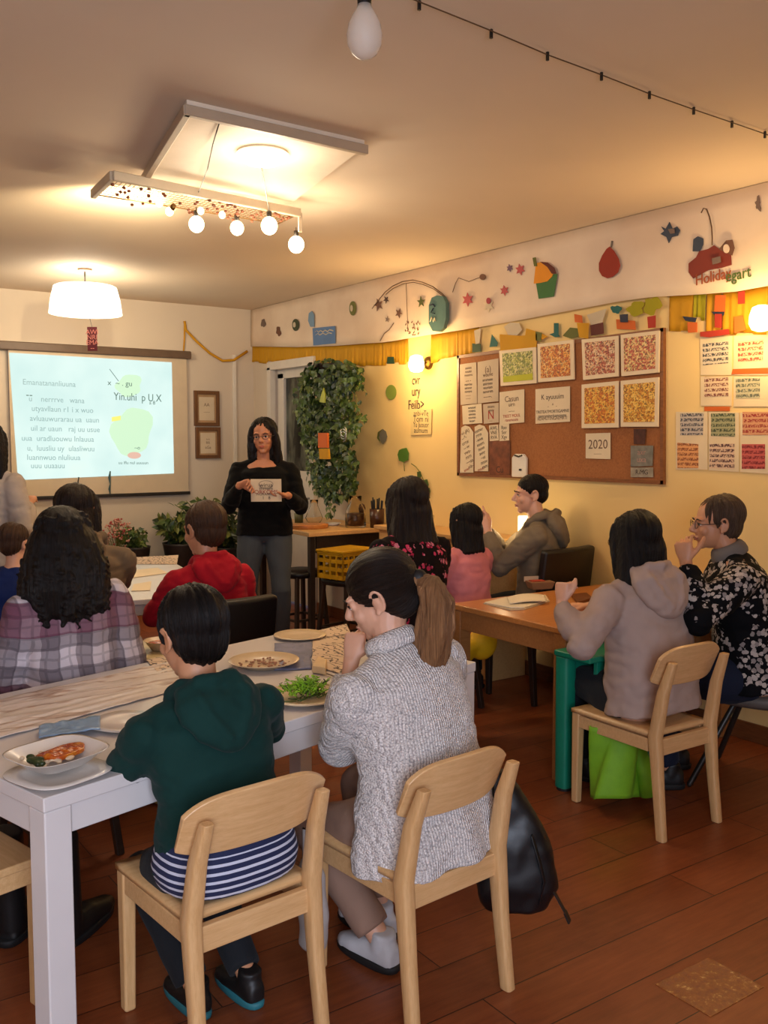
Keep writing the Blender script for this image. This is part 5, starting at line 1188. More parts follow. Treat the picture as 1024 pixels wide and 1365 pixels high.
def ivy():
    c = onx(437, 583, 4.1); T = thing('hanging_ivy', 'large trailing ivy hanging on the yellow wall beside the door', 'plant', (4.10, c.y, 0))
    rnd = random.Random(21); L = [MB(), MB(), MB()]
    zt = 2.33; 
    def P(px, py, x): q = onx(px, py, x); return V((q.x-4.10, q.y-c.y, q.z))
    # dense core
    def add(n, fx, fy, sx, sy, dens=1, s0=.05, s1=.085):
        for k in range(n):
            a, r_ = rnd.uniform(0, 6.28), math.sqrt(rnd.random()); px, py = fx+sx*r_*math.cos(a), fy+sy*r_*math.sin(a)
            dx = rnd.uniform(-.17, .16)*(1-.4*r_); p = P(px, py, 4.14+dx)
            nrm = V((-1+rnd.uniform(-.4, .6), rnd.uniform(-1.2, .9), rnd.uniform(-.2, .8)))
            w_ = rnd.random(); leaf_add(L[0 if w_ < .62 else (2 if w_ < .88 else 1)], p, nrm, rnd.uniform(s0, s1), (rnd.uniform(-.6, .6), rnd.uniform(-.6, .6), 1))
    add(330, 437, 505, 36, 28); add(460, 438, 560, 40, 46); add(330, 447, 625, 30, 40); add(160, 425, 530, 32, 44); add(130, 462, 500, 22, 18)
    stems = MB()
    for (x0, y0, x1, y1, n, w_) in ((404, 500, 410, 545, 30, 5), (405, 540, 420, 600, 50, 7), (414, 585, 416, 645, 60, 6), (425, 600, 432, 660, 40, 6), (436, 620, 441, 690, 60, 7), (466, 615, 468, 655, 40, 7), (470, 520, 484, 560, 24, 6), (472, 495, 486, 522, 16, 5), (406, 560, 396, 548, 24, 6), (462, 480, 482, 492, 20, 4), (399, 530, 410, 560, 20, 5), (420, 640, 424, 660, 14, 4)):
        st = [P(x0+(x1-x0)*u+2*math.sin(u*7), y0+(y1-y0)*u, 4.10) for u in [k/6 for k in range(7)]]; stems.tube(st, .0035, 5)
        for k in range(n):
            u = rnd.random(); p = P(x0+(x1-x0)*u+rnd.uniform(-w_, w_), y0+(y1-y0)*u+rnd.uniform(-3, 3), 4.10+rnd.uniform(-.06, .06))
            leaf_add(L[1 if rnd.random() < .42 else 0], p, (-1, rnd.uniform(-1, .6), rnd.uniform(-.2, .6)), rnd.uniform(.03, .055), (rnd.uniform(-.5, .5), rnd.uniform(-.5, .5), 1))
    for mb, m_, nm in zip(L, (M_leafA, M_leafB, M_leafD), ('leaves', 'pale_leaves', 'dark_leaves')): tag(mb.build(nm, m_, T, recalc=False), kind='stuff')
    stems.build('stems', mat('vine stem', rgb(100, 106, 40), .6), T, smooth=True)
    b = MB(); q = P(440, 500, 4.18); b.lathe([(.10, -.08), (.13, .08), (.14, .09)], q, 24); b.build('wall_pot', mat('dark pot', rgb(46, 34, 26), .6), T, smooth=True)
    b = MB(); b.tube([q, q+V((.21, 0, .1))], .01, 8); b.build('bracket', M_dark, T)
    b = MB(); b.prism([P(*t_, 3.93) for t_ in ((449, 588), (424, 577), (436, 577), (436, 597), (424, 597))][1:], (1, 0, 0), .02); b.build('orange_card', M_orange, T)
    b = MB(); b.prism([P(*t_, 3.93) for t_ in ((425, 598), (437, 598), (438, 612), (426, 612))], (1, 0, 0), .02); b.build('yellow_card', M_crepe, T)
    b = MB(); b.prism([P(*t_, 3.95) for t_ in ((431, 517), (427, 530), (426, 536), (433, 537), (433, 525))], (1, 0, 0), .01); b.build('lime_leaf', mat('lime leaf', rgb(170, 176, 50), .5), T)
    b = MB(); q = P(458, 582, 3.97); 
    for k in range(3): b.tube([q+V((0, .04*math.cos(a+k), .04*math.sin(a+k)+.02*k)) for a in [j*.6 for j in range(9)]], .006, 6)
    b.build('foil_ribbon', mat('silver foil', rgb(170, 176, 170), .25, metal=.8), T, smooth=True)
ivy()
def potted(name, label, loc, pot_r, pot_h, pot_m, fn, seat=None):
    T = thing(name, label, 'potted plant', loc)
    b = MB(); b.lathe([(pot_r*.72, 0), (pot_r*.75, .01), (pot_r, pot_h-.02), (pot_r*1.04, pot_h), (pot_r*.96, pot_h), (pot_r*.9, pot_h-.03), (.001, pot_h-.03)], seg=28, p=2.0); b.build('pot', pot_m, T, smooth=True)
    fn(T, pot_h); return T
M_pot = mat('dark planter', rgb(36, 30, 28), .5)
def bushy(n, rad, h, ms, s0, s1, seed, arch=.5, lob=False):
    def f(T, z0):
        rnd = random.Random(seed); L = [MB() for _ in ms]; st = MB()
        for k in range(n):
            a = rnd.uniform(0, 6.28); lean = rnd.uniform(.05, 1)*rad; hh = h*rnd.uniform(.45, 1)
            pts = [V((lean*math.cos(a)*u**1.3, lean*math.sin(a)*u**1.3, z0-.03+hh*(u-arch*u*u*.5))) for u in (0, .3, .6, .85, 1)]
            st.tube(pts, .004, 5)
            for j in range(9):
                u = rnd.uniform(.3, 1); i = min(3, int(u*4)); p = pts[i].lerp(pts[i+1], rnd.random())
                leaf_add(L[rnd.randrange(len(ms))], p+V((rnd.uniform(-.02, .02), rnd.uniform(-.02, .02), 0)), (rnd.uniform(-1, 1), rnd.uniform(-1.4, .4), rnd.uniform(.1, 1)), rnd.uniform(s0, s1), (math.cos(a)*-.8+rnd.uniform(-.5, .5), math.sin(a)*-.8+rnd.uniform(-.5, .5), rnd.uniform(-.3, 1)), lob)
        for i, (mb, m_) in enumerate(zip(L, ms)): tag(mb.build('leaves', m_, T, recalc=False), kind='stuff')
        st.build('stems', mat('vine stem', rgb(100, 106, 40), .6), T, smooth=True)
    return f
M_lfy = mat('yellow green leaf', rgb(104, 110, 46), .45, .4, 30)
# low bench under the screen carrying the pots
BN = thing('plant_bench', 'low dark bench along the back wall carrying the potted plants', 'bench', (2.98, 8.40, 0))
b = MB(); b.box((0, 0, .33), (1.9, .36, .04)); b.build('top', M_dwood, BN, bevel=.004)
for x in (-.88, 0, .88):
    b = MB(); b.box((x, 0, .155), (.05, .32, .31)); b.build('leg', M_dwood, BN, bevel=.004)
def bpt(px, y=8.4): return ony(px, 720, y).x
potted('potted_plant', 'small leafy plant in a black pot below the screen', (bpt(181), 8.40, .35), .13, .26, M_pot, bushy(16, .16, .26, [M_leafA, M_leafB], .05, .08, 3, lob=True))
potted('potted_plant', 'spreading yellow green plant in a dark pot below the certificates', (bpt(236), 8.30, .35), .17, .28, M_pot, bushy(46, .30, .44, [M_leafA, M_lfy, M_leafD], .07, .13, 5))
potted('potted_plant', 'tall dark bushy plant between the red hoodie and the speaker', (bpt(272), 8.30, .35), .15, .26, M_pot, bushy(44, .32, .62, [M_leafA, M_lfy, M_leafD], .07, .12, 8))
potted('potted_plant', 'arching fern like plant right behind the speaker', (bpt(304, 8.2), 8.24, .35), .15, .22, M_pot, bushy(60, .34, .50, [M_leafD, M_leafA, M_lfy], .06, .11, 12, .9))
def flowers(T, z0):
    rnd = random.Random(6); b = MB(); d = MB(); st = MB()
    for k in range(70):
        a = rnd.uniform(0, 6.28); r_ = rnd.uniform(0, .2); e = V((r_*math.cos(a), r_*math.sin(a)*.8, z0+rnd.uniform(.03, .34)-r_*.3)); st.tube([(0, 0, z0-.03), e*.6+V((0, 0, .12)), e], .002, 4)
        for j in range(3):
            c = e+V((rnd.uniform(-.025, .025), rnd.uniform(-.025, .025), rnd.uniform(-.02, .02))); (b if rnd.random() < .7 else d).ell(c, (.011, .011, .009), seg=6, nr=4)
    tag(b.build('pink_blossoms', mat('blush blossom', rgb(206, 150, 130), .6, .2, 40), T, smooth=True), kind='stuff'); tag(d.build('rose_blossoms', mat('rose blossom', rgb(170, 70, 66), .6, .2, 40), T, smooth=True), kind='stuff'); st.build('stems', mat('vine stem', rgb(100, 106, 40), .6), T)
potted('flower_pot', 'pale pink blossoms in a dark pot beside the khaki jacket', (bpt(155), 8.36, .35), .12, .20, M_pot, flowers)
# ================================================================== PEOPLE
def skin_mat(name, c):
    if name in _m: return _m[name]
    t = NT(name); v = t.coord(); n = t.noise(v, 18, 4); d = tuple(x*.88 for x in c[:3])+(1,)
    t.base(t.ramp(n, [(.3, d), (.7, c)])); t.rough(.48)
    t.b.inputs['Subsurface Weight'].default_value = .12; t.b.inputs['Subsurface Radius'].default_value = (.02, .008, .004); t.b.inputs['Subsurface Scale'].default_value = .4
    t.bump(t.noise(v, 220, 2), .05, .001); _m[name] = t.m; return t.m
SK_A = skin_mat('skin fair', rgb(222, 168, 138)); SK_B = skin_mat('skin warm', rgb(206, 146, 108)); SK_C = skin_mat('skin tan', rgb(190, 128, 96))
M_lip = mat('lips', rgb(168, 86, 76), .4); M_eyew = mat('eye white', rgb(226, 220, 212), .2, .02); M_iris = mat('iris', rgb(40, 26, 18), .15); M_brow = mat('eyebrow', rgb(36, 24, 18), .8)

def hair_mat(name, c1, c2, rough=.38):
    if name in _m: return _m[name]
    t = NT(name); at = t.add('ShaderNodeAttribute'); at.attribute_name = 'strand'
    mp = t.add('ShaderNodeMapping'); mp.inputs['Scale'].default_value = (34, 34, 2.2); t.link(at.outputs['Vector'], mp.inputs['Vector'])
    n = t.noise(mp.outputs['Vector'], 1.6, 5, .7)
    t.base(t.ramp(n, [(.35, c1), (.66, c2)])); t.rough(rough); t.bump(n, .9, .006)
    t.b.inputs['Specular IOR Level'].default_value = .22
    _m[name] = t.m; return t.m
H_black = hair_mat('hair near black', rgb(8, 6, 6), rgb(26, 19, 17)); H_dbrown = hair_mat('hair dark brown', rgb(15, 10, 8), rgb(42, 28, 21))
H_brown = hair_mat('hair brown', rgb(44, 28, 20), rgb(84, 56, 38)); H_grey = hair_mat('hair grey brown', rgb(50, 36, 28), rgb(98, 76, 60)); H_honey = hair_mat('hair honey ends', rgb(92, 58, 34), rgb(176, 128, 86))

def fabric(name, c, rough=.85, var=.12, weave=900, wrinkle=.35, sheen=.04):
    if name in _m: return _m[name]
    t = NT(name); v = t.coord(); n = t.noise(v, 9, 4); d = tuple(x*(1-var) for x in c[:3])+(1,)
    t.base(t.ramp(n, [(.3, d), (.7, c)])); t.rough(rough)
    a = t.math('ADD', t.math('MULTIPLY', t.noise(v, 6, 3), 1.0), t.math('MULTIPLY', t.noise(v, weave, 1), .03))
    t.bump(a, wrinkle, .03); t.b.inputs['Sheen Weight'].default_value = sheen; t.b.inputs['Specular IOR Level'].default_value = .15; _m[name] = t.m; return t.m
def m_knit():
    t = NT('speckled knit'); v = t.coord(); sp = t.voro(v, 190); n = t.noise(v, 7, 3)
    w = t.add('ShaderNodeTexWave', bands_direction='X'); t.link(t.coord((1, 1, .06)), w.inputs['Vector']); w.inputs['Scale'].default_value = 34; w.inputs['Distortion'].default_value = 1.6; w.inputs['Detail'].default_value = 2
    c = t.ramp(sp.outputs['Distance'], [(.15, rgb(246, 238, 232)), (.5, rgb(226, 216, 210)), (.85, rgb(164, 154, 152))])
    c = t.mix(t.math('MULTIPLY', w.outputs['Fac'], .20), c, rgb(160, 155, 160)); t.base(c); t.rough(.95)
    t.bump(t.math('ADD', t.math('MULTIPLY', sp.outputs['Distance'], -1.0), t.math('MULTIPLY', w.outputs['Fac'], 1.1)), .8, .006); t.b.inputs['Sheen Weight'].default_value = .4; return t.m
def m_plaid():
    t = NT('plaid flannel'); v = t.coord((1, .4, 1)); s = t.add('ShaderNodeSeparateXYZ'); nz = t.add('ShaderNodeTexNoise'); nz.inputs['Scale'].default_value = 6; t.link(v, nz.inputs['Vector'])
    mm = t.mix(.06, v, nz.outputs['Color']); t.link(mm, s.inputs[0])
    def band(ax, per, ph, lo): return t.math('GREATER_THAN', t.math('SINE', t.math('ADD', t.math('MULTIPLY', s.outputs[ax], 6.283/per), ph)), lo)
    a, b = band('X', .115, .4, .0), band('Z', .115, 0, .1); c_ = band('X', .0383, 0, .8); d = band('Z', .0383, 0, .8); e = band('Z', .31, 1.9, .35)
    col = t.mix(t.math('MULTIPLY', a, .55), rgb(206, 194, 198), rgb(66, 50, 62)); col = t.mix(t.math('MULTIPLY', b, .5), col, rgb(56, 40, 54))
    col = t.mix(t.math('MULTIPLY', e, .7), col, rgb(104, 26, 62)); col = t.mix(t.math('MULTIPLY', t.math('MAXIMUM', c_, d), .28), col, rgb(36, 28, 36))
    t.base(col); t.rough(.9); t.bump(t.noise(t.coord(), 8, 4), .4, .02); return t.m
def m_blotch(name, bg, cols, scale, thr, cl_scale, cl_thr, centre=None, zmax=None):
    """clusters of small petalled flowers over a dark ground"""
    t = NT(name); v = t.coord(); w = t.add('ShaderNodeTexNoise'); w.inputs['Scale'].default_value = scale*1.6; w.inputs['Detail'].default_value = 2; t.link(v, w.inputs['Vector'])
    vv = t.add('ShaderNodeVectorMath', operation='MULTIPLY_ADD'); t.link(w.outputs['Color'], vv.inputs[0]); vv.inputs[1].default_value = (.6/scale,)*3; t.link(v, vv.inputs[2])
    vo = t.voro(vv.outputs[0], scale); cl = t.noise(v, cl_scale, 3, .6)
    sc = t.add('ShaderNodeSeparateColor'); t.link(vo.outputs['Color'], sc.inputs['Color'])
    on = t.math('MULTIPLY', t.math('LESS_THAN', vo.outputs['Distance'], thr), t.math('GREATER_THAN', cl, cl_thr))
    if zmax:
        s = t.add('ShaderNodeSeparateXYZ'); t.link(v, s.inputs[0]); on = t.math('MULTIPLY', on, t.math('LESS_THAN', s.outputs['Z'], zmax))
    k = len(cols); c = t.ramp(sc.outputs[0], [(i/k, col) for i, col in enumerate(cols)], 'CONSTANT')
    col = t.mix(on, bg, c)
    if centre: col = t.mix(t.math('MULTIPLY', t.math('LESS_THAN', vo.outputs['Distance'], thr*.3), on), col, centre)
    t.base(col); t.rough(.85); t.b.inputs['Specular IOR Level'].default_value = .15; t.bump(t.noise(v, 7, 4), .35, .02); return t.m
def m_stripe():
    t = NT('navy and white stripes'); v = t.coord(); s = t.add('ShaderNodeSeparateXYZ'); t.link(v, s.inputs[0])
    z = s.outputs['Z']; st = t.math('GREATER_THAN', t.math('SINE', t.math('MULTIPLY', z, 6.283/.020)), .42)
    rng = t.math('MULTIPLY', t.math('GREATER_THAN', z, .44), t.math('LESS_THAN', z, .545))
    t.base(t.mix(t.math('MULTIPLY', st, rng), rgb(26, 34, 70), rgb(196, 198, 214))); t.rough(.85); t.bump(t.noise(v, 7, 4), .3, .02); return t.m

def rotfrom(a, b): return V(a).rotation_difference(V(b)).to_matrix()
def ik(a, b, l1, l2, pole):
    a, b, pole = V(a), V(b), V(pole); d = b-a; L = min(d.length, (l1+l2)*.995); d.normalize(); b = a+d*L
    x = (l1*l1-l2*l2+L*L)/(2*L); h = math.sqrt(max(0, l1*l1-x*x)); p = pole-d*pole.dot(d)
    if p.length < 1e-5: p = V((0, 0, -1))
    return a+d*x+p.normalized()*h, b

CURL = {'relax': [(18, 26, 16)]*4, 'curl': [(34, 52, 30), (46, 56, 34), (56, 58, 36), (64, 60, 38)], 'fist': [(66, 92, 55), (74, 92, 55), (80, 92, 55), (86, 92, 55)], 'flat': [(4, 5, 4)]*4,
        'pinch': [(52, 46, 20), (55, 50, 25), (58, 60, 35), (60, 66, 40)], 'point': [(6, 8, 5), (74, 90, 55), (76, 92, 55), (78, 92, 55)], 'hold': [(30, 62, 40), (34, 64, 42), (38, 66, 44), (44, 66, 44)]}
def hand(mb, w, d, n, side, kind, s=1.0):
    """w wrist, d finger direction, n palm normal (palm faces n), side +1 right / -1 left hand"""
    d = V(d).normalized(); n = V(n); n = (n-d*n.dot(d)).normalized(); t = n.cross(d)*side      # thumb side
    t = -t if False else t
    L = .088*s
    mb.loft([(w-d*.02*s, t, n, .026*s, .019*s), (w+d*.012*s, t, n, .028*s, .018*s), (w+d*.045*s, t, n, .038*s, .018*s), (w+d*L*.9, t, n, .040*s, .014*s), (w+d*L, t, n, .034*s, .010*s)], 14, p=2.6)
    mb.ell(w+d*.035*s+t*.022*s+n*.008*s, (.018*s, .018*s, .018*s), seg=10, nr=8)
    for i, (o, ln, r) in enumerate(((.0305, .072, .0080), (.0102, .080, .0082), (-.0106, .074, .0078), (-.0300, .058, .0070))):
        p = w+d*(L-.012*s)+t*o*s; sp = (.14, .045, -.045, -.14)[i]; dd = (d+t*sp).normalized(); pts = [p]; rr = [r*s*1.05]
        for j, (f, cu) in enumerate(zip((.46, .30, .24), CURL[kind][i])):
            ax = dd.cross(n).normalized(); dd = Matrix.Rotation(R(cu), 3, ax) @ dd
            p = p+dd*(ln+.012)*f*s if j == 0 else p+dd*ln*f*s; pts.append(p.copy()); rr.append(r*s*(.98, .90, .78)[j])
        mb.tube(pts, rr, 9, True, up=n)
    # thumb
    spread = {'fist': .55, 'pinch': .75, 'hold': .8, 'point': .6}.get(kind, 1.0)
    p = w+d*.022*s+t*.024*s; dd = (d*.72+t*spread*.75+n*.35).normalized(); pts = [p]; rr = [.0125*s]
    for j, (ln, bend) in enumerate(((.040, 0), (.032, 22 if spread < 1 else 8), (.026, 30 if spread < 1 else 10))):
        tgt = (d*.6-t*.6+n*.35).normalized(); q = dd.cross(tgt)
        if q.length > 1e-4: dd = Matrix.Rotation(R(bend), 3, q.normalized()) @ dd
        p = p+dd*ln*s; pts.append(p.copy()); rr.append((.0115, .0105, .0085)[j]*s)
    mb.tube(pts, rr, 9, True, up=n)

def person(name, label, loc, yaw, s=1.0, seat=.45, lean=8, side=0, twist=0, head=(0, 0, 0), w=1.0, skin=SK_B, voxel=.0075,
           hands=None, feet=None, top=None, bottom=None, shoe=None, hair=None, hs=1.0, neckfwd=0.0, stand=False, belly=0.0, sleeve=1.0, group=None,
           face=True, glasses=None, knees=None, extra=None, loose=.018, hem=0.0, topfn=None, hood=None, collar=None, shoulder_up=0.0, head_off=(0, 0, 0), cloth_voxel=.011, wrinkle=.011, scoop=.0):
    """one seated or standing figure; local frame x right, y forward, z up, origin on the floor under the hips"""
    Rt = lambda a, ax: Matrix.Rotation(R(a), 3, ax)
    hz = .92*s if stand else seat+.085*s
    P0 = V((0, 0, hz)); T1 = Rt(-lean*.5, 'X') @ Rt(side*.5, 'Y') @ Rt(twist*.5, 'Z'); T2 = Rt(-lean, 'X') @ Rt(side, 'Y') @ Rt(twist, 'Z')
    P1 = P0+T1 @ V((0, 0, .19*s)); P2 = P1+T2 @ V((0, 0, .17*s)); P3 = P2+T2 @ V((0, -.01*s, .13*s)); 
    Rr1, Rr2 = T1 @ V((1, 0, 0)), T2 @ V((1, 0, 0)); F1, F2 = T1 @ V((0, 1, 0)), T2 @ V((0, 1, 0)); U2 = T2 @ V((0, 0, 1))
    neck = P3+U2*.015*s; hd_c = neck+(U2*.6+V((0, 0, .4))).normalized()*.150*s*hs+F2*(.028+neckfwd)*s+V(head_off)*s
    HM = Rt(head[0], 'Z') @ Rt(-head[1], 'X') @ Rt(head[2], 'Y'); k = s*hs
    def H(x, y, z): return hd_c+HM @ V((x*k, y*k, z*k))
    b = MB()
    # trunk
    tr = [(P0-T1 @ V((0, 0, .09*s)), Rr1, F1, .13*w*s, .09*s), (P0-T1 @ V((0, 0, .04*s)), Rr1, F1, .165*w*s, .115*s), (P0+T1 @ V((0, 0, .05*s)), Rr1, F1, .158*w*s, .112*s), (P1, Rr1, F1, (.135*w+.5*belly)*s, (.098+belly)*s), (P2-U2*.04*s, Rr2, F2, .152*w*s, (.108+belly*.4)*s), (P2+U2*.05*s, Rr2, F2, .158*w*s, .105*s), (P3-U2*.03*s, Rr2, F2, .125*w*s, .078*s), (P3+U2*.01*s, Rr2, F2, .07*s, .06*s)]
    b.loft(tr, 22, p=2.4)
    b.tube([P3-U2*.05*s, neck, neck.lerp(hd_c, .45), hd_c+HM @ V((0, -.015, -.03))*k], [.062*s, .054*s, .050*k, .054*k], 16)
    # head
    b.ell(H(0, -.014, .030), (.074*k, .092*k, .086*k), HM, 24, 18); b.ell(H(0, .022, -.030), (.058*k, .066*k, .080*k), HM, 20, 14)
    b.ell(H(0, .030, -.068), (.046*k, .050*k, .036*k), HM, 16, 12); b.ell(H(0, .060, -.094), (.024*k, .020*k, .017*k), HM, 12, 10)
    for sx in (-1, 1):
        b.ell(H(sx*.034, .056, -.028), (.024*k, .024*k, .024*k), HM, 12, 10)
        b.ell(H(sx*.026, .070, .022), (.026*k, .016*k, .008*k), HM, 12, 8)
        b.ell(H(sx*.031, .068, .002), (.016*k, .012*k, .012*k), HM, 12, 8)
        b.ell(H(sx*.073, -.010, -.008), (.007*k, .015*k, .026*k), HM @ Rt(sx*18, 'Z'), 12, 10)
        ear = [H(sx*(.076+.008*(1+math.sin(a))*.5), -.012-.016*math.cos(a)*(-1), -.004+.030*math.sin(a)-(.0 if True else 0)) for a in [R(q) for q in range(-80, 200, 20)]]
        ear = [H(sx*(.080+.004*math.cos(R(q))), -.014-.017*math.sin(R(q)), .0+.029*math.cos(R(q))-.002) for q in range(-50, 180, 18)]
        b.tube(ear, [.0050*k]*len(ear), 8, True); b.ell(H(sx*.077, -.004, -.032), (.005*k, .008*k, .009*k), HM, 8, 8)
    b.tube([H(0, .080, .020), H(0, .092, -.004), H(0, .104, -.024)], [.0075*k, .0095*k, .0125*k], 12, True); b.ell(H(0, .094, -.031), (.017*k, .012*k, .008*k), HM, 12, 8)
    b.ell(H(0, .083, -.058), (.023*k, .010*k, .0055*k), HM, 12, 8); b.ell(H(0, .081, -.067), (.019*k, .010*k, .006*k), HM, 12, 8)
    # arms
    sh = {}; jt = {}
    for sd, sx in (('R', 1), ('L', -1)):
        S0 = P3-U2*(.066-shoulder_up)*s+Rr2*sx*.168*w*s; hp = (hands or {}).get(sd, {}); tgt = V(hp.get('to', (sx*.16, .30, hz+.22)))
        E, Wr = ik(S0, tgt, .285*s, .25*s, V(hp.get('pole', (sx*.6, -.4, -1)))); sh[sd] = S0; jt[sd] = (E, Wr)
        b.tube([P3-U2*.02*s+Rr2*sx*.05*s, S0+U2*.005*s-Rr2*sx*.02*s, S0], [.05*s, .05*s, .052*s], 12, True)
        b.tube([S0, S0.lerp(E, .5), E, E.lerp(Wr, .35), E.lerp(Wr, .8), Wr], [.050*s, .044*s, .036*s, .037*s, .027*s, .025*s], 14, True)
        hd = V(hp['dir']) if 'dir' in hp else (Wr-E); hand(b, Wr+hd.normalized()*.008*s, hd, V(hp.get('palm', (0, 0, -1))), -sx, hp.get('kind', 'relax'), s*1.0*hp.get('size', 1.0))
    # legs
    lg = {}
    for sd, sx in (('R', 1), ('L', -1)):
        Hp = P0+Rr1*sx*.088*w*s-V((0, 0, .03*s)); ft = V((feet or {}).get(sd, (sx*.10*s, (.02 if stand else .44)*s, 0)))
        An = ft+V((0, -.0, .085*s)); Kn, An = ik(Hp, An, .43*s, .42*s, V((knees or {}).get(sd, (sx*.12, 1, .25)))); lg[sd] = (Hp, Kn, An)
        b.tube([Hp, Hp.lerp(Kn, .35), Hp.lerp(Kn, .8), Kn, Kn.lerp(An, .3), Kn.lerp(An, .8), An], [.085*w*s, .078*w*s, .056*s, .052*s, .052*s, .036*s, .036*s], 14, True)
        fy = An-V((0, .03*s, .05*s)); b.tube([fy, fy+V((0, .09*s, -.0)), fy+V((0, .18*s, -.012*s))], [.033*s, .032*s, .024*s], 12, True)
    body = fuse(b, name, skin, None, voxel, 2, factor=.4)
    body.location = loc; body.rotation_euler = (0, 0, R(yaw)); tag(body, label, 'person', group)
    if face:
        for sx in (-1, 1):
            e = MB(); e.ell(H(sx*.031, .0705, .000), (.0135*k, .0105*k, .0065*k), HM, 14, 10); eo = e.build('eye', M_eyew, body, smooth=True)
            e = MB(); e.ell(H(sx*.031, .0785, .000), (.0060*k, .0034*k, .0058*k), HM, 12, 8); e.build('iris', M_iris, eo, smooth=True)
            e = MB(); e.tube([H(sx*.014, .088, .019), H(sx*.032, .088, .025), H(sx*.050, .076, .019)], [.0032*k, .0042*k, .002*k], 6, flat=.6); e.build('eyebrow', M_brow, body, smooth=True)
            e = MB(); e.tube([H(sx*.016, .0815, .003), H(sx*.031, .0845, .0065), H(sx*.046, .075, .002)], [.0018*k, .0024*k, .0016*k], 6); e.build('eyelash', M_brow, body, smooth=True)
        e = MB(); e.tube([H(-.021, .083, -.062), H(-.007, .0915, -.058), H(0, .0905, -.0595), H(.007, .0915, -.058), H(.021, .083, -.062)], [.0016*k, .0032*k, .0032*k, .0032*k, .0016*k], 8)
        e.tube([H(-.018, .0835, -.0645), H(0, .0905, -.067), H(.018, .0835, -.0645)], [.0016*k, .0040*k, .0016*k], 8); e.build('lips', M_lip, body, smooth=True)
    if glasses:
        g = MB()
        for sx in (-1, 1):
            L_ = [H(sx*(.033+.022*math.cos(a)), .097-.006*abs(math.cos(a)), .000+.0165*math.sin(a)) for a in [2*math.pi*q/18 for q in range(19)]]; g.tube(L_, .0016*k, 6)
            g.tube([H(sx*.055, .091, .004), H(sx*.078, .055, .004), H(sx*.084, -.005, .006)], .0016*k, 6)
        g.tube([H(-.011, .097, .002), H(0, .100, .005), H(.011, .097, .002)], .0014*k, 6); go = g.build('glasses', glasses, body, smooth=True)
    # ---- clothing
    if top:
        c = MB(); q = loose*s; m2 = {}
        zb = hem*s
        base = [(P0-T1 @ V((0, .0, (.075)*s+zb)), Rr1, F1, .175*w*s+q*1.2, .125*s+q), (P0-T1 @ V((0, 0, .02*s)), Rr1, F1, .172*w*s+q, .122*s+q), (P0+T1 @ V((0, 0, .07*s)), Rr1, F1, (.160*w+.3*belly)*s+q, (.115+belly*.8)*s+q), (P1, Rr1, F1, (.145*w+.5*belly)*s+q, (.105+belly)*s+q), (P2-U2*.03*s, Rr2, F2, .158*w*s+q, (.112+belly*.4)*s+q), (P2+U2*.05*s, Rr2, F2, .165*w*s+q*.8, .108*s+q*.8), (P3-U2*.035*s, Rr2, F2, .122*w*s+q*.5, .084*s+q*.5), (P3+U2*(.012-.02*scoop)*s, Rr2, (F2-U2*.9*scoop), .082*s, .070*s), (P3+U2*(.025-.02*scoop)*s, Rr2, (F2-U2*.9*scoop), .066*s, .060*s)]
        c.loft(base, 26, p=2.4)
        for sd, sx in (('R', 1), ('L', -1)):
            S0 = sh[sd]; E, Wr = jt[sd]; end = Wr.lerp(E, .06+(1-sleeve)) if sleeve <= 1 else Wr
            c.tube([P3-U2*.02*s+Rr2*sx*.05*s, S0+U2*.008*s-Rr2*sx*.02*s, S0+U2*.0*s], [.056*s, .058*s, .060*s+q*.4], 14, True)
            c.tube([S0, S0.lerp(E, .5), E, E.lerp(end, .4), E.lerp(end, .85), end], [.058*s+q*.7, .052*s+q*.8, .048*s+q*.7, .046*s+q*.7, .036*s+q*.6, .033*s+q*.35], 16, False)
            c.ell(E, (.047*s+q*.7,)*3, None, 12, 8)
        wr = wrinkle
        def fn(co, n, wr=wr):
            v_ = co*7.5; v2 = co*17; a = .7*noise.noise(V((v_.x*.8, v_.y*.8, v_.z*1.7)))-.9*max(0, .32-abs(noise.noise(V((v_.x*1.1+5, v_.y*1.1, v_.z*2.2)))))*1.6+.35*noise.noise(V((v2.x, v2.y, v2.z*1.6)))
            return co+n*(wr*a)
        def fn2(co, n):
            co = fn(co, n); return topfn(co, n) if topfn else co
        tp = fuse(c, top[0], top[1], body, cloth_voxel*.85, 3, fn2)
        if collar:
            cc = MB(); pts = [P3+Rr2*(.070*math.sin(a))*s+F2*(.062*math.cos(a)+.004)*s+U2*(.030+collar.get('lift', 0)-.012*math.cos(a))*s for a in [2*math.pi*q/24 for q in range(25)]]
            cc.tube(pts, collar.get('r', .016)*s, 10, flat=collar.get('flat', 1.5)); cc.build(collar.get('name', 'collar'), collar.get('mat', top[1]), tp, smooth=True)
        if hood:
            hk = hood[1]; cc = MB(); B = lambda f, u, x=0: P3-F2*f*s+U2*u*s+Rr2*x*s
            cc.loft([(B(.050, .062), Rr2, F2, .078*hk*s, .030*s), (B(.078, .040), Rr2, F2, .112*hk*s, .050*s), (B(.100, -.005), Rr2, F2, .135*hk*s, .056*s), (B(.118, -.060), Rr2, F2, .130*hk*s, .052*s), (B(.132, -.115), Rr2, F2, .100*hk*s, .044*s), (B(.138, -.160), Rr2, F2, .055*hk*s, .032*s), (B(.134, -.180), Rr2, F2, .02*hk*s, .014*s)], 24, p=2.3)
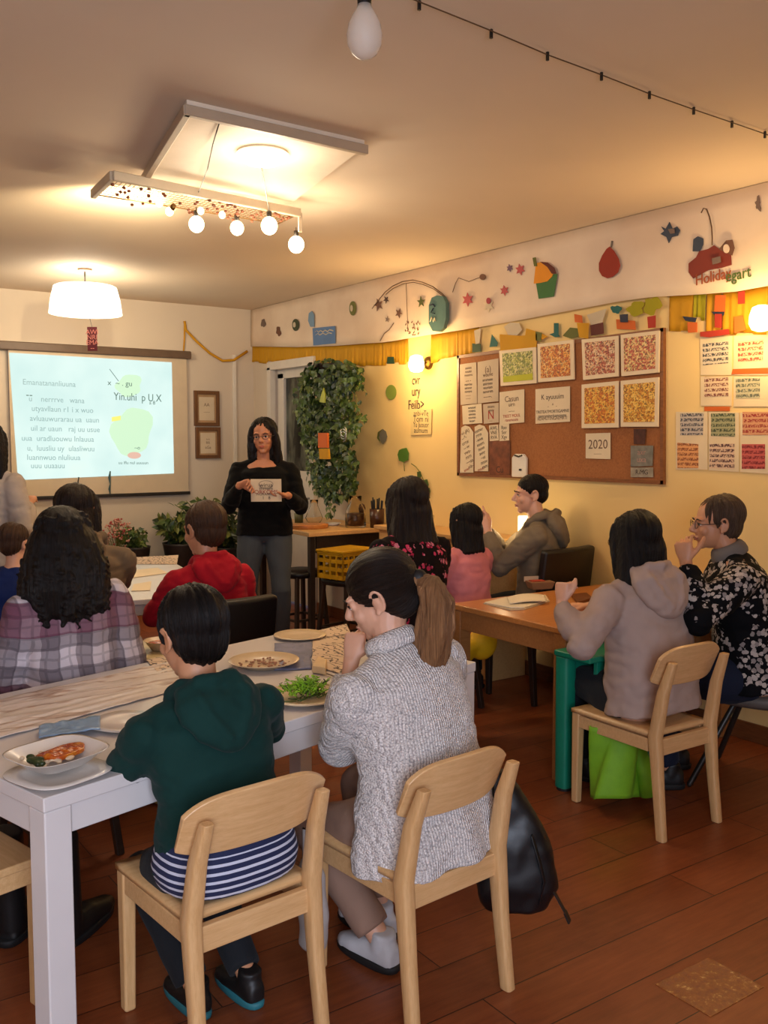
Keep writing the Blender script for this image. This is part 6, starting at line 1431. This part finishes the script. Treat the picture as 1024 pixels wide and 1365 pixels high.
            for sx in (-1, 1):
                cc.tube([B(-.085, -.040, sx*.045), B(-.050, .0, sx*.085), B(-.0, .030, sx*.098), B(.05, .045, sx*.092), B(.085, .030, sx*.06)], [.014*s, .022*s, .027*s, .028*s, .026*s], 12, True)
                cc.tube([B(.090, .045, sx*.075), B(.145, -.005, sx*.085), B(.165, -.07, sx*.060), B(.170, -.130, sx*.018)], [.018*s, .017*s, .016*s, .014*s], 10, True)
            cc.tube([B(.110, .055, -.06), B(.128, .048, 0), B(.110, .055, .06)], [.018*s, .022*s, .018*s], 10, True)
            fuse(cc, 'hood', top[1], tp, .0075, 4, lambda co, n: co+n*(.007*noise.noise(V((co.x*14+3, co.y*14, co.z*16)))+.004*noise.noise(co*34)))
    if bottom:
        c = MB(); q = .012*s
        c.loft([(P0-T1 @ V((0, 0, .085*s)), Rr1, F1, .14*w*s, .10*s), (P0-T1 @ V((0, 0, .05*s)), Rr1, F1, .172*w*s+q*.5, .122*s+q*.5), (P0+T1 @ V((0, 0, .03*s)), Rr1, F1, .166*w*s+q*.5, .118*s+q*.5), (P0+T1 @ V((0, 0, .09*s)), Rr1, F1, .15*w*s, .108*s)], 22, p=2.4)
        for sd in 'RL':
            Hp, Kn, An = lg[sd]; c.tube([Hp, Hp.lerp(Kn, .35), Hp.lerp(Kn, .8), Kn, Kn.lerp(An, .3), Kn.lerp(An, .8), Kn.lerp(An, bottom[2] if len(bottom) > 2 else .94)], [.090*w*s+q*.5, .085*w*s+q*.5, .066*s+q*.5, .060*s+q, .058*s+q, .048*s+q, .046*s+q], 16, False); c.ell(Kn, (.058*s+q,)*3, None, 12, 8)
        fuse(c, bottom[0], bottom[1], body, cloth_voxel, 3, lambda co, n: co+n*.005*noise.noise(co*11))
    if shoe:
        for sd in 'RL':
            An = lg[sd][2]; f = An-V((0, .045*s, .085*s)); c = MB()
            c.loft([(f+V((0, -.02, .045))*s, V((1, 0, 0)), V((0, 0, 1)), .026*s, .032*s), (f+V((0, 0, .048))*s, V((1, 0, 0)), V((0, 0, 1)), .036*s, .046*s), (f+V((0, .08, .045))*s, V((1, 0, 0)), V((0, 0, 1)), .040*s, .043*s), (f+V((0, .15, .035))*s, V((1, 0, 0)), V((0, 0, 1)), .044*s, .033*s), (f+V((0, .205, .028))*s, V((1, 0, 0)), V((0, 0, 1)), .038*s, .026*s), (f+V((0, .235, .024))*s, V((1, 0, 0)), V((0, 0, 1)), .018*s, .018*s)], 16, p=2.5)
            c.tube([f+V((0, .04, .06))*s, f+V((0, .03, .12))*s], [.042*s, .040*s], 14)
            so = fuse(c, 'shoe', shoe[0], body, .008, 2)
            c = MB(); c.loft([(f+V((0, .105, z))*s, V((1, 0, 0)), V((0, 1, 0)), .044*s*r_, .133*s*r_) for z, r_ in ((.001, .96), (.006, 1), (.020, 1.02), (.026, .98))], 24, p=2.6); c.build('sole', shoe[1], so, smooth=True)
    info = dict(H=H, HM=HM, k=k, P0=P0, P1=P1, P2=P2, P3=P3, F2=F2, R2=Rr2, U2=U2, s=s, sh=sh, jt=jt, lg=lg, hd=hd_c, body=body)
    if hair: make_hair(info, *hair)
    if extra: extra(info)
    return body, info

def strand(o, centre, HM, radial=True):
    """give hair a strand coordinate: angle round the head and height, so the texture runs along the hair"""
    me = o.data; at = me.attributes.new('strand', 'FLOAT_VECTOR', 'POINT'); inv = HM.inverted(); buf = []
    for v in me.vertices:
        p = inv @ (v.co-centre); r = math.hypot(p.x, p.y)+1e-6; buf += [p.x/r*.8+p.x*.8, p.y/r*.8+p.y*.8, p.z*3]
    at.data.foreach_set('vector', buf)
def groove(c, HM, amp, freq=16, rag=0):
    inv = HM.inverted()
    def f(co, n):
        p = inv @ (co-c); r = math.hypot(p.x, p.y)+1e-6; ux_, uy_ = p.x/r, p.y/r
        a = noise.noise(V((ux_*freq, uy_*freq, p.z*4)))+.5*noise.noise(V((ux_*freq*2.6, uy_*freq*2.6, p.z*6)))
        return co+n*amp*a*min(1, r/.04)
    return f
def make_hair(I, kind, m, length=.3, width=1.0, m2=None, flare=.12):
    H, HM, k, s = I['H'], I['HM'], I['k'], I['s']; body = I['body']; D = -V((0, 0, 1)); c = MB()
    def cap(fr=0.0, vol=0.0):
        c.ell(H(0, -.022+fr, .042), ((.084+vol)*k, (.098+vol)*k, (.084+vol)*k), HM, 28, 20)
        c.ell(H(0, -.052, .0), ((.074+vol)*k, (.064+vol)*k, (.078+vol)*k), HM, 22, 14)
    X, Y, Z = HM @ V((1, 0, 0)), HM @ V((0, 1, 0)), HM @ V((0, 0, 1))
    if kind == 'short':
        cap(-.010, .002*width); c.ell(H(0, -.058, -.03), (.060*k, .042*k, .050*k), HM, 18, 12)
        for sx in (-1, 1): c.tube([H(sx*.068, .012, .035), H(sx*.072, .010, .008), H(sx*.071, .008, -.012)], [.016*k, .010*k, .005*k], 8, True)
        o = fuse(c, 'hair', m, body, .0052, 3, groove(H(0, 0, 0), HM, .0060*width, 9)); strand(o, H(0, 0, 0), HM); return o
    if kind == 'crop':
        c.ell(H(0, -.020, .046), (.081*k, .094*k, .078*k), HM, 28, 20); c.ell(H(0, -.050, .0), (.070*k, .060*k, .060*k), HM, 22, 14)
        for sx in (-1, 1): c.tube([H(sx*.068, .020, .035), H(sx*.071, .016, .010)], [.014*k, .006*k], 8, True)
        o = fuse(c, 'hair', m, body, .0052, 3, groove(H(0, 0, 0), HM, .0022, 20)); strand(o, H(0, 0, 0), HM); return o
    if kind in ('long', 'bob', 'lob'):
        cap(-.012, .006*width)
        hc = H(0, -.050, 0); L = length*s; W = .088*width*k
        rings = [(H(0, -.035, .05), X, Y, W*.86, .070*k), (H(0, -.040, .0), X, Y, W*1.0, .074*k)]
        p = H(0, -.048, -.04); L = length*s
        for u in (0, .2, .4, .6, .8, 1.0):
            tgt = p+D*L*u-Y*(.045*u*u*min(1, length/.2))*s
            rings.append((tgt, X, Y, W*(1.06+flare*u), (.074-.026*u)*k))
        rings.append((rings[-1][0]+D*.018*s, X, Y, W*(.9+flare), .024*k)); c.loft(rings, 28, p=2.4)
        for sx in (-1, 1):
            c.tube([H(sx*.040, .030, .095), H(sx*.070, .030, .060), H(sx*.082, .018, .01), H(sx*.087, .008, -.05), H(sx*.087, -.005, -.09)+D*L*.15, H(sx*.085*(1+flare*.5), -.022, -.10)+D*L*.4, H(sx*.080*(1+flare), -.03, -.11)+D*L*.7], [.014*k, .018*k, .022*k, .026*k, .028*k, .027*k, .018*k], 12, True)
        o = fuse(c, 'hair', m, body, .0068, 4, groove(H(0, 0, 0), HM, .0075, 10)); strand(o, H(0, 0, 0), HM); return o
    if kind == 'curly':
        cap(.002, .014); rnd = random.Random(5)
        c.loft([(H(0, -.04, .09), X, Y, .075*k, .07*k), (H(0, -.04, .02), X, Y, .125*k, .105*k), (H(0, -.05, -.08), X, Y, .155*k, .120*k), (H(0, -.06, -.17), X, Y, .165*k, .120*k), (H(0, -.06, -.26), X, Y, .140*k, .10*k), (H(0.02, -.06, -.33), X, Y, .085*k, .06*k)], 26, p=2.2)
        for q in range(420):
            a = rnd.uniform(0, 6.28); z = rnd.uniform(-.27, .11); rr = (.078+.082*min(1, max(0, (.11-z)/.2)))*(.86 if z < -.22 else 1)
            if math.sin(a) > .55 and z > -.1: continue
            x, y = rr*math.cos(a)*1.02, -.05+rr*.78*math.sin(a); pts = []
            for j in range(8): pts.append(H(x+.008*math.cos(j*1.9+q), y+.008*math.sin(j*1.9+q), z-.0075*j))
            c.tube(pts, [.0062*k]*8, 6, True)
        o = fuse(c, 'hair', m, body, .0062, 1, groove(H(0, 0, 0), HM, .006, 7)); strand(o, H(0, 0, 0), HM); return o
    if kind == 'ponytail':
        cap(-.002, .003); c.ell(H(0, -.060, -.030), (.050*k, .040*k, .045*k), HM, 18, 12)
        for sx in (-1, 1): c.tube([H(sx*.062, .030, .050), H(sx*.072, .005, .030), H(sx*.066, -.03, .0)], [.014*k, .014*k, .012*k], 10, True)
        o = fuse(c, 'hair', m, body, .0050, 3, groove(H(0, -.09, .02), HM @ Matrix.Rotation(R(90), 3, 'X'), .0025, 12)); strand(o, H(0, -.09, .02), HM @ Matrix.Rotation(R(90), 3, 'X'))
        c = MB(); c.tube([H(0, -.105, .012), H(0, -.122, .010)], .024*k, 14, True); c.build('hair_tie', mat('black elastic', rgb(16, 14, 14), .6), o, smooth=True)
        p0 = H(0, -.115, .010); dn = -V((0, 0, 1)); bk = HM @ V((0, -1, 0)); bk.z = 0; bk.normalize()
        pts = [p0, p0+bk*.035*k+dn*.015*k, p0+bk*.055*k+dn*.06*k, p0+bk*.050*k+dn*.13*k, p0+bk*.040*k+dn*.20*k, p0+bk*.035*k+dn*.26*k, p0+bk*.03*k+dn*.31*k]
        pts = [p+V(I.get('tail', (0, 0, 0)))*(i/6)**1.3 for i, p in enumerate(pts)]
        c = MB(); rad = [.024, .042, .052, .056, .052, .042, .014]; c.tube(pts, [r_*k for r_ in rad], 16, True, flat=.8)
        rnd = random.Random(8)
        for q in range(26):
            a = rnd.uniform(0, 6.28); e = rnd.uniform(.7, 1.08); st = []
            for i, p in enumerate(pts[1:]):
                rr_ = rad[i+1]*k*.88; off = X*math.cos(a)*rr_+bk*math.sin(a)*rr_*.8; st.append(p+off*(1 if i < 4 else e)+V((.010*math.sin(i*1.3+q), .008*math.cos(i*1.7+q), 0))*k+(dn*.02*rnd.random() if i > 4 else V()))
            c.tube(st, [.007*k, .008*k, .008*k, .007*k, .005*k, .0025*k], 6, True)
        mid = pts[3]; t_ = fuse(c, 'ponytail', m2 or m, o, .0048, 1, groove(mid, Matrix.Identity(3), .004, 9)); strand(t_, mid, Matrix.Identity(3)); return o
def L2(p, yaw, w):
    """world point -> a figure's local frame"""
    d = V(w)-V(p); a = R(yaw); return V((d.x*math.cos(a)+d.y*math.sin(a), -d.x*math.sin(a)+d.y*math.cos(a), d.z))
def cw(px, py, d):
    """world point on the ray through a pixel at camera depth d"""
    r_ = ray(px, py); f = CM @ V((0, 0, -1)); return V((0, 0, CAMH))+r_*(d/1.0)
# ------------------------------------------------------------------ who sits where
F_green = fabric('dark green sweatshirt', rgb(17, 50, 46)); F_red = fabric('red sweatshirt', rgb(170, 20, 34)); F_beige = fabric('dusty beige sweatshirt', rgb(176, 154, 144)); F_khaki = fabric('khaki canvas', rgb(118, 98, 76)); F_grey = fabric('olive grey sweatshirt', rgb(122, 108, 88)); F_black = fabric('black jersey', rgb(6, 6, 8), wrinkle=.2); F_pink = fabric('pink coat', rgb(214, 128, 130)); F_denim = fabric('blue grey denim', rgb(66, 72, 80)); F_dark = fabric('charcoal trousers', rgb(34, 36, 40)); F_navy = fabric('navy denim', rgb(28, 34, 52)); F_lgrey = fabric('pale grey shirt', rgb(170, 158, 148)); F_blue = fabric('royal blue shirt', rgb(24, 40, 92))
M_shoeb = mat('black shoe', rgb(20, 18, 18), .5); M_soleb = mat('black rubber', rgb(18, 16, 16), .7); M_shoew = mat('white trainer', rgb(196, 194, 196), .6); M_sole_t = mat('teal sole', rgb(40, 110, 120), .6)
# 1 boy in dark green hoodie
def boy_extra(I):
    P0, s = I['P0'], I['s']
    c = MB(); c.loft([(P0+V((0, -.01, z)), V((1, 0, 0)), V((0, 1, 0)), rx, ry) for z, rx, ry in ((-.070, .150, .115), (-.052, .190, .145), (-.01, .200, .152), (.05, .186, .142), (.10, .150, .115))], 30, p=2.5)
    fuse(c, 'striped_shirt', m_stripe(), I['body'], .009, 2)
lb = (1.05, 2.27, 0); yb_ = 5
person('person', 'boy seen from behind in a dark green hoodie over a navy striped shirt', lb, yb_, s=.85, seat=.42, lean=15, side=-3, head=(4, 10, -2), hs=1.26, w=1.24, skin=SK_B, voxel=.0065,
  hands={'L': {'to': L2(lb, yb_, (.98, 2.50, .79)), 'dir': (.8, .6, -.1), 'pole': (-1.1, -.3, -.75)}, 'R': {'to': L2(lb, yb_, (1.14, 2.60, .79)), 'dir': (-.7, .7, 0), 'pole': (1.2, .0, -.7)}},
  feet={'L': (-.04, .10, .0), 'R': (.10, .05, .0)}, knees={'L': (-.05, 1, .3), 'R': (.05, 1, .3)}, top=('hoodie', F_green), bottom=('trousers', F_dark), shoe=(M_shoeb, M_sole_t), hair=('short', H_black, .3, 1.3), hood=(F_green, 1.1), face=False, extra=boy_extra, loose=.022, hem=-.055)
# 2 ponytailed woman in a long grey knit
lp = (1.64, 2.14, 0); yp = 10
def pony_extra(I):
    H, k, s, P0 = I['H'], I['k'], I['s'], I['P0']; b = MB(); b.ell(H(-.086, -.004, -.040), (.003*k, .003*k, .004*k), None, 8, 6); b.ell(H(-.087, -.004, -.049), (.0025*k, .0025*k, .003*k), None, 8, 6); b.build('earring', mat('pearl', rgb(226, 220, 210), .2), I['body'], smooth=True)
def knitfn(co, n):
    if co.z < .62: co = co + V((co.x, co.y*.9, 0)).normalized()*.02*min(1, (.62-co.z)/.25)*(1+.6*math.sin(math.atan2(co.y, co.x)*7))
    return co
M_knit = m_knit()
def pony_tail_I(I): pass
def person_pony():
    return person('person', 'woman with a long brown ponytail in a chunky grey knitted sweater, hand at her mouth', lp, yp, s=.96, seat=.425, lean=15, side=-6, twist=4, head=(30, 22, -4), hs=1.14, w=1.20, skin=SK_A, voxel=.0045,
      hands={'L': {'to': L2(lp, yp, cw(468, 884, 2.84)), 'dir': (.35, .1, 1), 'palm': (.8, .2, .0), 'pole': (-.4, -.3, -1), 'kind': 'curl'}, 'R': {'to': L2(lp, yp, (1.86, 2.66, .78)), 'dir': (-.5, .8, 0), 'pole': (1, -.6, -.5)}},
      feet={'L': (-.06, .13, .0), 'R': (.06, .26, .0)}, knees={'L': (-.1, 1, .3), 'R': (.1, 1, .3)}, top=('sweater', M_knit), bottom=('leggings', fabric('taupe leggings', rgb(150, 118, 100)), .9), shoe=(M_shoew, M_soleb), hair=('ponytail', H_dbrown, .3, 1.0, H_honey), face=True, loose=.040, hem=.05, sleeve=.92, collar={'r': .022, 'flat': 1.4, 'lift': .012, 'mat': M_knit}, topfn=knitfn, wrinkle=.010)
person_pony()
# 3 curly haired woman in plaid
lc = (1.06, 3.60, 0); yc = 4
person('person', 'woman with big dark curly hair in a grey and plum plaid shirt', lc, yc, s=1.0, seat=.47, lean=4, side=-4, head=(-4, 4, 0), w=1.02, skin=SK_C, voxel=.008,
  hands={'R': {'to': L2(lc, yc, (1.22, 3.80, .74)), 'dir': (-.2, 1, .1), 'pole': (.25, -1, -1.2)}, 'L': {'to': (-.12, .30, .62), 'dir': (.4, 1, 0)}}, top=('plaid_shirt', m_plaid()), bottom=('trousers', F_dark), shoe=(M_shoeb, M_soleb), hair=('curly', H_black), face=False, loose=.026)
# 4 khaki jacket
lk = (1.33, 4.42, 0); yk = -14
person('person', 'woman with dark hair and glasses in a khaki jacket turned towards the speaker', lk, yk, s=1.04, seat=.49, lean=8, head=(-34, 6, 0), w=1.10, skin=SK_B, voxel=.008,
  hands={'R': {'to': L2(lk, yk, (1.66, 4.96, .80)), 'dir': (.2, 1, 0), 'pole': (.3, -.8, -1.4)}, 'L': {'to': (-.10, .34, .70)}}, top=('jacket', F_khaki), bottom=('trousers', F_dark), shoe=(M_shoeb, M_soleb), hair=('lob', H_dbrown, .12, 1.05), glasses=M_dark, loose=.026, hood=(F_khaki, .8))
# 5 boy in red hoodie
lr = (1.99, 4.36, 0); yr = 4
person('person', 'boy with short brown hair in a bright red hoodie on a black leather chair', lr, yr, s=.87, seat=.46, lean=14, head=(10, 8, 0), hs=1.34, w=1.26, skin=SK_B, voxel=.008,
  hands={'L': {'to': (-.13, .36, .765), 'pole': (-1.0, -.4, -1.2), 'dir': (.5, 1, 0)}, 'R': {'to': (.15, .26, .66), 'pole': (.5, -.6, -1.5), 'dir': (-.5, 1, 0)}}, top=('hoodie', F_red), bottom=('trousers', F_dark), shoe=(M_shoeb, M_soleb), hair=('short', H_brown, .3, 1.1), face=False, hood=(F_red, 1.15), loose=.026)
# 6 speaker
lw = (3.23, 6.20, 0); yw = 180-27.4-4
def speaker_extra(I):
    hL, hR = I['jt']['L'][1], I['jt']['R'][1]; b = MB(); c = V((-.035, .330, 1.240))
    M_ = Matrix.Rotation(R(-14), 3, 'X'); b.box(c, (.215, .004, .165), M_); o = b.build('shown_paper', paper('shown paper', rgb(226, 208, 178)), None); 
    M4 = Matrix.Translation(V(lw)) @ Matrix.Rotation(R(yw), 4, 'Z'); o.matrix_world = M4; tag(o, 'small cream sheet with a drawn mug and red lettering held by the speaker', 'paper')
    face = Matrix(((-1, 0, 0, 0), (0, 0, 1, 0), (0, 1, 0, 0), (0, 0, 0, 1)))
    for dz, s_, sz, m_ in ((.040, 'wirua', .042, M_inkd), (.016, 'mmam', .035, M_inkd), (-.012, 'ORKOMS', .040, M_inkr), (-.028, 'NGRANING', .026, M_inkd), (-.055, '1   8', .032, M_inkd)):
        text_obj('lettering', s_, sz, m_, o, Matrix.Translation(c) @ M_.to_4x4() @ Matrix.Translation((0, .0035, dz)) @ face, .0003)
    q = MB(); f = lambda x, z: c+M_ @ V((x, .0035, z)); q.tube([f(.05*math.cos(a), .045+.028*math.sin(a)) for a in [2*math.pi*j/20 for j in range(21)]], .0012, 5); q.build('drawn_ring', M_inkd, o)
person('person', 'long haired woman in glasses and a black jumper standing and showing a small paper', lw, yw, s=1.02, stand=True, lean=1, head=(-8, 2, 4), w=1.08, belly=.02, scoop=1.0, hs=1.08, skin=SK_C, voxel=.0050,
  hands={'R': {'to': (.155, .285, 1.275), 'dir': (-.8, .4, .15), 'palm': (-.2, .9, -.5), 'pole': (.45, -.5, -1), 'kind': 'pinch'}, 'L': {'to': (-.185, .25, 1.20), 'dir': (.9, .35, .0), 'palm': (0, .1, 1), 'pole': (-.45, -.5, -1), 'kind': 'relax'}},
  feet={'R': (.11, .02, 0), 'L': (-.12, .05, 0)}, top=('jumper', F_black), bottom=('jeans', F_denim), shoe=(M_shoeb, M_soleb), hair=('long', H_black, .24, 1.0), glasses=M_dark, loose=.020, hem=-.03, extra=speaker_extra)
# 7 flowered blouse
lf_ = (2.755, 3.71, 0); yf = 8
F_flow = m_blotch('rose flowered blouse', rgb(18, 9, 12), [rgb(196, 60, 96), rgb(170, 40, 76), rgb(206, 120, 140), rgb(150, 40, 70)], 34, .46, 11, .50, rgb(226, 150, 150))
person('person', 'long straight haired woman in a black blouse with pink flowers seen from behind', lf_, yf, s=1.02, seat=.53, lean=6, side=2, head=(-6, 4, 0), w=1.14, skin=SK_B, voxel=.008,
  hands={'L': {'to': (-.06, .30, .90), 'pole': (-.35, -.5, -1)}, 'R': {'to': (.12, .30, .90), 'pole': (.35, -.5, -1)}}, top=('blouse', F_flow), bottom=('trousers', F_dark), shoe=(M_shoeb, M_soleb), hair=('long', H_dbrown, .16, 1.12, None, .32), face=False, loose=.026)
# 8 child in pink
lpk = (3.54, 4.22, 0); ypk = 6
person('person', 'small girl with dark straight hair in a pink coat seen from behind', lpk, ypk, s=.88, seat=.45, lean=4, head=(8, 4, 0), hs=1.04, w=.94, skin=SK_B, voxel=.0085,
  hands={'L': {'to': (-.10, .28, .78)}, 'R': {'to': (.10, .28, .78)}}, top=('coat', F_pink), bottom=('trousers', F_dark), shoe=(M_shoeb, M_soleb), hair=('lob', H_black, .15, 1.05, None, .12), face=False, loose=.024, hem=.10)
# 9 man in grey hoodie
lm = (4.09, 4.19, 0); ym = 44
person('person', 'dark haired man in an olive grey hoodie with raised hands on a black leather chair', lm, ym, s=1.03, seat=.50, lean=4, head=(14, 2, 0), neckfwd=.01, w=1.04, skin=SK_A, voxel=.0052,
  hands={'L': {'to': (-.03, .32, 1.02), 'dir': (.1, .5, 1), 'palm': (.9, .2, 0), 'pole': (-.6, -.1, -1), 'kind': 'point'}, 'R': {'to': (.05, .34, 1.03), 'dir': (-.1, .4, 1), 'palm': (-.9, .2, 0), 'pole': (.7, -.1, -1), 'kind': 'hold'}}, top=('hoodie', F_grey), bottom=('trousers', fabric('black trousers', rgb(16, 16, 18))), shoe=(M_shoeb, M_soleb), hair=('crop', H_black), loose=.024, hood=(F_grey, .95), feet={'L': (-.12, .50, 0), 'R': (.10, .42, 0)})
# 10 beige hoodie
lbg = (3.24, 2.62, 0); ybg = -4
person('person', 'woman with shoulder length black hair in a dusty beige hoodie raising her left fist', lbg, ybg, s=1.0, seat=.42, lean=12, side=-1, twist=0, head=(-2, 6, -2), w=1.16, hs=1.04, belly=.02, skin=SK_A, voxel=.0048,
  hands={'L': {'to': L2(lbg, ybg, cw(749, 806, 4.02)), 'dir': (.12, .1, 1), 'palm': (.9, .1, 0), 'pole': (-1.1, -.1, -.7), 'kind': 'fist'}, 'R': {'to': L2(lbg, ybg, (3.42, 3.16, .78)), 'dir': (-.6, .7, 0), 'pole': (1, -.5, -.6)}}, feet={'L': (-.02, .40, 0), 'R': (.12, .36, 0)}, knees={'L': (0, 1, .25), 'R': (.1, 1, .25)}, top=('hoodie', F_beige), bottom=('trousers', F_dark), shoe=(M_shoeb, M_soleb), hair=('lob', H_black, .14, 1.22, None, .18), face=True, hood=(F_beige, 1.1), loose=.028, glasses=M_brass)
# 11 flowered black jacket
lj = (3.83, 2.55, 0); yj = 44
F_bw = m_blotch('white flowered black jacket', rgb(10, 11, 15), [rgb(170, 160, 154), rgb(140, 132, 130), rgb(186, 176, 168)], 46, .50, 6.5, .47, None, 1.06)
person('person', 'short haired woman in glasses and a black jacket with white flowers, hand at her chin', lj, yj, s=1.04, seat=.465, lean=14, head=(10, 2, 0), neckfwd=.02, w=1.22, skin=SK_B, voxel=.0048,
  hands={'L': {'to': L2(lj, yj, cw(915, 752, 4.15)), 'dir': (.15, .15, 1), 'palm': (.8, -.3, 0), 'pole': (-.6, -.2, -1), 'kind': 'curl'}, 'R': {'to': (.12, .36, .72), 'pole': (1, -.5, -.6)}}, top=('jacket', F_bw), bottom=('jeans', F_navy), shoe=(M_shoeb, M_soleb), hair=('short', H_grey, .3, 1.5), glasses=M_dark, loose=.032, collar={'r': .017, 'flat': 2.0, 'lift': .004, 'mat': fabric('grey fleece collar', rgb(120, 112, 106)), 'name': 'collar'}, feet={'L': (-.14, .36, 0), 'R': (.14, .30, 0)})
# 12 standing figure at the left edge
ls = (1.24, 5.90, 0); ys = -40
person('person', 'dark haired person in a pale grey shirt standing at the left edge', ls, ys, s=1.0, stand=True, lean=2, w=.9, skin=SK_B, voxel=.009, hands={'R': {'to': (.17, .16, 1.20), 'pole': (.3, -1, -.6), 'kind': 'hold'}, 'L': {'to': (-.22, .08, .95), 'pole': (-.6, -1, 0)}}, top=('shirt', F_lgrey), bottom=('trousers', F_dark), shoe=(M_shoeb, M_soleb), hair=('long', H_black, .36, 1.25), loose=.03, head=(0, 10, 0))
# 13 child left
lq = (1.20, 5.22, 0); yq = -30
person('person', 'small child with dark brown hair in a royal blue shirt at the left edge', lq, yq, s=.86, seat=.40, lean=10, head=(-20, 14, 0), hs=1.04, skin=SK_A, voxel=.009, hands={'R': {'to': (.10, .30, .74)}, 'L': {'to': (-.12, .30, .74)}}, top=('shirt', F_blue), bottom=('trousers', F_dark), shoe=(M_shoeb, M_soleb), hair=('short', H_brown), loose=.018)
st = stool('dark stool under the small child in royal blue', (1.20, 5.20, 0), 0, .38, .28)
stool('dark stool under the curly haired woman in plaid', (.98, 3.62, 0), R(6), .455, .36); stool('dark stool under the woman in the khaki jacket', (1.33, 4.42, 0), R(-10), .475, .36)
hb_ = thing('handbag', 'rust brown leather bag held low by the person at the left edge', 'bag', (1.35, 5.80, .90), R(-30))
b = MB(); b.loft([(V((0, 0, z)), V((1, 0, 0)), V((0, 1, 0)), rx, ry) for z, rx, ry in ((0, .14, .05), (.03, .16, .07), (.14, .15, .065), (.20, .12, .04))], 22, p=3); b.build('body', mat('rust leather', rgb(132, 66, 28), .4, .3), hb_, smooth=True)
b = MB(); b.tube([(.10*math.cos(a), 0, .19+.10*math.sin(a)) for a in [math.pi*j/10 for j in range(11)]], .009, 8); b.build('handle', mat('rust leather', rgb(132, 66, 28)), hb_, smooth=True)
# dark boots under the front table
bt = thing('boot', 'tall black boot under the left end of the front table', 'boot', (.80, 2.92, 0), R(-50), 'black boots under the front table')
c = MB(); c.loft([(V((0, -.02, .02)), V((1, 0, 0)), V((0, 0, 1)), .03, .02), (V((0, .02, .045)), V((1, 0, 0)), V((0, 0, 1)), .042, .043), (V((0, .12, .045)), V((1, 0, 0)), V((0, 0, 1)), .045, .043), (V((0, .2, .032)), V((1, 0, 0)), V((0, 0, 1)), .045, .03), (V((0, .25, .03)), V((1, 0, 0)), V((0, 0, 1)), .03, .02)], 18, p=2.5)
c.tube([(0, .02, .05), (0, .01, .16), (0, -.01, .30), (0, -.02, .37)], [.045, .048, .056, .06], 18)
fuse(c, 'upper', M_shoeb, bt, .008, 3); c = MB(); c.loft([(V((0, .11, z)), V((1, 0, 0)), V((0, 1, 0)), .048*r_, .15*r_) for z, r_ in ((0, .97), (.02, 1), (.024, .97))], 24, p=2.6); c.build('sole', M_soleb, bt, smooth=True)
copy_thing(bt, 'second tall black boot just behind the first under the front table', (.66, 3.04, 0), R(-38))

tb_ = thing('tote_bag', 'crumpled pale cloth bag hanging between the two pale chairs in front', 'bag', (1.365, 2.34, 0), R(20))
c = MB(); c.loft([(V((0, 0, z)), V((1, 0, 0)), V((0, 1, 0)), rx, ry) for z, rx, ry in ((.075, .02, .03), (.09, .026, .05), (.20, .03, .055), (.32, .02, .05), (.36, .01, .03))], 20, p=2.4)
fuse(c, 'body', fabric('pale canvas', rgb(186, 176, 170)), tb_, .009, 3, lambda co, n: co+n*.014*noise.noise(co*12))
c = MB(); c.tube([(0, -.03, .35), (.0, -.03, .44), (0, .03, .44), (0, .03, .35)], .006, 6); c.build('strap', fabric('pale canvas', rgb(186, 176, 170)), tb_, smooth=True)
